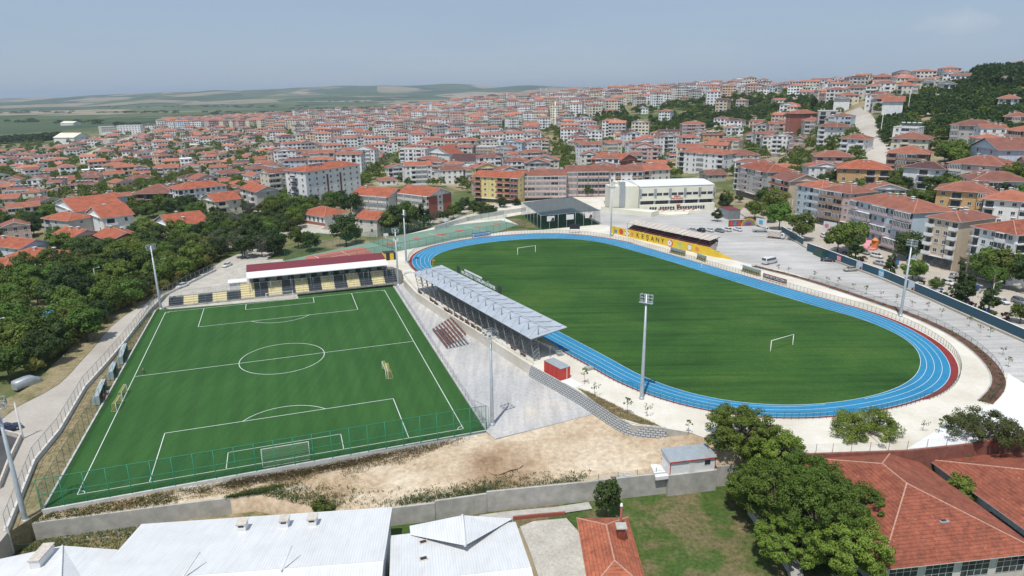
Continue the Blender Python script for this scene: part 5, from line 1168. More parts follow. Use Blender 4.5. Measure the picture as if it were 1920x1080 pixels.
# --- right hill, prominent ones
for a in (('pale blue gabled house with wide red roof on the lower right slope', (1822, 273), (1874, 281), 9.5, 15, 'paleblue', 'ww', 'gy', 'tile'),
          ('yellow gabled house with red roof on the lower right slope', (1792, 330), (1845, 335), 6, 12, 'yellow', '.ww', 'gy', 'tile'),
          ('cream house with wide hipped roof and pale roof terrace beside the steep road', (1672, 259), (1742, 261), 8, 14, 'cream', 'wbww', 'hip', 'tile'),
          ('brown house with dark balconies and a wide red roof right of the steep road', (1664, 286), (1740, 289), 9, 14, 'brown', 'bgdb', 'hip', 'tile'),
          ('unfinished brick house with a very wide orange hipped roof', (1572, 315), (1672, 318), 10, 16, 'ochre', 'wwrr', 'hip', 'tile_new'),
          ('low house with the widest red roof on the right slope', (1780, 305), (1885, 312), 7, 16, 'pale', 'gwww', 'hip', 'tile'),
          ('white house with charcoal roof in the middle of the right slope', (1695, 313), (1772, 318), 9, 12, 'white', '.rw', 'hip', 'tile_brown'),
          ('orange walled house with hipped red roof behind the lilac striped block', (1757, 355), (1862, 362), 9, 14, 'ochre', 'wrwg', 'hip', 'tile'),
          ('grey and white house with dark balcony at the right edge above the last apartment', (1826, 338), (1935, 341), 9, 14, 'white', 'wdww', 'hip', 'tile'),
          ('white house with pale hip lines on its roof behind the rightmost white block', (1846, 372), (1940, 379), 9, 14, 'white', 'rwwd', 'hip', 'tile'),
          ('pink and white three storey row house left of the steep road', (1530, 293), (1600, 294), 9, 12, 'pink', 'bwbw', 'hip', 'tile'),
          ('white three storey house just left of the steep road', (1577, 259), (1622, 261), 9, 11, 'white', 'bwb', 'hip', 'tile'),
          ('white four storey house with balconies left of the steep road', (1534, 236), (1570, 238), 11, 11, 'white', 'bw', 'hip', 'tile'),
          ('brown brick four storey house on the slope left of the bare grey house', (1497, 213), (1532, 212), 13, 12, 'brick', 'ww', 'hip', 'tile'),
          ('bare grey concrete house with open floors on the slope', (1535, 208), (1572, 208), 12, 12, 'grey', 'rr', 'flat', 'tile'),
          ('blank white tower house above the steep road', (1564, 186), (1594, 186), 10, 12, 'white', '.', 'gy', 'tile'),
          ('tall blank white gabled wall house in the middle of the right hill', (1655, 196), (1695, 185), 12, 14, 'white', '..', 'gx', 'tile'),
          ('house with red hipped roof over grey balconies next to the blank white wall house', (1636, 193), (1690, 176), 9, 12, 'grey', 'bb', 'hip', 'tile'),
          ('pink round topped apartment block on the crest of the right hill', (1637, 144), (1672, 144), 12, 14, 'pink', 'www', 'hip', 'tile'),
          ('white house with grey open side on the right hill crest beside two gabled ones', (1700, 151), (1732, 151), 9, 12, 'cream', 'rw', 'hip', 'tile'),
          ('left one of two white gabled houses on the right hill crest', (1730, 156), (1752, 154), 8, 12, 'white', 'wr', 'gy', 'tile'),
          ('right one of two white gabled houses on the right hill crest', (1757, 158), (1793, 157), 7, 14, 'white', '.rr', 'gy', 'tile'),
          ('long grey and beige apartment row in the trees of the right hill', (1785, 234), (1862, 236), 9, 12, 'grey', 'gwwww', 'hip', 'tile'),
          ('white flat topped apartment block near the right edge on the hill', (1872, 185), (1912, 185), 9, 12, 'white', 'wrw', 'hip', 'tile'),
          ('peach apartment block with red balconies at the right edge of the hill', (1888, 243), (1935, 247), 11, 12, 'peach', 'bdw', 'hip', 'tile'),
          ('beige apartment block with yellow awning at the right edge of the hill', (1884, 220), (1930, 220), 8, 12, 'beige', 'bgw', 'hip', 'tile')):
    r = bE(a[0], a[1], a[2], a[3], a[4], name='house' if a[3] < 10.5 else 'apartment_block', cat='house' if a[3] < 10.5 else 'apartment block', wall=a[5], pat=a[6], side='w.', roof=a[7], tile=a[8], detail=2 if a[2][1] > 225 else 1, chim=2, depth_below=8, ov=1.0)

# --- sports hall
a, b = G(1201, 349.5, PZ + 12.2), G(1340, 345, PZ + 12.2); a.z = b.z = PZ
F_ = LF(a, b, PZ); L = F_.L; root = thing('sports_hall', 'pale yellow sports hall with grey fins, a dark window strip and a flat white roof', 'sports hall', F_.o, F_.rot)
FOOT.append((*F_.p(L / 2, 12).xy, 26))
plain('hall_cream', (.72, .70, .59), .8, 0, .06, .2); D = 24
mb = MB(); mb.prism([(0, 0), (L, 0), (L, D), (0, D)], 5.4, 12.0); mb.prism([(0, 1.6), (L, 1.6), (L, D), (0, D)], 3.6, 5.41); mb.prism([(0, -1), (L + .3, -1), (L + .3, D), (0, D)], -2, 3.6); mb.build('wall', 'hall_cream', root)
mb = MB(); mb.b2(.2, L - .2, 1.45, 1.6, 3.62, 5.38); mb.build('window_strip', 'glass', root)
mb = MB(); mb.face([(-.2, -.2, 12.05), (L + .2, -.2, 12.05), (L + .2, D / 2, 13.2), (-.2, D / 2, 13.2)]); mb.face([(-.2, D / 2, 13.2), (L + .2, D / 2, 13.2), (L + .2, D, 12.05), (-.2, D, 12.05)]); mb.face([(-.2, -.2, 12.05), (-.2, D / 2, 13.2), (-.2, D, 12.05)]); mb.build('roof', 'frame', root)
for k in range(6):
    x = L * k / 5; mb = MB(); mb.face([(x - .45, -.9, 11), (x + .45, -.9, 11), (x + .45, .6, 3.6), (x - .45, .6, 3.6)]); mb.b2(x - .45, x + .45, -.88, -.01, 8.5, 11); mb.face([(x - .45, -.9, 11), (x - .45, 0, 11), (x - .45, 1.5, 3.6), (x - .45, .6, 3.6)]); mb.face([(x + .45, -.9, 11), (x + .45, 0, 11), (x + .45, 1.5, 3.6), (x + .45, .6, 3.6)]); mb.build('fin', 'galv', root)
for k in range(5):
    for f in (.12, .55):
        x = L * (k + f) / 5; mb = MB(); mb.b2(x, x + L * .07, -.05, 0, 7.7, 8.9); mb.build('window', 'glass', root)
for k, x in enumerate(np.linspace(L * .12, L * .84, 22)):
    if k in (3, 10, 11): continue
    mb = MB(); mb.b2(x, x + 1.15, -1.05, -1, 1.0, 2.7, 0); mb.face([(x + .07, -1.06, 1.07), (x + 1.08, -1.06, 1.07), (x + 1.08, -1.06, 2.63), (x + .07, -1.06, 2.63)], 1); mb.build('window', ['frame', 'glass'], root)
mb = MB(); mb.b2(L * .49, L * .53, -1.06, -1, 0, 2.6); mb.build('door', 'darkgreenpaint', root)
text_mesh('KEŞAN', .95, 'lettering', 'redpaint', root, M4((1, 0, 0), (0, 0, 1), (0, -1, 0), (L * .5, -.05, 7.1)), .03)
text_mesh('SPOR SALONU', .9, 'lettering', 'redpaint', root, M4((1, 0, 0), (0, 0, 1), (0, -1, 0), (L * .5, -.05, 6.1)), .03)
mb = MB(); mb.b2(L * .485, L * .535, -1.08, -1, 2.75, 3.5); mb.build('door_sign', 'redpaint', root)
mb = MB(); mb.b2(-13, -8, 4, 12, -2, 12); mb.b2(-8, -6, 6, 10, -2, 13.8); mb.b2(-6, 0, 2.5, D, -2, 12.0); mb.build('side_tower', 'hall_cream', root)
mb = MB(); mb.b2(-8.6, -6, 3.6, 5.9, -2, 13.9); mb.build('grey_pier', 'galv', root)
mb = MB(); mb.prism([(-16, 8), (-12.5, 3.9), (-6, 2.4), (0, -1), (6.5, -7.5), (1.5, -11.5)], -2, 2.2); mb.build('low_annex', 'hall_cream', root)
mb = MB(); mb.prism([(1.0, -1.2), (L * .8, -1.2), (L * .8, -5), (3, -5)], -1, 1.0, 0); mb.prism([(7, -5.01), (L * .62, -5.01), (L * .55, -9), (10, -10)], -1, .5, 0); mb.build('terrace', 'hall_cream', root)
for k in range(14):
    x = 4 + (k % 7) * L * .1 + (k // 7) * 1.4; y = -2.3 - (k // 7) * 1.8; p = F_.p(x, y, 1.02); t = thing('cafe_table', 'small table with chairs on the hall terrace, %s in the %s row' % (['first', 'second', 'third', 'fourth', 'fifth', 'sixth', 'seventh'][k % 7], ['back', 'front'][k // 7]), 'table', p, k * .7, 'cafe tables on the hall terrace')
    mb = MB(); mb.tube((0, 0, .72), (0, 0, .76), .5, None, 10); mb.build('tabletop', 'frame', t); mb = MB(); mb.tube((0, 0, 0), (0, 0, .72), .05, None, 5); mb.build('stem', 'darksteel', t)
    for s_ in (-1, 1): mb = MB(); mb.box((s_ * .9, 0, .45), (.45, .45, .05)); mb.box((s_ * 1.1, 0, .7), (.05, .45, .5)); [mb.tube((s_ * .9 + a * .18, b * .18, 0), (s_ * .9 + a * .18, b * .18, .45), .02, None, 3) for a in (-1, 1) for b in (-1, 1)]; mb.build('chair', 'redpaint' if k % 3 else 'brownseat', t)
# plaza steps, kiosk cabin with rainbow wall
F2 = LF(G(1352, 407, PZ), G(1382, 409, PZ)); 
r_, F_ = boxbuild('storage_cabin', 'dark fronted cabin with maroon flat roof at the end of the parking row', 'cabin', G(1366, 412, PZ), G(1387, 411, PZ), 9, 4.2, PZ, 'steel', 'maroon', .1, .03)
rw = LF(G(1366, 425, PZ), G(1416, 423, PZ)); root = thing('painted_wall', 'low wall painted with a rainbow and bright figures beside the parked cars', 'wall', rw.o, rw.rot)
mb = MB(); mb.b2(0, rw.L, 0, .3, 0, 2.6); mb.build('wall_face', 'brownseat', root)
for j, c in enumerate(((.55, .35, .04), (.5, .15, .03), (.1, .3, .1), (.08, .15, .4), (.3, .06, .3))):
    nm = 'rainbow_%d' % j; plain(nm, c, .7); mb = MB(); r0, r1 = 3.3 - j * .42, 3.3 - (j + 1) * .42; n = 16; cx = rw.L * .74
    for i in range(n): a0, a1 = math.pi * i / n, math.pi * (i + 1) / n; mb.face([(cx + r * math.cos(a), -.03, .1 + r * .95 * math.sin(a)) for r, a in ((r0, a0), (r0, a1), (r1, a1), (r1, a0))])
    mb.build('rainbow_band', nm, root)
for x in (.12, .25, .36): mb = MB(); mb.face([(rw.L * x + 1.1 * math.cos(k * .7), -.03, 1.2 + .9 * math.sin(k * .7)) for k in range(9)]); mb.build('painted_figure', 'ball_red' if x != .25 else 'mural_blue', root)
rw = LF(G(1417, 422, PZ), G(1436, 426, PZ)); root = thing('poster_wall', 'white end wall with a light blue poster where the street wall begins', 'wall', rw.o, rw.rot)
mb = MB(); mb.b2(0, rw.L, 0, .3, 0, 3.0); mb.build('wall_face', 'frame', root); mb = MB(); mb.b2(rw.L * .3, rw.L * .68, -.03, 0, .7, 2.5); mb.build('poster', 'poster_blue', root)
# generator container by the gap in the wall
r_, F_ = boxbuild('dark_container', 'dark green container beside the gap in the street wall', 'container', G(1524, 477, PZ), G(1540, 484, PZ), 2.2, 2.4, PZ, 'darkgreenpaint', 'black', .03, .02)

# street slab and roads in the town
slab('street', [G(u, v, 3.0) for u, v in ((1425, 424), (1466, 436), (1505, 460), (1560, 486), (1660, 524), (1740, 558), (1830, 599), (1925, 641), (2300, 800), (2400, 640), (1960, 545), (1830, 520), (1720, 490), (1640, 455), (1570, 430), (1480, 405), (1400, 385), (1385, 398))], 3.0, 'street', -5)
def road(name, px, wd, mat='street', dz=.35):
    P = smooth([onT(*q) for q in px], 2); P = resample(P, 4.)
    mb = MB(); prev = None
    for i, p in enumerate(P):
        a = P[max(0, i - 1)]; b = P[min(len(P) - 1, i + 1)]; d = Vector((b.x - a.x, b.y - a.y, 0)).normalized(); n_ = Vector((-d.y, d.x, 0))
        row = []
        for s_ in (-.5, -.25, 0, .25, .5): q = p + n_ * wd * s_; row.append(Vector((q.x, q.y, th(q.x, q.y) + dz)))
        if prev:
            for a_, b_, c_, d_ in zip(prev[:-1], prev[1:], row[1:], row[:-1]): mb.face([a_, b_, c_, d_])
        prev = row
    ROADS.append((P, wd)); return struct(mb.build(name, mat))
ROADS = []
road('hill_road', [(1632, 332), (1640, 300), (1637, 275), (1628, 245), (1618, 222), (1596, 208)], 11, 'road')
road('hill_road', [(1640, 300), (1660, 272)], 9, 'road')
road('hill_track', [(1690, 212), (1725, 215), (1790, 213), (1812, 218), (1845, 228)], 6, 'road')
road('town_road', [(470, 466), (520, 440), (560, 430), (610, 436), (660, 440)], 7, 'gravel', .15)
road('main_road', [(150, 300), (205, 275), (240, 260), (290, 246), (335, 240)], 16, 'street', .4)
road('park_road', [(365, 418), (400, 408), (440, 398), (520, 395)], 6, 'street', .2)
road('far_street', [(810, 420), (860, 395), (900, 388), (985, 384), (1060, 384), (1180, 380)], 12, 'street', .2)
road('school_yard', [(560, 440), (600, 415), (640, 408), (690, 425)], 14, 'gravel', .15)

# ------------------------------------------------------------------ trees
def crown(name, R, Hc, z0, clumps, leaves, ls, shape='round', seed=0, mat='leaf', flat=1., spread=.30, dens=1.):
    rs = np.random.RandomState(seed); C = []
    for _ in range(clumps):
        while True:
            p = rs.uniform(-1, 1, 3)
            if shape == 'cone':
                h_ = (p[2] + 1) / 2; lim = (1 - h_) ** .75 * .95 + .05 if h_ > .12 else .75
                if math.hypot(p[0], p[1]) < lim and math.hypot(p[0], p[1]) > lim * .35: break
            elif shape == 'umbrella':
                if .2 < np.linalg.norm(p) < 1 and p[2] > -.25: break
            else:
                if .45 < np.linalg.norm(p) < .92 and p[2] > -.75: break
        C.append(p)
    C = np.array(C); S_ = np.array([R, R * rs.uniform(.85, 1.1), Hc / 2 * flat]); cr_ = rs.uniform(.7, 1.3, clumps) * spread * R
    if shape == 'cone': cr_ *= (1.15 - (C[:, 2] + 1) / 2 * .7)
    per = leaves // clumps; P = []; N = []
    for c, r in zip(C, cr_):
        d = rs.normal(size=(per, 3)); d /= np.linalg.norm(d, axis=1)[:, None]
        rad = r * rs.uniform(.55, 1.05, (per, 1)); P.append(c * S_ + d * rad * [1, 1, .8]); N.append(d + c * .5 + [0, 0, .35])
    P = np.vstack(P); N = np.vstack(N) + rs.normal(size=P.shape) * .55; N /= np.linalg.norm(N, axis=1)[:, None]
    P[:, 2] += z0 + Hc / 2
    T = np.cross(N, rs.normal(size=N.shape)); T /= np.linalg.norm(T, axis=1)[:, None]; B = np.cross(N, T); s_ = ls * rs.uniform(.6, 1.3, (len(P), 1))
    V = np.stack([P - T * s_, P - B * s_ * .55, P + T * s_, P + B * s_ * .55], 1).reshape(-1, 3)
    me = bpy.data.meshes.new(name); me.vertices.add(len(V)); me.vertices.foreach_set('co', V.ravel()); n = len(P)
    me.loops.add(4 * n); me.loops.foreach_set('vertex_index', np.arange(4 * n)); me.polygons.add(n); me.polygons.foreach_set('loop_start', np.arange(n) * 4)
    try: me.polygons.foreach_set('loop_total', np.full(n, 4))
    except Exception: pass
    me.materials.append(M[mat]); me.update(); me.validate(); return me, C * S_ + [0, 0, z0 + Hc / 2]
def trunk(name, h_, r, tips, mat='bark', seed=0, lean=(0, 0)):
    mb = MB(); rs = random.Random(seed); top = Vector((lean[0], lean[1], h_)); mid = top * .5 + Vector((rs.uniform(-.1, .1), rs.uniform(-.1, .1), 0))
    mb.tube((0, 0, -.4), mid, r, r * .8, 8); mb.tube(mid, top, r * .8, r * .62, 8)
    for t in tips:
        t = Vector(t); k = mid.lerp(top, rs.uniform(.6, 1)); m_ = k.lerp(t, .5) + Vector((0, 0, .15 * (t - k).length)); mb.tube(k, m_, r * .42, r * .28, 5); mb.tube(m_, k.lerp(t, .95), r * .28, r * .08, 5)
    o = mb.build(name, mat); me = o.data; bpy.data.objects.remove(o); return me
TEMPL = {}
def template(key, R, Hc, z0, clumps, leaves, ls, mat, shape='round', seed=0, r=.2, lean=(0, 0), limbs=7, spread=.30, flat=1.):
    cm, cc = crown('crown', R, Hc, z0, clumps, leaves, ls, shape, seed, mat, flat, spread)
    tips = [cc[i] for i in range(min(limbs, len(cc)))]
    tm = trunk('trunk', z0 + Hc * (.25 if shape != 'cone' else .9), r, tips if shape != 'cone' else [], seed=seed, lean=lean); TEMPL[key] = (tm, cm, R, z0 + Hc)
for i in range(5): template('leaf%d' % i, 4.2, 6.6, 2.0, 34, 3400, .34, 'leaf', 'round', 10 + i)
for i in range(3): template('bright%d' % i, 4.0, 6.0, 2.0, 30, 3200, .34, 'leaf_bright', 'round', 20 + i)
for i in range(4): template('dark%d' % i, 4.2, 7.0, 1.6, 34, 3400, .34, 'leaf_dark', 'round', 30 + i)
for i in range(3): template('olive%d' % i, 4.0, 5.6, 1.6, 28, 3000, .34, 'leaf_olive', 'round', 40 + i)
for i in range(2): template('grey%d' % i, 3.8, 5.8, 1.8, 26, 1500, .26, 'leaf_grey', 'round', 50 + i)
for i in range(2): template('cyp%d' % i, 1.9, 8.2, .5, 40, 3000, .22, 'leaf_dark', 'cone', 60 + i, r=.16)
for i in range(2): template('yel%d' % i, 2.7, 3.4, .2, 26, 2800, .22, 'leaf_yellow', 'round', 70 + i, r=.08)
template('poplar', 2.6, 15, 1.5, 44, 3000, .4, 'leaf_dark', 'round', 80, r=.25)
for i in range(3): template('big%d' % i, 6.0, 8.6, 2.0, 170, 26000, .165, 'leaf_front', 'round', 90 + i, r=.30, limbs=34, spread=.125)
template('pine', 6.0, 5.8, 2.6, 75, 13000, .15, 'leaf_front', 'umbrella', 95, r=.24, lean=(1.2, .5), limbs=24, spread=.15)
template('rusty', 5.6, 6.4, 2.4, 70, 14000, .15, 'leaf_olive', 'umbrella', 96, r=.25, limbs=24, spread=.15)
template('bush0', 1.6, 2.0, .0, 12, 1300, .16, 'leaf_dark', 'round', 97, r=.05, limbs=3); template('bush1', 1.6, 2.0, .0, 12, 1300, .16, 'leaf', 'round', 98, r=.05, limbs=3)
template('sap0', .7, 1.3, 1.2, 8, 90, .13, 'leaf', 'round', 99, r=.03, limbs=5); template('sap1', .8, 1.1, 1.1, 7, 60, .12, 'leaf_olive', 'round', 100, r=.03, limbs=5)
template('purple', 1.0, 1.5, .1, 9, 400, .15, 'leaf_purple', 'round', 101, r=.03, limbs=3)
LATER = []     # objects that get their label at the end: (object, description, u, v)
NT = 0
def tree(key, p, s=1., desc=None, group='trees of the town', name='tree', rot=None, sz=None, cat='tree'):
    global NT
    tm, cm, R, H = TEMPL[key]; NT += 1; rs = random.Random(NT * 31)
    r = thing(name, None, cat, (p[0], p[1], p[2]), rs.uniform(0, 6.28) if rot is None else rot, group); r.scale = (s, s, sz or s * rs.uniform(.9, 1.12))
    link('trunk', tm, r); link('crown', cm, r); u, v = PJ(p[0], p[1], p[2]); LATER.append((r, desc, u, v)); FOOT_T.append((p[0], p[1], R * s)); return r
FOOT_T = []
DESC = {'leaf': 'leafy green tree', 'bright': 'light green tree', 'dark': 'dark green tree', 'olive': 'olive green tree', 'grey': 'thin greyish tree', 'cyp': 'dark cypress', 'yel': 'yellow flowering bush', 'poplar': 'tall poplar'}
def tk(rs, w_): 
    k = rs.choices([a for a, b in w_], [b for a, b in w_])[0]; n = {'leaf': 5, 'bright': 3, 'dark': 4, 'olive': 3, 'grey': 2, 'cyp': 2, 'yel': 2}[k]; return k, '%s%d' % (k, rs.randrange(n))
# the park on the left
PARK = [(-60, 520), (0, 505), (60, 492), (110, 456), (170, 462), (230, 452), (270, 440), (330, 436), (372, 412), (440, 404), (500, 400), (560, 402), (552, 440), (500, 452), (520, 480), (470, 486), (430, 480), (400, 494), (340, 526), (270, 562), (215, 590), (168, 640), (130, 662), (95, 690), (40, 712), (-60, 735)]
pw = [G(u, v, 0) for u, v in PARK]; xs = [p.x for p in pw]; ys = [p.y for p in pw]; rs = random.Random(5); pts = []
for _ in range(9000):
    x, y = rs.uniform(min(xs), max(xs)), rs.uniform(min(ys), max(ys))
    if not bool(inpoly(x, y, pw)): continue
    sp_ = 6.0 if y < 300 else 7.6
    if all((x - a) ** 2 + (y - b) ** 2 > sp_ ** 2 for a, b in pts) and all(math.hypot(x - fx, y - fy) > fr * .75 + 3 for fx, fy, fr in FOOT):
        u, v = PJ(x, y, 0)
        if (45 < u < 118 and 575 < v < 640) : continue
        pts.append((x, y))
pts.sort(key=lambda q: math.hypot(*q)); pts = pts[:250]
for x, y in pts:
    u, v = PJ(x, y, 0); k, key = tk(rs, [('leaf', 5), ('dark', 2.4), ('bright', 3.5), ('olive', 2.5)]) if not (440 < u < 470 or (400 < u < 440 and v > 455)) else tk(rs, [('grey', 3), ('dark', 2)])
    tree(key, (x, y, th(x, y) if y > 240 else -.1), rs.uniform(.72, 1.18) * (1. if y < 300 else .9), DESC[k], 'trees of the park on the left')
for i, p in enumerate(resample([G(u, v, 0) for u, v in ((412, 482), (380, 500), (345, 519), (300, 545), (262, 563), (222, 583), (190, 607), (160, 633), (118, 655), (88, 676), (60, 695))], 4.6)):
    k = 'yel%d' % (i % 2) if rs.random() < .72 else 'olive0'; tree(k, (p.x + rs.uniform(-.8, .8), p.y + rs.uniform(-.8, .8), 0), rs.uniform(.8, 1.15) if k[0] == 'y' else .55, 'yellow flowering bush' if k[0] == 'y' else 'round olive bush', 'bushes along the left road', 'bush', cat='bush')
# named single trees: key, u, v (foot), height of ground, scale
SING = [('bright2', 1461, 432, 3, 1.3), ('bright0', 1415, 411, 3, 1.05), ('bright1', 1440, 417, 3, .85), ('leaf1', 1453, 406, 3, 1.4), ('leaf2', 1433, 388, 3, 1.1), ('leaf0', 1503, 450, 3, 1.15), ('dark1', 1344, 415, PZ, .55), ('cyp0', 1354, 396, PZ, 1.25), ('cyp1', 1362, 392, PZ, 1.2), ('leaf3', 1362, 388, PZ, .8), ('olive1', 1385, 380, 3, .5),
        ('bright2', 1569, 476, 3, 1.25), ('leaf4', 1592, 472, 3, 1.3), ('cyp0', 1603, 487, 3, 1.45), ('cyp1', 1668, 513, 3, .95), ('purple', 1618, 491, 3, 1.3), ('purple', 1584, 478, 3, .9), ('dark2', 1700, 488, 3, 1.15), ('bright1', 1710, 528, 3, .8), ('leaf1', 1722, 524, 3, .6), ('purple', 1728, 533, 3, 1.0), ('leaf2', 1753, 545, 3, .5), ('cyp1', 1800, 569, 3, 1.7), ('cyp0', 1852, 588, 3, 1.35), ('bush0', 1769, 556, 3, .8), ('purple', 1824, 575, 3, .9), ('purple', 1886, 600, 3, 1.4), ('bright0', 1912, 606, 3, .6),
        ('leaf0', 1848, 528, 3, 1.25), ('leaf3', 1875, 538, 3, 1.25), ('leaf3', 1898, 530, 3, 1.3), ('dark0', 1925, 548, 3, 1.1), ('leaf4', 1860, 545, 3, .8),
        ('dark1', 888, 402, 1, .75), ('dark2', 905, 406, 1, .8), ('dark3', 922, 404, 1, .65), ('dark0', 944, 394, 1, .75), ('dark1', 968, 390, 1, .6), ('leaf0', 1103, 373, 1, .95), ('olive2', 1044, 372, 1, .95), ('leaf1', 1148, 383, 1, .85), ('bright2', 1141, 388, 1, .6), ('dark2', 862, 400, .5, .7), ('dark3', 874, 392, .5, .8), ('leaf2', 850, 410, .5, .8), ('dark0', 832, 416, .5, .7),
        ('cyp0', 795, 428, .5, 1.7), ('leaf3', 765, 432, .5, 1.3), ('dark1', 742, 435, .5, 1.35), ('leaf1', 722, 438, .5, 1.1), ('dark0', 752, 426, .5, 1.2), ('grey0', 812, 420, .5, .8), ('grey1', 778, 436, .5, .8), ('dark2', 650, 461, .3, 1.35), ('leaf4', 668, 452, .3, .7), ('dark0', 658, 407, .4, 1.3), ('dark1', 537, 424, 0, 1.0), ('leaf0', 560, 464, 0, .9), ('dark2', 583, 470, 0, .9), ('leaf1', 575, 458, 0, .6), ('grey0', 492, 482, 0, 1.), ('dark3', 515, 474, 0, 1.1), ('grey1', 455, 482, 0, 1.05), ('dark0', 478, 462, 0, 1.1)]
NM = {'cyp': 'cypress', 'purple': 'shrub', 'bush': 'bush'}
for key, u, v, z, s in SING:
    b = key.rstrip('0123456789'); d = {'purple': 'small purple leaved shrub', 'bush': 'low dark bush'}.get(b) or DESC[b]
    tree(key, G(u, v, z), s, d, 'trees round the stadium and school', NM.get(b, 'tree'), cat={'purple': 'shrub', 'bush': 'bush'}.get(b, 'tree'))
# the big trees of the foreground
BIG = [('big0', 1392, 806, -.5, 1.0, 3.4), ('big1', 1450, 862, -3.6, .95, 3), ('big2', 1455, 930, -3.6, 1.0, 3), ('big0', 1520, 915, -3.6, .95, 3), ('big1', 1535, 985, -3.6, 1.05, 3), ('big2', 1590, 950, -3.6, .85, 2.6), ('big1', 1405, 905, -3.6, .72, 2.2), ('big0', 1595, 1035, -3.6, .85, 2.6), ('big2', 1480, 1010, -3.6, .75, 2)]
dn = ['open crowned tree beside the portable office, the farthest of the big foreground clump', 'bushy tree in the big foreground clump just right of the portable office', 'left middle tree of the big foreground clump over the lawn edge', 'middle tree of the big foreground clump next to the red roof corner', 'largest tree of the foreground clump leaning over the big red roof', 'right upper tree of the foreground clump overlapping the red roof', 'low tree on the left edge of the big foreground clump', 'lowest right tree of the foreground clump by the school windows', 'small lowest tree of the foreground clump above the stone bank']
for (key, u, v, z, s, hc), d in zip(BIG, dn):
    p = G(u, v, z + hc + 2.4); p.z = z; r = tree(key, p, s, None, 'big trees of the foreground clump'); r['label'] = d
for key, u, v, z, s, d, nm in (('pine', 1622, 806, -1.5, .95, 'flat crowned tree with a leaning trunk behind the big red roof', 'tree'), ('rusty', 1845, 808, -2, 1.05, 'rusty leaved flat crowned tree at the right edge above the brick wall', 'tree'),
        ('dark0', 1137, 938, -3.6, .56, 'narrow dark tree standing against the stepped wall by the small red roof', 'tree'), ('bush1', 606, 946, -1.2, 1.1, 'round green bush behind the large white roof', 'bush'), ('leaf1', 1800, 915, -3.6, .62, 'green tree between the two big red roofs', 'tree'), ('leaf2', 1840, 935, -3.6, .35, 'small green bush at the end of the tree between the red roofs', 'bush')):
    hc = TEMPL[key][3] * s * .6; p = G(u, v, z + hc); p.z = z; r = tree(key, p, s, None, 'single trees of the foreground', nm, cat=nm); r['label'] = d
    if key == 'dark0': r.scale = (.5, .5, .78)
for i, (u, v, s) in enumerate(((1716, 872, .4), (1735, 880, .45), (1760, 872, .5), (1790, 868, .55), (1815, 862, .5), (1840, 858, .5), (1870, 862, .45), (1700, 862, .35), (1900, 855, .5), (1740, 905, .3))):
    p = G(u, v, -1.8); p.z = -3.6; tree('dark%d' % (i % 4) if i % 3 else 'leaf0', p, s, 'dark bush along the brick wall', 'bushes below the brick wall at the right', 'bush', cat='bush')
for i, (u, v) in enumerate(((1095, 720), (1115, 742), (1176, 776), (1213, 780), (1459, 510), (1478, 512), (1526, 523), (1551, 531), (1571, 537), (1600, 543), (1624, 552), (1651, 558), (1680, 567), (1710, 576), (1739, 583), (1764, 593), (1817, 612), (1837, 624), (1855, 633), (1880, 665), (1890, 688), (1731, 808), (1760, 812), (1860, 745), (1290, 812))):
    tree('sap%d' % (i % 2), G(u, v, PZ), 1. if i > 3 else 1.3, 'thin young sapling', 'young saplings on the stadium paving', 'sapling', cat='sapling')
tufts('bed_plants', 'low scrubby plants in the curved soil bed beside the parking place', 420, lambda rs: (lambda p: p + Vector((rs.uniform(-.8, .8), rs.uniform(-.8, .8), .05)))(bed[rs.randrange(len(bed))]), 'leaf_olive', (.1, .4), .3, 8, 5)
gb = [G(u, v, PZ) for u, v in ((1083, 728), (1110, 738), (1150, 758), (1190, 778), (1240, 800), (1200, 795), (1160, 783), (1120, 757))]
sheet('grass_slope', gb, 'strip', .02)
gx = [p.x for p in gb]; gy = [p.y for p in gb]
def gpl(rs):
    for _ in range(20):
        x, y = rs.uniform(min(gx), max(gx)), rs.uniform(min(gy), max(gy))
        if bool(inpoly(x, y, gb)): return Vector((x, y, PZ + .03))
tufts('slope_grass', 'dry yellow green grass on the strip above the block wall', 1100, gpl, 'dry', (.05, .22), .3, 9, 5)
tufts('lawn_weeds', 'patchy green grass on the lower lawn right of the small red roof', 9000, lambda rs: (lambda p: Vector((p.x, p.y, ZLOW + .05)) if float(_hash(p.x / 6, p.y / 5)) + rs.uniform(-.5, .5) > .05 else None)(G(rs.uniform(1170, 1480), rs.uniform(915, 1085), ZLOW)), 'leaf_bright', (.03, .12), .22, 10, 4)
tufts('bank_weeds', 'green weeds and straw along the foot of the left retaining wall', 2600, lambda rs: (lambda p: Vector((p.x, p.y, ZLOW + .05)))(G(rs.uniform(-20, 330), rs.uniform(985, 1045), ZLOW)), 'leaf', (.06, .3), .3, 11, 5)
tufts('verge_weeds', 'dry grass between the left road wall and the small pitch', 1600, lambda rs: (lambda f, g: tp[0].lerp(tp[3], f).lerp(wl[1].lerp(wl[6], f), .1 + .75 * g) + Vector((0, 0, -.08)))(rs.random(), rs.random()), 'dry', (.04, .16), .25, 12, 4)

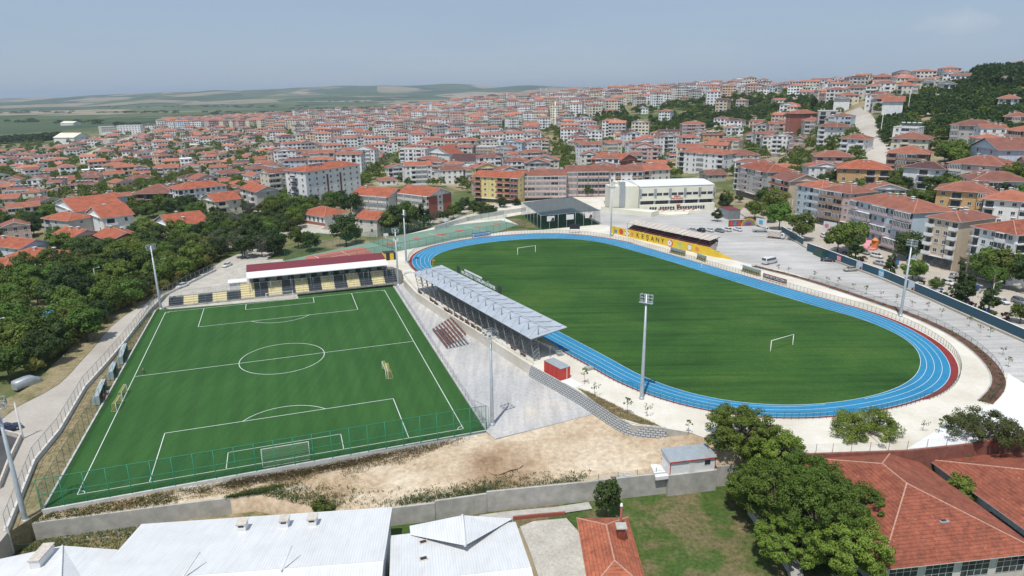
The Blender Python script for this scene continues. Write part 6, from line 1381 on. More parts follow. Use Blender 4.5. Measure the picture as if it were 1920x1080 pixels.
# ------------------------------------------------------------------ the town: ordinary houses on streets, trees between them
def below(u, v, line):
    xs_, ys_ = zip(*line); return v > np.interp(u, xs_, ys_)
EX = [[(540, 385), (700, 352), (860, 350), (885, 400), (700, 470), (560, 470)],
      [(1075, 235), (1100, 212), (1180, 203), (1262, 193), (1330, 184), (1440, 176), (1500, 185), (1560, 200), (1555, 235), (1480, 215), (1450, 232), (1340, 243), (1260, 258), (1180, 255)],
      [(1642, 300), (1650, 225), (1690, 200), (1760, 180), (1815, 140), (1925, 135), (1925, 262), (1790, 266), (1740, 258), (1690, 266), (1655, 292)]]
def site_ok(x, y, r):
    z = th(x, y); u, v = PJ(x, y, z)
    if u < -60 or u > 1990 or v < 130: return None
    if below(u, v, [(-100, 470), (90, 440), (250, 405), (330, 400), (380, 392), (540, 398), (700, 350), (860, 352), (890, 372), (1180, 372), (1200, 335), (1370, 335), (1385, 362), (1480, 385), (1600, 412), (1720, 452), (2000, 500)]): return None
    if not below(u, v, [(-100, 298), (0, 292), (100, 284), (180, 268), (235, 252), (300, 241), (340, 228), (470, 214), (560, 200), (700, 188)]) and u < 700: return None
    for ie, e in enumerate(EX):
        if bool(inpoly(u, v, e)) and (ie == 0 or rs.random() > .16): return None
    for P, wd in ROADS:
        if min((x - p.x) ** 2 + (y - p.y) ** 2 for p in P[::3]) < (wd / 2 + r + 1) ** 2: return None
    for fx, fy, fr in FOOT[:NF0]:
        if (x - fx) ** 2 + (y - fy) ** 2 < (fr * .85 + r) ** 2: return None
    return u, v, z
NF0 = len(FOOT); rs = random.Random(11); SITES = []
gxs = np.arange(-900, 1000, 19.5)
for cell_y in np.arange(240, 1560, 18.2):
    for x0 in gxs:
        big = (int(x0 // 130) * 7 + int(cell_y // 120) * 13) % 9; ang = -.35 + big * .11
        x = x0 + rs.uniform(-2.5, 2.5) + (cell_y % 36) * .25; y = cell_y + rs.uniform(-2, 2) + 6 * math.sin(x0 / 90)
        d = math.hypot(x, y)
        if d < 285 or d > 1500 or abs(math.degrees(math.atan2(x, y))) > 39: continue
        if int((x0 + 900) / 19.5) % 7 == 6 and d < 700: continue
        if rs.random() < (.18 if d < 700 else .26) + (.12 if x < -100 else .05): continue
        s = site_ok(x, y, 6)
        if s: SITES.append((d, x, y, s, ang))
SITES.sort(); print('town sites', len(SITES))
NB_ = min(len(SITES), 232)
CW = [('white', 8), ('cream', 2.2), ('pale', 3), ('beige', 1.2), ('pink', 1.4), ('grey', 1.3), ('lilac', .7), ('peach', .7), ('yellow', .4), ('paleblue', .7), ('mint', .3), ('ochre', .3), ('brick', .4)]
RN = {'flat': 'flat-roofed', 'hip': 'hip-roofed', 'gx': 'gabled', 'gy': 'front-gabled'}
def pick(d, u, v):
    c = rs.choices([a for a, b in CW], [b for a, b in CW])[0]; roof = rs.choices(['hip', 'gx', 'gy', 'flat'], [4, 3, 2.6, .25])[0]
    if u < 520: fl = rs.choices([1, 2, 3], [3, 4, 1])[0] if v > 245 or u < 300 else 5
    elif u < 1450: fl = rs.choices([1, 2, 3, 4, 5], [.7, 2, 3, 3, 1.5])[0] if v > 235 else rs.choices([2, 3, 4, 5, 6], [1, 2, 3, 2, 1])[0]
    else: fl = rs.choices([2, 3, 4], [3, 3, 1])[0]
    w_ = rs.uniform(8.5, 15.5) + (rs.uniform(2, 6) if fl > 3 else 0); dp = rs.uniform(9, 12.5); return c, roof, fl, w_, dp
for k, (d, x, y, (u, v, z), ang) in enumerate(SITES[:NB_]):
    c, roof, fl, w_, dp = pick(d, u, v); a = math.atan2(x, y); dx = Vector((math.cos(a - ang), -math.sin(a - ang), 0)); ny = Vector((-dx.y, dx.x, 0))
    o = Vector((x, y, z)) - dx * w_ / 2 - ny * dp / 2; e = o + dx * w_; H = fl * 2.95 + .3
    nb = max(2, int(w_ / 3.2)); pat = ''.join(rs.choices('wwwbgdr', k=nb)); tile = rs.choices(['tile', 'tile_new', 'tile_brown'], [8, 3, .4])[0]; tile = tile if tile != 'tile_new' else 'tile'
    r = building('house' if fl < 4 else 'apartment_block', None, 'house' if fl < 4 else 'apartment block', o, e, H, dp, wall=c, pat=pat, side='w' + ('w' if fl > 1 else '.'), roof=roof, tile=tile, detail=2 if d < 400 else 1, chim=rs.choice([0, 1, 1, 2]), depth_below=4, seed=k, group='ordinary houses of the town', acc=rs.choice([None, None, 'white', 'pink', 'brown']), ov=rs.choice([.3, .45, .7]), sl=rs.uniform(.25, .36), solar=rs.random() < .25)
    LATER.append((r, '%s %s-storey %s house' % ({'pale': 'pale', 'paleblue': 'light blue', 'brick': 'brick red', 'peach': 'peach coloured'}.get(c, c), ['one', 'two', 'three', 'four', 'five'][fl - 1], RN[roof]), u, v))
# the rest of the town, one mass
WC = ['white', 'cream', 'pale', 'pink', 'grey', 'beige', 'paleblue', 'peach']
for c in WC: plain('far_' + c, COL[c], .85, 0, .12, .08)
plain('far_tile', (.33, .12, .075), .9, 0, .25, .03); plain('far_tile_old', (.21, .085, .062), .9, 0, .25, .03)
plain('far_tile_new', (.44, .15, .085), .9, 0, .15, .05)
mats = ['far_' + c for c in WC] + ['far_tile', 'far_tile_old', 'glass', 'frame', 'far_tile_new', 'tile_brown']
mb = MB()
def far_house(x, y, z, w_, dp, fl, roof, ang, c, t):
    q = MB(); H = fl * 2.95 + .3; q.prism([(0, 0), (w_, 0), (w_, dp), (0, dp)], -5, H, c)
    roof_geo(q, w_, dp, H, roof, .35, .29, t, 11, c); q.f = [f for f, m_ in zip(q.f, q.m)]; q.m = [c if m_ == 3 and False else m_ for m_ in q.m]
    nb = max(2, int(w_ / 3.0))
    for f in range(fl):
        zz = f * 2.95 + 1.1
        for i in range(nb):
            xx = (i + .5) * w_ / nb; hw = .75 if (i + f + int(x)) % 3 else 1.15
            if (i * 7 + int(x)) % 4 == 0: q.b2(xx - 1.3, xx + 1.3, -1., 0, zz - 1.1, zz - .1, 11); q.face([(xx - 1.1, -.03, zz - .1), (xx + 1.1, -.03, zz - .1), (xx + 1.1, -.03, zz + 1.5), (xx - 1.1, -.03, zz + 1.5)], 10)
            else: q.face([(xx - hw, -.03, zz), (xx + hw, -.03, zz), (xx + hw, -.03, zz + 1.35), (xx - hw, -.03, zz + 1.35)], 10)
        for i in range(2):
            yy = (i + .5) * dp / 2
            q.face([(w_ + .03, yy - .6, zz), (w_ + .03, yy + .6, zz), (w_ + .03, yy + .6, zz + 1.3), (w_ + .03, yy - .6, zz + 1.3)], 10); q.face([(-.03, yy + .6, zz), (-.03, yy - .6, zz), (-.03, yy - .6, zz + 1.3), (-.03, yy + .6, zz + 1.3)], 10)
    if int(x * 3) % 2: q.b2(w_ * .3, w_ * .3 + .9, dp * .4, dp * .4 + .8, H, H + 2.6, 11)
    a = math.atan2(x, y) - ang; ca, sa = math.cos(-a), math.sin(-a); n0 = len(mb.v)
    mb.v += [(x + (vx - w_ / 2) * ca - (vy - dp / 2) * sa, y + (vx - w_ / 2) * sa + (vy - dp / 2) * ca, z + vz) for vx, vy, vz in q.v]
    mb.f += [tuple(n0 + t_ for t_ in f) for f in q.f]; mb.m += [(t if m_ == 3 and t >= 8 and False else m_) for m_ in q.m]; mb.sm += q.sm
for d, x, y, (u, v, z), ang in SITES[NB_:]:
    c, roof, fl, w_, dp = pick(d, u, v); ci = WC.index(c) if c in WC else rs.randrange(3)
    n0 = len(mb.m); far_house(x, y, z, w_, dp, fl, roof, ang, ci, rs.choice([8, 8, 8, 9, 9, 12, 13]))
o = mb.build('far_houses', mats); tag(o, 'the far part of the town, hundreds of small red roofed houses up to the skyline', 'houses', None, 'stuff')
# far singles
for lab, eL, eR, H, dp, c, rf in (('long white hospital like block in the plain at the far left', (218, 236), (262, 235), 15, 22, 'white', 'flat'), ('pale block left of the long white one in the plain at the far left', (189, 238), (216, 237), 13, 22, 'pale', 'flat'),
        ('low white shed in the fields at the far left', (113, 231), (137, 231), 5, 22, 'white', 'gx'), ('white vaulted shed in the plain below the fields at far left', (100, 258), (138, 258), 9, 30, 'white', 'gx'), ('long low pale factory beside the main road', (152, 263), (205, 262), 6, 25, 'pale', 'flat'), ('long low white factory in front of the hospital like block', (190, 249), (238, 248), 6, 20, 'white', 'flat')):
    bE(lab, eL, eR, H, dp, name='far_block', cat='building', wall=c, pat='wwwwwwww' if H > 10 else '...', side='w', roof=rf, detail=0, tile='far_cream' if rf != 'flat' else 'tile', chim=0)
for i in range(13):
    u = 343 + i * 11.5; p = onT(u, 243 - i * .9 + (i % 3)); F_ = Vector((p.x, p.y, p.z)); a = math.atan2(p.x, p.y); dx = Vector((math.cos(a), -math.sin(a), 0))
    r = building('apartment_block', None, 'apartment block', F_, F_ + dx * 12, 15, 12, wall=['white', 'pale', 'pink', 'cream'][i % 4], pat='wwww', side='ww', roof='hip', detail=0, chim=0, group='pale blocks at the far edge of the town'); LATER.append((r, '%s five-storey block at the far edge of town' % ['white', 'pale', 'pink', 'cream'][i % 4], u, 240))
# minarets, pylon pole
for u, v, h_, lab in ((1014, 190, 0, 'left one of two thin minarets on the skyline'), (1024, 190, 0, 'right one of two thin minarets on the skyline'), (1041, 222, 0, 'white minaret standing nearer than the two on the skyline')):
    d = 1250 if u < 1030 else 760; p = onR(u, v, d); h_ = (18 + (CH - p.z) + (40 if u < 1030 else 26)) * .75; root = thing('minaret', lab, 'minaret', p)
    top = (CH - p.z) + (2.5 if u < 1030 else -12); r = .5 if u > 1030 else .7
    mb = MB(); mb.tube((0, 0, 0), (0, 0, top), r * 1.3, r, 10); mb.build('shaft', 'white' if u > 1030 else 'concrete', root); mb = MB(); mb.tube((0, 0, top * .8), (0, 0, top * .8 + 1.4), r * 1.9, None, 10); mb.build('balcony', 'concrete', root); mb = MB(); mb.tube((0, 0, top), (0, 0, top + 5), r * 1.05, .05, 10); mb.build('spire', 'steel', root)
mb = MB(); p = onR(1529, 168, 640); tree('poplar', p, .95, None, 'single trees of the town'); LATER.pop(); bpy.data.objects[S.collection.objects[-3].name]['label'] = 'tall poplar against the sky on the skyline right of centre'
# individual trees in town then the far ones in one mass
KEEP = []; rs = random.Random(21)
HILLP = [EX[1], EX[2], [(1640, 300), (1650, 232), (1700, 240), (1700, 262), (1660, 285)]]
def tspot(u, v, poly=None):
    p = onT(u, v, 0); return p
spots = []
for poly, n in ((HILLP[0], 330), (HILLP[1], 430), (HILLP[2], 60)):
    xs = [q[0] for q in poly]; ys = [q[1] for q in poly]; c = 0
    for _ in range(n * 6):
        u, v = rs.uniform(min(xs), max(xs)), rs.uniform(min(ys), max(ys))
        if not bool(inpoly(u, v, poly)): continue
        if poly is EX[2] and 1700 < u < 1790 and 222 < v < 252 and rs.random() < .8: continue
        p = onT(u, v); c += 1
        if any((p.x - a) ** 2 + (p.y - b) ** 2 < (r * .7 + 3) ** 2 for a, b, r in FOOT): continue
        if any(min((p.x - q.x) ** 2 + (p.y - q.y) ** 2 for q in P[::3]) < (wd / 2 + 2) ** 2 for P, wd in ROADS): continue
        spots.append((math.hypot(p.x, p.y), p, u, v, 'hill'))
        if c > n: break
for _ in range(7000):
    d = 270 * (1550 / 270) ** rs.random(); a = R_(rs.uniform(-39, 39)); x, y = d * math.sin(a), d * math.cos(a); z = th(x, y); u, v = PJ(x, y, z)
    if d < 300 and not (-60 < u < 560): continue
    if below(u, v, [(-100, 470), (90, 445), (250, 420), (540, 400), (560, 440), (700, 350), (860, 352), (890, 372), (1180, 372), (1200, 335), (1370, 335), (1385, 362), (1480, 385), (1600, 412), (1720, 452), (2000, 500)]): continue
    if not below(u, v, [(-100, 285), (180, 262), (300, 238), (560, 200), (700, 188)]) and u < 700: continue
    if any((x - fx) ** 2 + (y - fy) ** 2 < (fr * .8 + 1.5) ** 2 for fx, fy, fr in FOOT): continue
    if any(min((x - q.x) ** 2 + (y - q.y) ** 2 for q in P[::3]) < (wd / 2 + 1.5) ** 2 for P, wd in ROADS): continue
    if rs.random() < (.0 if u < 560 else .12): continue
    spots.append((d, Vector((x, y, z)), u, v, 'town'))
    FOOT_T.append((x, y, 3))
spots.sort(key=lambda q: q[0]); NI = 165
for d, p, u, v, kd in spots[:NI]:
    k, key = tk(rs, [('dark', 3), ('leaf', 5), ('olive', 1), ('bright', 1.5), ('cyp', .5)]); tree(key, p, rs.uniform(.65, 1.15), DESC[k], 'trees of the town')
def leafcloud(name, label, items, nq, size, mat, cat='trees'):
    r2 = np.random.RandomState(3); C = []
    for p, R, H in items:
        d = r2.normal(size=(nq, 3)); d /= np.linalg.norm(d, axis=1)[:, None]; d[:, 2] = np.abs(d[:, 2]) * 1.1 - .25; C.append(np.array([p[0], p[1], p[2] + H * .45]) + d * [R, R, H * .55] * r2.uniform(.6, 1.05, (nq, 1)))
    P = np.vstack(C); N = r2.normal(size=P.shape) + [0, 0, .5]; N /= np.linalg.norm(N, axis=1)[:, None]; T = np.cross(N, r2.normal(size=N.shape)); T /= np.linalg.norm(T, axis=1)[:, None]; B = np.cross(N, T)
    s_ = size * r2.uniform(.6, 1.3, (len(P), 1)); V = np.stack([P - T * s_, P - B * s_ * .7, P + T * s_, P + B * s_ * .7], 1).reshape(-1, 3); n = len(P)
    me = bpy.data.meshes.new(name); me.vertices.add(len(V)); me.vertices.foreach_set('co', V.ravel()); me.loops.add(4 * n); me.loops.foreach_set('vertex_index', np.arange(4 * n)); me.polygons.add(n); me.polygons.foreach_set('loop_start', np.arange(n) * 4)
    me.materials.append(M[mat]); me.update(); me.validate(); o = link(name, me); return tag(o, label, cat, None, 'stuff')
rest = spots[NI:]
leafcloud('hillside_wood', 'dark green wood covering the slopes of the right hill', [(p, rs.uniform(2.8, 4.8), rs.uniform(5, 9)) for d, p, u, v, kd in rest if kd == 'hill'], 300, .62, 'leaf_dark', 'wood')
leafcloud('far_trees', 'small dark trees scattered between the far houses of the town', [(p, rs.uniform(2.4, 4.2), rs.uniform(5, 8.5)) for d, p, u, v, kd in rest if kd != 'hill'], 170, .62, 'leaf')
it = []
for _ in range(420):
    u = rs.uniform(1800, 1990); d = rs.uniform(560, 760); r = ray(u, 160); k = d / math.hypot(r[0], r[1]); x, y = r[0] * k, r[1] * k; it.append(((x, y, th(x, y)), rs.uniform(3, 4.5), rs.uniform(9, 15) * min(1, (u - 1790) / 40)))
leafcloud('pine_wood', 'dark pine wood on the crest at the top right corner', it, 260, .8, 'leaf_dark', 'wood')
it = []
for _ in range(700):   # tree lines between far fields
    d = rs.uniform(1500, 5200); a = R_(rs.uniform(-39, -2)); 
    if math.sin(a * 23 + d / 260) < .62: continue
    x, y = d * math.sin(a), d * math.cos(a); it.append(((x, y, th(x, y)), rs.uniform(8, 22), rs.uniform(5, 9)))
for _ in range(130): a = R_(rs.uniform(-39, -33)); d = rs.uniform(1250, 1330); x, y = d * math.sin(a), d * math.cos(a); it.append(((x, y, th(x, y)), 7, 10))
leafcloud('field_hedges', 'dark tree lines between the far fields of the plain', it, 120, 2.0, 'leaf_dark', 'tree lines')

# ------------------------------------------------------------------ foreground buildings
def V3(x, y, z=0): return Vector((x, y, z))
def big_window(root, x, y, z, w_, h_, nx, ny, rot=0.):
    mb = MB(); mb.b2(0, w_, -.06, 0, 0, h_, 0)
    for i in range(nx):
        for j in range(ny):
            a = .07 + i * (w_ - .07) / nx; b = .07 + j * (h_ - .07) / ny; mb.face([(a, -.066, b), (a + (w_ - .07) / nx - .07, -.066, b), (a + (w_ - .07) / nx - .07, -.066, b + (h_ - .07) / ny - .07), (a, -.066, b + (h_ - .07) / ny - .07)], 1)
    return mb.build('window', ['frame', 'glass'], root, (x, y, z), rot)
d_ = V3(22.3, 2.9).normalized(); n_ = V3(-d_.y, d_.x)
FLc, W_, D_ = V3(44.9, 69.4, ZLOW) + d_ * .9 + n_ * .9, 20.6, 25.8
r_ = building('school_building', 'large foreground building with a weathered hipped red tile roof and wide gridded windows', 'school building', FLc, FLc + d_ * W_, 4.1, D_, wall='pale', pat='', side='', roof='hip', tile='tile_old', detail=2, chim=0, zg=ZLOW, sl=.36, ov=.9)
for k in range(4): big_window(r_, 1.0 + k * 5.0, 0, 1.0, 4.0, 2.6, 4, 3)
for k in range(4): big_window(r_, 0, D_ - 1.5 - k * 6, 1.0, 4.6, 2.6, 4, 3, -math.pi / 2)
rf = [c for c in r_.children if c.name.startswith('roof')][0]
mb = MB(); mb.box((11.6, 4.6, 4.1 + 5.2 * .36 + .05), (1.2, .9, .12)); mb.box((11.6, 4.6, 4.1 + 5.2 * .36 + .12), (.7, .5, .06), 0, 1); mb.build('roof_hatch', ['galv', 'black'], rf)
e = V3(69.6, 71.2, ZLOW)
r_ = building('school_building', 'second red tile roofed building cut by the right edge of the photo', 'school building', e, e + d_ * 22, 4.1, 23.2, wall='pale', pat='', side='', roof='hip', tile='tile_old', detail=2, chim=0, zg=ZLOW, sl=.30, ov=.7)
mb = MB(); mb.prism([V3(66.9, 83), V3(70.5, 83), V3(74, 62), V3(68.0, 62)], ZLOW, -1.0); tag(mb.build('flat_roofed_link', 'darksteel'), 'dark flat roofed link between the two big red roofs', 'building')
e = V3(9.3, 67.6, ZLOW); d2 = V3(7.2, .05).normalized()
r_ = building('small_house', 'small foreground house with an orange red hipped roof, block chimney and tall pipe', 'house', e, e + d2 * 6.2, 3.45, 13.4, wall='paleblue', pat='w', side='www', roof='hip', tile='tile_old', detail=2, chim=0, zg=ZLOW, sl=.40, ov=.5)
rf = [c for c in r_.children if c.name.startswith('roof')][0]
for c in (rf,):
    c.data = c.data.copy(); c.data.materials[0] = M['tile_orange']
mb = MB(); mb.b2(4.3, 5.3, 8.0, 9.0, 3.6, 5.9, 0); mb.b2(4.1, 5.5, 7.8, 9.2, 5.9, 6.05, 1); mb.build('chimney', ['redpaint' if False else 'tile_old', 'concrete'], rf)
mb = MB(); mb.tube((5.2, 11.0, 3.5), (5.2, 11.0, 7.3), .16, None, 8, 0); mb.tube((5.2, 11.0, 7.3), (5.2, 11.0, 7.7), .22, .12, 8, 1); mb.build('chimney_pipe', ['brick', 'frame'], rf)
def hall(name, label, FL_, ang, W_, D_, H, sl, chims, gables):
    d = V3(math.cos(ang), math.sin(ang)); n = V3(-d.y, d.x); P0 = FL_ - n * D_ + V3(0, 0, ZLOW)
    r = building(name, label, 'hall', P0, P0 + d * W_, H, D_, wall='white', pat='', side='', roof='gx', detail=2, chim=0, zg=ZLOW, sl=sl, ov=.4, rmat='ribbed')
    rf = [c for c in r.children if c.name.startswith('roof')][0]
    zat = lambda y: H + min(y + .4, D_ - y + .4) * sl
    for cx, cy, sx, sy in chims:
        z = zat(cy); mb = MB(); mb.b2(cx - sx / 2, cx + sx / 2, cy - sy / 2, cy + sy / 2, z - .4, z + 1.0, 0); mb.b2(cx - sx / 2 - .1, cx + sx / 2 + .1, cy - sy / 2 - .1, cy + sy / 2 + .1, z + 1.05, z + 1.2, 1); mb.b2(cx - sx / 2 + .2, cx + sx / 2 - .2, cy - sy / 2 - .02, cy - sy / 2, z + .7, z + .95, 2); mb.build('vent_block', ['frame', 'chimneyplaster', 'black'], rf)
    for gx_, y0, y1, hw, rise in gables:   # small cross gables
        za, zb = zat(y0), zat(y1); mb = MB(); A = (gx_, y0, za + rise); B_ = (gx_, y1, za + rise + .02)
        mb.face([(gx_ - hw, y0, za - .1), A, B_]); mb.face([A, (gx_ + hw, y0, za - .1), B_]); mb.tube(A, B_, .12, None, 4); mb.build('cross_gable', 'ribbed', rf)
    return r, rf
ra, rfa = hall('white_roofed_hall', 'large white ribbed metal roof with three square vent blocks at the bottom left', V3(-50.4, 78.7), .098, 33, 27, 5.0, .13, [(14.0, 24.0, 1.1, 1.3), (19.4, 24.2, 1.1, 1.3), (23.1, 24.1, 1.1, 1.3)], [])
for gx_, gy in ((10.4, 17.0), (21.6, 17.0)):
    z = 5 + (27 - gy + .4) * .13; mb = MB(); T_ = (gx_, gy + 1.4, z - .0); a = (gx_ - 1.7, gy - 1.2, z + .22); b = (gx_ + 1.5, gy - .6, z + .14); c = (gx_ - .1, gy - 4, z + .68)
    mb.face([a, (gx_ - .1, gy + 1.6, z - .1), c]); mb.face([(gx_ - .1, gy + 1.6, z - .1), b, c]); mb.tube((gx_ - .1, gy + 1.6, z - .08), c, .09, None, 5); mb.build('cross_gable', 'ribbed', rfa)
rb_, rfb = hall('white_roofed_wing', 'white ribbed metal roof with a pyramid shaped cross gable right of the large white roof', V3(-16.0, 76.2), .16, 16, 22, 4.6, .14, [], [])
def wpt(u, v, z): return rb_.matrix_basis.inverted() @ G(u, v, z)
bpy.context.view_layer.update()
mb = MB(); pF, pB, LFp, LB, RFp = wpt(867, 966, 2.5), wpt(872, 1023, 2.9), wpt(768, 986, 1.1), wpt(770, 1003, 1.1), wpt(962, 972, 1.1); RB = wpt(938, 986, 1.3)
mb.face([LFp, pF, pB, LB]); mb.face([pF, RFp, RB, pB]); mb.face([LFp, (LFp.x, LFp.y, 0), (RFp.x, RFp.y, 0), RFp, pF]); mb.tube(pF, pB, .2, None, 5); mb.face([LFp, LB, (LB.x, LB.y, 0), (LFp.x, LFp.y, 0)]); mb.build('cross_gable', 'ribbed', rfb)
for u, v in ((793, 1008), (794, 1046)):
    p = wpt(u, v, 2.0); mb = MB(); z = 4.6 + (22 - p.y + .4) * .14; mb.box((p.x, p.y, z + .06), (1.1, .8, .12), .2, 0); mb.box((p.x, p.y, z + .13), (.8, .5, .04), .2, 1); mb.build('skylight', ['chimneyplaster', 'black'], rfb)
rc_ = thing('white_roofed_annex', 'low white roof with one long vent block at the bottom left corner', 'hall', G(117, 1030, 1.)); o0 = rc_.location.copy()
P = lambda u, v, z: G(u, v, z) - o0
mb = MB(); mb.face([P(-80, 1065, .9), P(117, 1023, 2.3), P(112, 1130, 3.0), P(-90, 1140, 1.2)]); mb.face([P(117, 1023, 2.3), P(227, 1031, 1.0), P(170, 1110, 1.4), P(112, 1130, 3.0)]); mb.tube(P(117, 1023, 2.32), P(112, 1130, 3.02), .14, None, 5); mb.build('roof', 'ribbed', rc_)
mb = MB()
q = [P(-80, 1065, .85), P(117, 1023, 2.2), P(227, 1031, .95)]
for a, b in zip(q[:-1], q[1:]): mb.face([(a.x, a.y, ZLOW - 1), (b.x, b.y, ZLOW - 1), b, a])
mb.build('wall', 'white', rc_)
a = P(62, 1068, 2.4); b = P(98, 1030, 2.2); an = math.atan2((b - a).y, (b - a).x); c = (a + b) / 2; mb = MB(); mb.box((c.x, c.y, c.z + .3), ((b - a).length * .8, 1.2, 1.3), an, 0); mb.box((c.x, c.y, c.z + 1.05), ((b - a).length * .86, 1.4, .14), an, 1); mb.build('vent_block', ['frame', 'chimneyplaster'], rc_)
cpoly('gravel_yard', [(975, 990), (1000, 980), (1062, 974), (1085, 1000), (1100, 1085), (1010, 1085), (995, 1040)], 'gravel', .25, ZLOW)
mb = MB(); P_ = [G(u, v, ZLOW) for u, v in ((900, 975), (960, 967), (1040, 960), (1107, 950))]; ribbon(mb, P_, -.9, .9, .25); tag(mb.build('garden_path', 'concrete'), None); struct(bpy.data.objects['garden_path'])
wall_thing('garden_wall', 'low red and white block edging at the top of the gravel yard', [G(u, v, ZLOW) for u, v in ((962, 975), (1010, 970), (1060, 966))], .3, -5, .6, 'brick')
plain('brown_wall', (.22, .085, .06), .9, 0, .25, 1)
wall_thing('boundary_wall', 'dark red wall along the far side of the two big red roofs', [G(u, v, PZ) for u, v in ((1498, 855), (1560, 853), (1700, 848), (1810, 836.5), (1925, 817.5), (2150, 793))], .4, -5, .35, 'brown_wall')
fence('boundary_fence', 'rusty posts with wire on the dark red wall at the right', [G(u, v, PZ) for u, v in ((1498, 854), (1560, 852), (1700, 847), (1810, 835.5), (1925, 816.5), (2150, 792))], 1.9, 3.2, 'net_grey', 'brownseat', .04, ())
wall_thing('stone_bank', 'grey rubble stone bank under the big foreground trees', [G(u, v, -2.5) for u, v in ((1412, 950), (1450, 1000), (1490, 1060), (1500, 1100))], 1.6, -5, .1, 'concrete')
# sloped block facing of the yard
T_ = smooth([G(u, v, PZ) for u, v in ((996, 685), (1085, 733), (1120, 756), (1160, 783), (1187, 796), (1248, 802))], 2); B_ = []
for k, a in enumerate(T_):
    d = (T_[min(k + 1, len(T_) - 1)] - T_[max(0, k - 1)]).normalized(); n_ = V3(-d.y, d.x) * (1 if d.x < 0 else -1); T_[k] = a + n_ * .12; B_.append(a + n_ * .75 + V3(0, 0, -2.25))
m, nt, bs = nodes('blockface'); M['blockface'] = m
u_ = nt.nodes.new('ShaderNodeUVMap'); br = nt.nodes.new('ShaderNodeTexBrick'); br.inputs['Scale'].default_value = 1; br.inputs['Color1'].default_value = (.46, .47, .47, 1); br.inputs['Color2'].default_value = (.40, .41, .42, 1); br.inputs['Mortar'].default_value = (.13, .14, .14, 1)
br.inputs['Mortar Size'].default_value = .08; br.inputs['Brick Width'].default_value = .8; br.inputs['Row Height'].default_value = .42; nt.links.new(u_.outputs[0], br.inputs[0]); nt.links.new(br.outputs[0], bs.inputs['Base Color']); bump(nt, bs, br.outputs['Fac'], -.8, .2); bs.inputs['Roughness'].default_value = .9
V = []; F = []; U = []; s_ = 0
for k, (a, b) in enumerate(zip(T_, B_)):
    if k: s_ += (a - T_[k - 1]).length
    V += [tuple(b + V3(0, 0, -.3)), tuple(a + V3(0, 0, .12))]; U += [(s_, 0), (s_, 2.9)]
for k in range(len(T_) - 1): F.append((2 * k, 2 * k + 2, 2 * k + 3, 2 * k + 1))
me = bpy.data.meshes.new('block_slope'); me.from_pydata(V, [], F); ul = me.uv_layers.new(name='UVMap')
for l in me.loops: ul.data[l.index].uv = U[l.vertex_index]
me.materials.append(M['blockface']); tag(link('block_slope', me), 'curved retaining slope of hollow grey concrete blocks beside the yard', 'retaining wall')
mb = MB(); p = G(1262, 811, .9); mb.box((0, 0, .2), (2.2, 1.6, .25), .5); mb.box((1.6, .6, .1), (1.6, 1.2, .2), .8); tag(mb.build('concrete_slab_pile', 'concrete', None, p), 'broken concrete slabs at the end of the block slope', 'slabs')

cpoly('lower_lawn', [(1075, 945), (1120, 930), (1340, 898), (1420, 890), (1520, 960), (1560, 1100), (1180, 1100)], 'lawn', .07, ZLOW)
cpoly('lower_verge', [(-60, 1000), (20, 1000), (300, 970), (480, 945), (680, 985), (720, 1000), (740, 1100), (-60, 1100)], 'strip', .05, ZLOW)
cpoly('lower_path_verge', [(716, 975), (960, 950), (1160, 928), (1100, 990), (960, 990), (860, 1010), (716, 1010)], 'lawn', .05, ZLOW)
# ------------------------------------------------------------------ vehicles
def loft(mb, st, mat=0, smooth_=True):
    """stations: x, half width, z low, z high (rounded box sections)"""
    n0 = len(mb.v); k = 10
    for x, hw, z0, z1 in st:
        r = min(.14, (z1 - z0) * .3)
        for y, z in ((-hw + .05, z0), (hw - .05, z0), (hw, z0 + r), (hw, (z0 + z1) / 2), (hw - .03, z1 - r), (hw - .2, z1), (-hw + .2, z1), (-hw + .03, z1 - r), (-hw, (z0 + z1) / 2), (-hw, z0 + r)): mb.v.append((x, y, z))
    for i in range(len(st) - 1):
        for j in range(k): a = n0 + i * k; mb.f.append((a + j, a + (j + 1) % k, a + k + (j + 1) % k, a + k + j)); mb.m.append(mat); mb.sm.append(smooth_)
    mb.f.append(tuple(n0 + j for j in range(k))[::-1]); mb.m.append(mat); mb.sm.append(False); a = n0 + (len(st) - 1) * k; mb.f.append(tuple(a + j for j in range(k))); mb.m.append(mat); mb.sm.append(False)
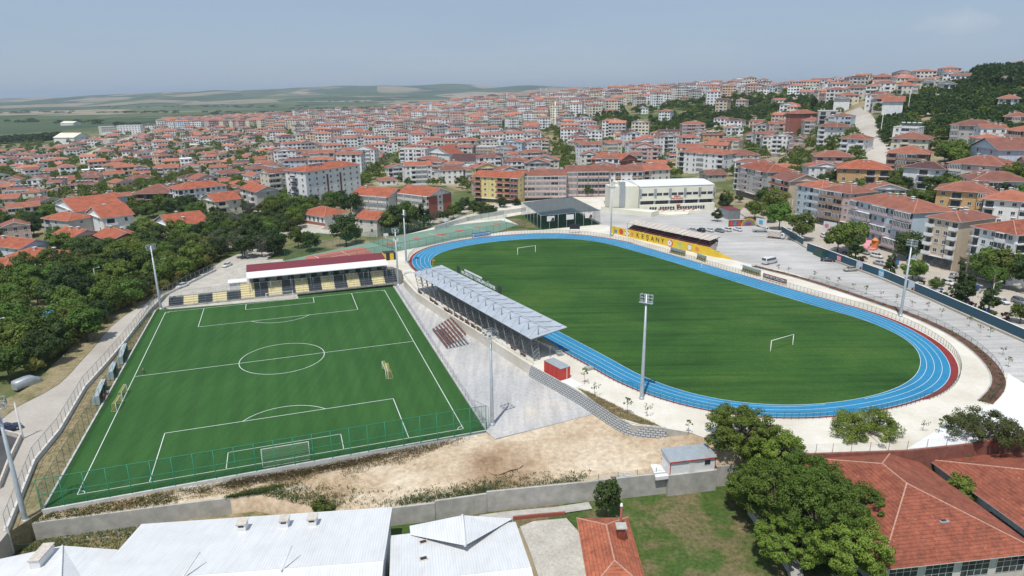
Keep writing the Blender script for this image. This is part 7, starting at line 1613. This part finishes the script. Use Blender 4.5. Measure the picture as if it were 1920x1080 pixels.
def vehicle(kind):
    root = thing('parked_car' if kind in ('sedan', 'hatch') else {'van': 'passenger_van', 'truck': 'box_truck', 'flatbed': 'flatbed_truck'}[kind], 'x', 'car', (0, -900, 0)); mb = MB(); g_ = MB(); wx = (-1.35, 1.35); wr = .32; hw = .86
    if kind == 'sedan':
        loft(mb, [(-2.2, .72, .42, .82), (-2.05, .84, .26, .93), (-1.3, .87, .22, .96), (0, .88, .22, .93), (1.2, .87, .22, .90), (1.95, .82, .26, .78), (2.2, .66, .4, .66)])
        loft(g_, [(-1.75, .62, .86, .96), (-1.15, .70, .86, 1.34), (.0, .70, .86, 1.40), (.45, .69, .86, 1.34), (1.15, .62, .84, .93)]); mb.box((-.35, 0, 1.40), (1.3, 1.18, .05))
        for x in (-1.12, -.35, .42): mb.box((x, 0, 1.12), (.08, 1.42, .5))
    elif kind == 'hatch':
        loft(mb, [(-2.0, .76, .4, 1.0), (-1.9, .85, .28, 1.05), (-1.2, .88, .22, 1.04), (0, .89, .22, 1.0), (1.1, .87, .22, .98), (1.75, .82, .28, .86), (2.0, .66, .42, .72)])
        loft(g_, [(-1.92, .66, 1.0, 1.2), (-1.6, .72, .98, 1.54), (-.2, .73, .95, 1.6), (.4, .71, .95, 1.54), (1.1, .62, .93, 1.02)]); mb.box((-.65, 0, 1.6), (1.8, 1.24, .05)); wr = .34
        for x in (-1.55, -.5, .4): mb.box((x, 0, 1.28), (.09, 1.48, .56))
    elif kind == 'van':
        loft(mb, [(-3.0, .92, .4, 2.3), (-2.9, .98, .3, 2.45), (1.0, 1.0, .3, 2.5), (1.6, .98, .3, 2.3), (2.3, .95, .3, 1.35), (2.9, .88, .36, 1.1), (3.05, .7, .45, .9)]); wx = (-1.9, 1.95); hw = .98; wr = .36
        for s_ in (-1, 1):
            for x0, x1 in ((-2.7, -1.5), (-1.4, -.2), (-.1, 1.0)): g_.b2(x0, x1, s_ * 1.0 - .03, s_ * 1.0 + .03, 1.35, 2.05)
            g_.face([(1.1, s_ * 1.01, 1.35), (1.85, s_ * .99, 1.35), (1.5, s_ * .99, 2.05), (1.1, s_ * 1.01, 2.05)])
        g_.face([(2.33, -.8, 1.42), (2.33, .8, 1.42), (1.75, .8, 2.2), (1.75, -.8, 2.2)]); g_.b2(-3.02, -2.98, -.75, .75, 1.4, 2.1); mb.box((-1.2, 0, 2.52), (1.2, .8, .12))
    else:
        loft(mb, [(1.5, .95, .5, 2.1), (1.6, 1.0, .45, 2.2), (2.4, 1.0, .45, 2.15), (2.9, .95, .45, 1.5), (3.0, .9, .5, 1.1)]); wx = (-1.8, 2.1); hw = .95; wr = .4
        g_.face([(2.62, -.85, 1.5), (2.62, .85, 1.5), (2.47, .8, 2.05), (2.47, -.8, 2.05)]); 
        for s_ in (-1, 1): g_.b2(1.7, 2.4, s_ * 1.0 - .02, s_ * 1.0 + .02, 1.4, 2.0)
        mb.b2(-3.2, 1.5, -.5, .5, .5, .7)
    mb.build('body', 'paint', root); g_.build('glasshouse', 'glass', root)
    if kind == 'truck': q = MB(); q.b2(-3.3, 1.4, -1.15, 1.15, .8, 2.9); q.build('cargo_box', 'chimneyplaster', root)
    if kind == 'flatbed': q = MB(); q.b2(-3.3, 1.4, -1.1, 1.1, .8, .95); q.b2(1.3, 1.4, -1.1, 1.1, .95, 1.6); q.build('load_bed', 'galv', root)
    for x in wx:
        for s_ in (-1, 1):
            q = MB(); q.tube((x, s_ * (hw - .2), wr), (x, s_ * (hw + .02), wr), wr, None, 14, 0); q.tube((x, s_ * (hw + .02), wr), (x, s_ * (hw + .03), wr), wr * .58, None, 10, 1); q.build('wheel', ['rubber', 'galv'], root)
    fx = {'sedan': 2.17, 'hatch': 1.97, 'van': 3.03, 'truck': 2.98, 'flatbed': 2.98}[kind]; fz = .62 if kind in ('sedan', 'hatch') else .95
    for s_ in (-1, 1): q = MB(); q.box((fx - .12, s_ * (hw - .3), fz), (.22, .34, .14)); q.build('headlight', 'mirror_lamp', root)
    return root
PROTO = {}
def car(kind, u, v, z, u2, v2, col, label, cat='car', group='cars parked round the stadium'):
    """u,v: centre of the car on the ground; u2,v2: a pixel it points to"""
    p = G(u, v, z) if z is not None else onT(u, v); q = G(u2, v2, p.z - (.0 if z is not None else 0)); a = math.atan2(q.y - p.y, q.x - p.x)
    if kind not in PROTO: PROTO[kind] = vehicle(kind)
    pr = PROTO[kind]
    if not pr.get('used'): pr['used'] = 1; r = pr; r.location = p + V3(0, 0, .03 if z is not None else .5); r.rotation_euler = (0, 0, a); KIDS.clear()
    else: r = dup(pr, p + V3(0, 0, .03 if z is not None else .5), a, label)
    r['label'] = label; r['category'] = cat; r['group'] = group
    for c in r.children: c.color = (*col, 1)
    return r
Wc, Gc, Bc, Sc = (.62, .62, .62), (.16, .17, .18), (.02, .022, .025), (.33, .34, .35)
car('sedan', 1297, 434, PZ, 1285, 431, Sc, 'grey car at the left end of the parking row, partly behind the covered terrace')
car('hatch', 1314, 434.5, PZ, 1300, 431, Bc, 'black car second from the left in the row behind the covered terrace')
car('sedan', 1330, 434, PZ, 1315, 430, Wc, 'white car between the black and the grey one in the parking row')
car('sedan', 1349, 435, PZ, 1362, 438, Gc, 'dark grey car in the middle of the parking row before the cabin')
car('hatch', 1363, 433.5, PZ, 1350, 430, Wc, 'white car close beside the dark grey one in the parking row')
car('sedan', 1383, 432.5, PZ, 1370, 429, Wc, 'white car alone at the right end of the parking row')
car('flatbed', 1427, 435, PZ, 1445, 435, Wc, 'white flatbed truck left of the grey box truck', 'truck')
car('truck', 1456, 447, PZ, 1476, 449, Wc, 'box truck with a grey cargo box beside the blue street wall', 'truck')
car('van', 1443, 494, PZ, 1462, 490, Wc, 'white passenger van with dark windows on the parking place', 'van')
car('sedan', 1594, 508, PZ, 1580, 509, (.36, .34, .28), 'champagne coloured car alone beside the blue street wall')
car('sedan', 1552, 490, PZ, 1568, 491, Bc, 'black car beside the dark container at the gap of the wall')
car('hatch', 1486, 421, 3, 1498, 425, Wc, 'white car on the street behind the first street tree')
car('sedan', 1497, 434, 3, 1508, 438, Wc, 'white car on the street half hidden by the tree trunk')
car('hatch', 1546, 446, 3, 1558, 451, Wc, 'white car in front of the red flag banner')
car('hatch', 1592, 463, 3, 1600, 469, Wc, 'white van like car behind the dark conical tree', 'car')
car('sedan', 1621, 476, 3, 1634, 480, (.25, .26, .24), 'grey green car beside the little playground')
car('hatch', 1644, 483, 3, 1658, 486, Wc, 'white sports utility car in front of the lilac striped block')
car('sedan', 1650, 497, 3, 1665, 501, Sc, 'silver car left of the narrow cypress on the street')
car('sedan', 1776, 533, 3, 1790, 537, Wc, 'white car in the forecourt of the tall beige block')
car('hatch', 1787, 520, 3, 1792, 515, Sc, 'silver car standing at the entrance of the tall beige block')
car('sedan', 1760, 548, 3, 1776, 555, Wc, 'white car right behind the blue wall beside the low dark bush')
car('hatch', 1809, 570, 3, 1822, 576, Bc, 'black car behind the blue wall next to the big conical tree')
car('sedan', 1877, 568, 3, 1890, 572, Wc, 'white car right of the second big conical tree')
car('hatch', 1911, 569, 3, 1925, 574, Gc, 'dark car at the right edge under the street trees')
car('sedan', 342, 539, 0, 326, 545, Wc, 'white car driving on the road at the far left corner of the small pitch', group='cars on the left road')
car('sedan', 426, 500, 0, 414, 505, Wc, 'white car parked by the road end under the bare grey trees', group='cars on the left road')
car('sedan', 14, 808, .1, 40, 800, (.02, .03, .09), 'dark blue car at the left edge beside the low parking wall', group='cars on the left road')
car('hatch', 601, 377, .4, 615, 375, Wc, 'white car in front of the tall white dormitory', group='cars in the town')
for k, (u, v) in enumerate(((1745, 213), (1752, 214), (1763, 212), (1786, 212))): car('van' if k == 3 else 'sedan', u, v, None, u + 12, v + 1, Wc if k != 1 else Sc, ['white car on the hill track, leftmost of four', 'silver car second on the hill track', 'white car third on the hill track', 'white van last on the hill track'][k], 'car' if k < 3 else 'van', 'cars on the hill track')
# covered van on the verge
root = thing('covered_van', 'van under a grey blue dust cover on the grass left of the road', 'van', G(52, 722, 0), math.atan2(*(lambda d: (d.y, d.x))(G(72, 708) - G(34, 722))))
mb = MB(); loft(mb, [(-2.6, .8, 0, 1.3), (-2.4, .95, 0, 1.75), (0, 1.0, 0, 1.85), (1.2, .98, 0, 1.7), (1.8, .95, 0, 1.1), (2.5, .85, 0, .9)]); mb.build('dust_cover', 'galv', root)

# ------------------------------------------------------------------ street things
for u, v, c, lab in ((1829, 545, (.03, .12, .42), 'blue rubbish container on the street'), (1848, 590, (.03, .10, .30), 'blue container behind the wall at the second conical tree'), (1679, 497, (.05, .16, .38), 'blue bin beside the narrow cypress')):
    root = thing('rubbish_container', lab, 'container', G(u, v, 3), .5); mb = MB(); mb.prism([(-.9, -.5), (.9, -.5), (.9, .5), (-.9, .5)], .15, 1.2); o = mb.build('bin_body', 'paint', root, col=c); mb = MB(); mb.tube((-.92, 0, 1.2), (.92, 0, 1.2), .45, None, 10); mb.build('lid', 'paint', root, col=c)
root = thing('flag_banner', 'large red and white banner hanging at the entrance of the pink block', 'banner', G(1553, 447, 3), -1.0)
mb = MB(); mb.b2(-2.6, 2.6, 0, .15, .2, 6.2); mb.build('cloth', 'frame', root)
for x, z, r in ((-1.2, 4.6, .9), (.9, 3.2, 1.0), (-.6, 1.7, .9)):
    mb = MB(); mb.face([(x + r * math.cos(k * .628), -.02, z + r * math.sin(k * .628)) for k in range(10)]); mb.build('red_print', 'ball_pink', root)
root = thing('play_castle', 'pink and orange inflatable play castle before the lilac striped block', 'play castle', G(1630, 467, 3), -.9)
mb = MB(); mb.b2(-2.2, 2.2, -1.6, 1.6, 0, .5); mb.face([(-2, -1.5, .5), (0, -1.5, .5), (0, 1.5, 2.8), (-2, 1.5, 2.8)]); mb.build('slide', 'ball_pink', root); mb = MB(); mb.b2(.2, 2.1, .6, 1.6, .5, 3.2); mb.tube((1.1, 1.1, 3.2), (1.1, 1.1, 4.1), 1.1, .1, 10); mb.build('tower', 'ball_orange', root)
for k, (u, v) in enumerate(((1708, 500), (1720, 506), (1733, 509), (1846, 560))):
    root = thing('garden_arch', ['leftmost stone arch in the garden of the tall beige block', 'middle stone arch in the garden of the tall beige block', 'right stone arch in the garden of the tall beige block', 'ivy covered stone arch between the two big conical trees'][k], 'arch', G(u, v, 3), -.8, 'garden arches on the street side'); mb = MB(); n = 9
    for i in range(n):
        a0, a1 = math.pi * i / n, math.pi * (i + 1) / n; mb.tube((1.3 * math.cos(a0), 0, 1.2 + 1.3 * math.sin(a0)), (1.3 * math.cos(a1), 0, 1.2 + 1.3 * math.sin(a1)), .28, None, 6)
    for s_ in (-1, 1): mb.tube((s_ * 1.3, 0, 0), (s_ * 1.3, 0, 1.2), .28, None, 6)
    mb.build('arch_ring', 'chimneyplaster', root)
def lamp(u, v, z, h_, label, arm=1.5, yaw=0., mat='galv', name='street_lamp'):
    root = thing(name, label, 'street lamp' if arm else 'pole', G(u, v, z) if z is not None else onT(u, v), yaw, 'poles and lamps'); mb = MB(); mb.tube((0, 0, 0), (0, 0, h_), .13 if arm else .2, .07 if arm else .13, 8); 
    if arm: mb.tube((0, 0, h_), (arm, 0, h_ + .4), .05, None, 5)
    else: mb.tube((-.7, 0, h_ - .3), (.7, 0, h_ - .3), .05, None, 4)
    mb.build('pole', mat, root)
    if arm: mb = MB(); mb.box((arm + .2, 0, h_ + .4), (.6, .25, .12)); mb.build('lamp_head', 'frame', root)
lamp(43, 822, 0, 6.8, 'concrete utility pole at the low parking wall at the left edge', 0, .4, 'curb', 'utility_pole'); lamp(8, 660, 0, 8, 'thin lamp post at the left edge among the park trees'); lamp(183, 545, 0, 7, 'white lamp post rising from the middle of the park')
lamp(1853, 590, 3, 8, 'brown street lamp post inside the second big conical tree', 2, .3); lamp(1483, 408, 3, 8, 'thin street lamp before the beige gabled block', 1.5, 2); lamp(305, 520, 0, 6, 'thin lamp post near the far left floodlight mast'); lamp(1650, 258, None, 14, 'tall leaning concrete pole on the bank beside the steep road', 0, .2, 'curb', 'utility_pole'); lamp(1700, 222, None, 17, 'long white pole beside the blank white wall on the hill', 0, .2, 'curb', 'utility_pole')
root = thing('play_pool', 'round light blue canopy among the park trees at the left', 'canopy', G(84, 607, 0)); mb = MB()
for k in range(12): a0, a1 = k * math.pi / 6, (k + 1) * math.pi / 6; mb.face([(4.2 * math.cos(a0), 4.2 * math.sin(a0), 2.6), (4.2 * math.cos(a1), 4.2 * math.sin(a1), 2.6), (0, 0, 3.3)])
mb.build('canopy_cloth', 'poster_blue', root)
for k in range(4): mb = MB(); mb.tube((3.8 * math.cos(k * 1.57), 3.8 * math.sin(k * 1.57), 0), (3.8 * math.cos(k * 1.57), 3.8 * math.sin(k * 1.57), 2.6), .07, None, 5); mb.build('post', 'galv', root)
cpoly('park_court', [(20, 618), (95, 590), (120, 598), (60, 640), (20, 650)], 'asphalt', .12, 0)

# ------------------------------------------------------------------ people
def person(label, p, yaw, skin=(.45, .26, .18), top=(.6, .6, .6), legs=(.05, .05, .06), pose='walk', h_=1.76, group=None):
    k = h_ / 1.76; sw = {'walk': .22, 'stand': .05}.get(pose, .1)
    V = [(0, 0, .98), (0, 0, 1.18), (0, 0, 1.40), (0, 0, 1.50), (.01, 0, 1.60), (.015, 0, 1.72), (0, .10, .92), (sw, .11, .50), (sw * .8, .11, .09), (sw * .8 + .18, .12, .05), (0, -.10, .92), (-sw * .6, -.11, .50), (-sw * 1.5, -.11, .10), (-sw * 1.5 + .16, -.12, .05),
         (0, .19, 1.40), (-.05, .24, 1.13), (.10, .24, .92), (.14, .24, .85), (0, -.19, 1.40), (.04, -.24, 1.13), (.18, -.22, .95), (.22, -.22, .88)]
    E = [(0, 1), (1, 2), (2, 3), (3, 4), (4, 5), (0, 6), (6, 7), (7, 8), (8, 9), (0, 10), (10, 11), (11, 12), (12, 13), (2, 14), (14, 15), (15, 16), (16, 17), (2, 18), (18, 19), (19, 20), (20, 21)]
    Rd = [.15, .13, .16, .06, .095, .08, .095, .065, .04, .035, .095, .065, .04, .035, .062, .045, .034, .028, .062, .045, .034, .028]
    me = bpy.data.meshes.new('tmp'); me.from_pydata([(x * k, y * k, z * k) for x, y, z in V], E, []); o = bpy.data.objects.new('tmp', me); S.collection.objects.link(o)
    mo = o.modifiers.new('s', 'SKIN'); me.skin_vertices[0].data[0].use_root = True
    for i, r in enumerate(Rd): me.skin_vertices[0].data[i].radius = (r * k, r * k * (1.25 if i in (0, 1, 2) else 1))
    o.modifiers.new('b', 'SUBSURF').levels = 2; o.modifiers['b'].render_levels = 2
    dg = bpy.context.evaluated_depsgraph_get(); m2 = bpy.data.meshes.new_from_object(o.evaluated_get(dg)); bpy.data.objects.remove(o); m2.name = 'person'
    for nm, c in (('skin', skin), ('top', top), ('legs', legs), ('hair', (.02, .015, .01)), ('shoe', (.5, .5, .5))):
        key = 'p_%s_%.2f_%.2f' % (nm, c[0], c[1]); 
        if key not in M: plain(key, c, .8, 0, .06)
        m2.materials.append(M[key])
    for f in m2.polygons:
        c = f.center; z = c.z / k; ay = abs(c.y / k); f.use_smooth = True
        f.material_index = 3 if z > 1.66 or (z > 1.58 and c.x < -.02) else 0 if z > 1.48 or (ay > .2 and z < 1.25) else 1 if z > .98 else 2 if z > .10 else 4
    r = link('person', m2, None, p, yaw); tag(r, label, 'person', group); return r
person('shirtless person in dark shorts walking near the left end of the halfway line', G(270, 702, .02), .3, top=(.45, .26, .18))
person('person in a light shirt beside the nearest dugout', G(204, 745, .02), 2.2, top=(.55, .58, .62)); person('person in a red shirt at the nearest dugout', G(197, 752, .02), 1.2, top=(.4, .05, .04), pose='stand')
person('person in white standing on the far straight of the blue track', G(1315, 503, PZ + .03), 2., top=(.7, .7, .7), legs=(.7, .7, .7), pose='stand')
root = thing('corner_flag', 'orange corner flag beside the inner edge of the far left bend', 'flag', G(812, 501, PZ)); mb = MB(); mb.tube((0, 0, 0), (0, 0, 2.6), .05, None, 5); mb.build('pole', 'yellow', root); mb = MB(); mb.face([(0, 0, 2.6), (.7, .1, 2.5), (.7, .1, 2.0), (0, 0, 2.1)]); mb.build('cloth', 'ball_orange', root)

# stones and rubble on the bare ground
rs = random.Random(77)
def pebbles(name, label, n, placer, size, mat, cat):
    mb = MB()
    for _ in range(n):
        p = placer(); r = rs.uniform(*size); k = len(mb.v); a = rs.uniform(0, 3)
        for dx, dy, dz in ((1, 0, 0), (0, 1, 0), (-1, 0, 0), (0, -1, 0), (0, 0, .8), (0, 0, -.5)): mb.v.append((p.x + r * (dx * math.cos(a) - dy * math.sin(a)) * rs.uniform(.7, 1.2), p.y + r * (dx * math.sin(a) + dy * math.cos(a)) * rs.uniform(.7, 1.2), p.z + r * dz))
        for f in ((0, 1, 4), (1, 2, 4), (2, 3, 4), (3, 0, 4), (1, 0, 5), (2, 1, 5), (3, 2, 5), (0, 3, 5)): mb.f.append(tuple(k + t for t in f)); mb.m.append(0); mb.sm.append(False)
    tag(mb.build(name, mat), label, cat, None, 'stuff')
pebbles('rubble', 'pale rubble and stones strewn below the kerb of the small pitch', 1500, lambda: dirtp(rs, 330, 900, .01, rs.choice([.12, .25, .5])), (.04, .16), 'curb', 'rubble')
pebbles('stones', 'small stones scattered over the sandy ground beside the yard', 900, lambda: dirtp(rs, 600, 1330, .05, .95), (.03, .11), 'chimneyplaster', 'stones')
pebbles('rubble', 'stones and crumbs along the foot of the lower walls', 500, lambda: (lambda p: Vector((p.x, p.y, ZLOW + .08)))(G(rs.uniform(0, 715), rs.uniform(985, 1010), ZLOW)), (.04, .14), 'curb', 'rubble')
mb = MB(); n = 26; p0 = G(940, 872, -.35)
for i in range(n):
    a0, a1 = 6.283 * i / n, 6.283 * (i + 1) / n
    for r0, r1, z0, z1 in ((3.0, 2.1, 0, .3), (2.1, 0.01, .3, .42)): mb.face([(r0 * math.cos(a0), r0 * .8 * math.sin(a0), z0), (r0 * math.cos(a1), r0 * .8 * math.sin(a1), z0), (r1 * math.cos(a1), r1 * .8 * math.sin(a1), z1), (r1 * math.cos(a0), r1 * .8 * math.sin(a0), z1)], 0, True)
mb.v = [(x * (1 + .2 * math.sin(3 * math.atan2(y, x) + 1)), y * (1 + .2 * math.sin(3 * math.atan2(y, x) + 1)), z + .06 * math.sin(x * 3) * math.cos(y * 2.4)) for x, y, z in mb.v]
tag(mb.build('sand_heap', 'dirt', None, p0), 'low pale heap of sand in the middle of the sandy ground', 'sand heap')
# ------------------------------------------------------------------ labels of the ordinary houses and trees
LMK = [('tall white dormitory', 605, 380), ('brick school', 760, 400), ('small school house', 600, 410), ('yellow apartment block', 930, 370), ('pink striped block', 1100, 370), ('sports hall', 1270, 390), ('cage pitch', 1045, 400), ('brown roofed hall', 890, 315),
       ('grey patterned block', 1410, 370), ('lilac striped block', 1655, 440), ('tall beige block', 1765, 490), ('rightmost white block', 1865, 510), ('steep hill road', 1640, 280), ('blank white wall house', 1675, 225), ('pink crest block', 1655, 175), ('light blue gabled house', 1850, 300), ('orange walled house', 1810, 380),
       ('unfinished brick house', 1620, 335), ('white minaret', 1041, 222), ('two thin minarets', 1020, 190), ('tall white block behind the hall', 1315, 330), ('hospital like block', 240, 250), ('wide brown roofed house', 290, 380), ('long white block', 380, 380), ('blank white workshop', 130, 400), ('far left floodlight mast', 300, 560),
       ('blue park canopy', 84, 607), ('covered van', 52, 720), ('bare grey concrete house', 1555, 240), ('striped terrace', 600, 520), ('orange roofed park house', 310, 430), ('parked cars', 1340, 434), ('light blue poster', 1652, 522), ('main road', 240, 270), ('cream gabled house', 390, 390), ('narrow grey apartment row', 1820, 250), ('red cabin', 1045, 700),
       ('portable office', 1300, 880), ('field goal', 1465, 640), ('planting bed', 1860, 690), ('maroon banner', 1450, 530), ('tennis court', 640, 475), ('nearest dugout', 195, 745), ('pale far blocks', 400, 235)]
ORD = ['nearest', 'second nearest', 'third nearest', 'fourth nearest', 'fifth nearest', 'sixth nearest', 'seventh nearest', 'eighth nearest', 'ninth nearest', 'tenth nearest', 'eleventh nearest', 'twelfth nearest', 'thirteenth nearest', 'fourteenth nearest', 'fifteenth nearest', 'sixteenth nearest', 'seventeenth nearest', 'eighteenth nearest', 'nineteenth nearest', 'twentieth nearest']
GR = {}
for o, desc, u, v in LATER:
    if desc is None: continue
    nm, lu, lv = min(LMK, key=lambda l: (l[1] - u) ** 2 + ((l[2] - v) * 1.6) ** 2); du, dv = u - lu, v - lv
    if abs(du) > abs(dv) * 1.4: dr = 'right of' if du > 0 else 'left of'
    elif dv < 0: dr = 'behind'
    else: dr = 'before'
    GR.setdefault((desc, dr, nm), []).append((du * du + dv * dv * 2.5, o))
for (desc, dr, nm), L_ in GR.items():
    L_.sort(key=lambda q: q[0])
    for i, (_, o) in enumerate(L_):
        n = ORD[i] if i < 20 else 'farther'
        o['label'] = '%s %s %s the %s' % (n if len(L_) > 1 else 'only', desc, dr, nm)
        if len(o['label'].replace('-', ' ').split()) > 16: o['label'] = o['label'].replace(' the ', ' ').replace(' coloured', '').replace('-storey', ' storey')
        if len(o['label'].replace('-', ' ').split()) > 15: print('LONG', o['label'])

# ------------------------------------------------------------------ air
mb = MB(); mb.b2(-17000, 17000, -300, 24500, -130, 130)
m = bpy.data.materials.new('air'); m.use_nodes = True; nt = m.node_tree; nt.nodes.remove(nt.nodes['Principled BSDF'])
pv = nt.nodes.new('ShaderNodeVolumePrincipled'); pv.inputs['Color'].default_value = (.74, .87, 1, 1); pv.inputs['Density'].default_value = HAZE; pv.inputs['Anisotropy'].default_value = .2
nt.links.new(pv.outputs[0], nt.nodes['Material Output'].inputs['Volume']); M['air'] = m
o = mb.build('haze', 'air'); o['kind'] = 'stuff'
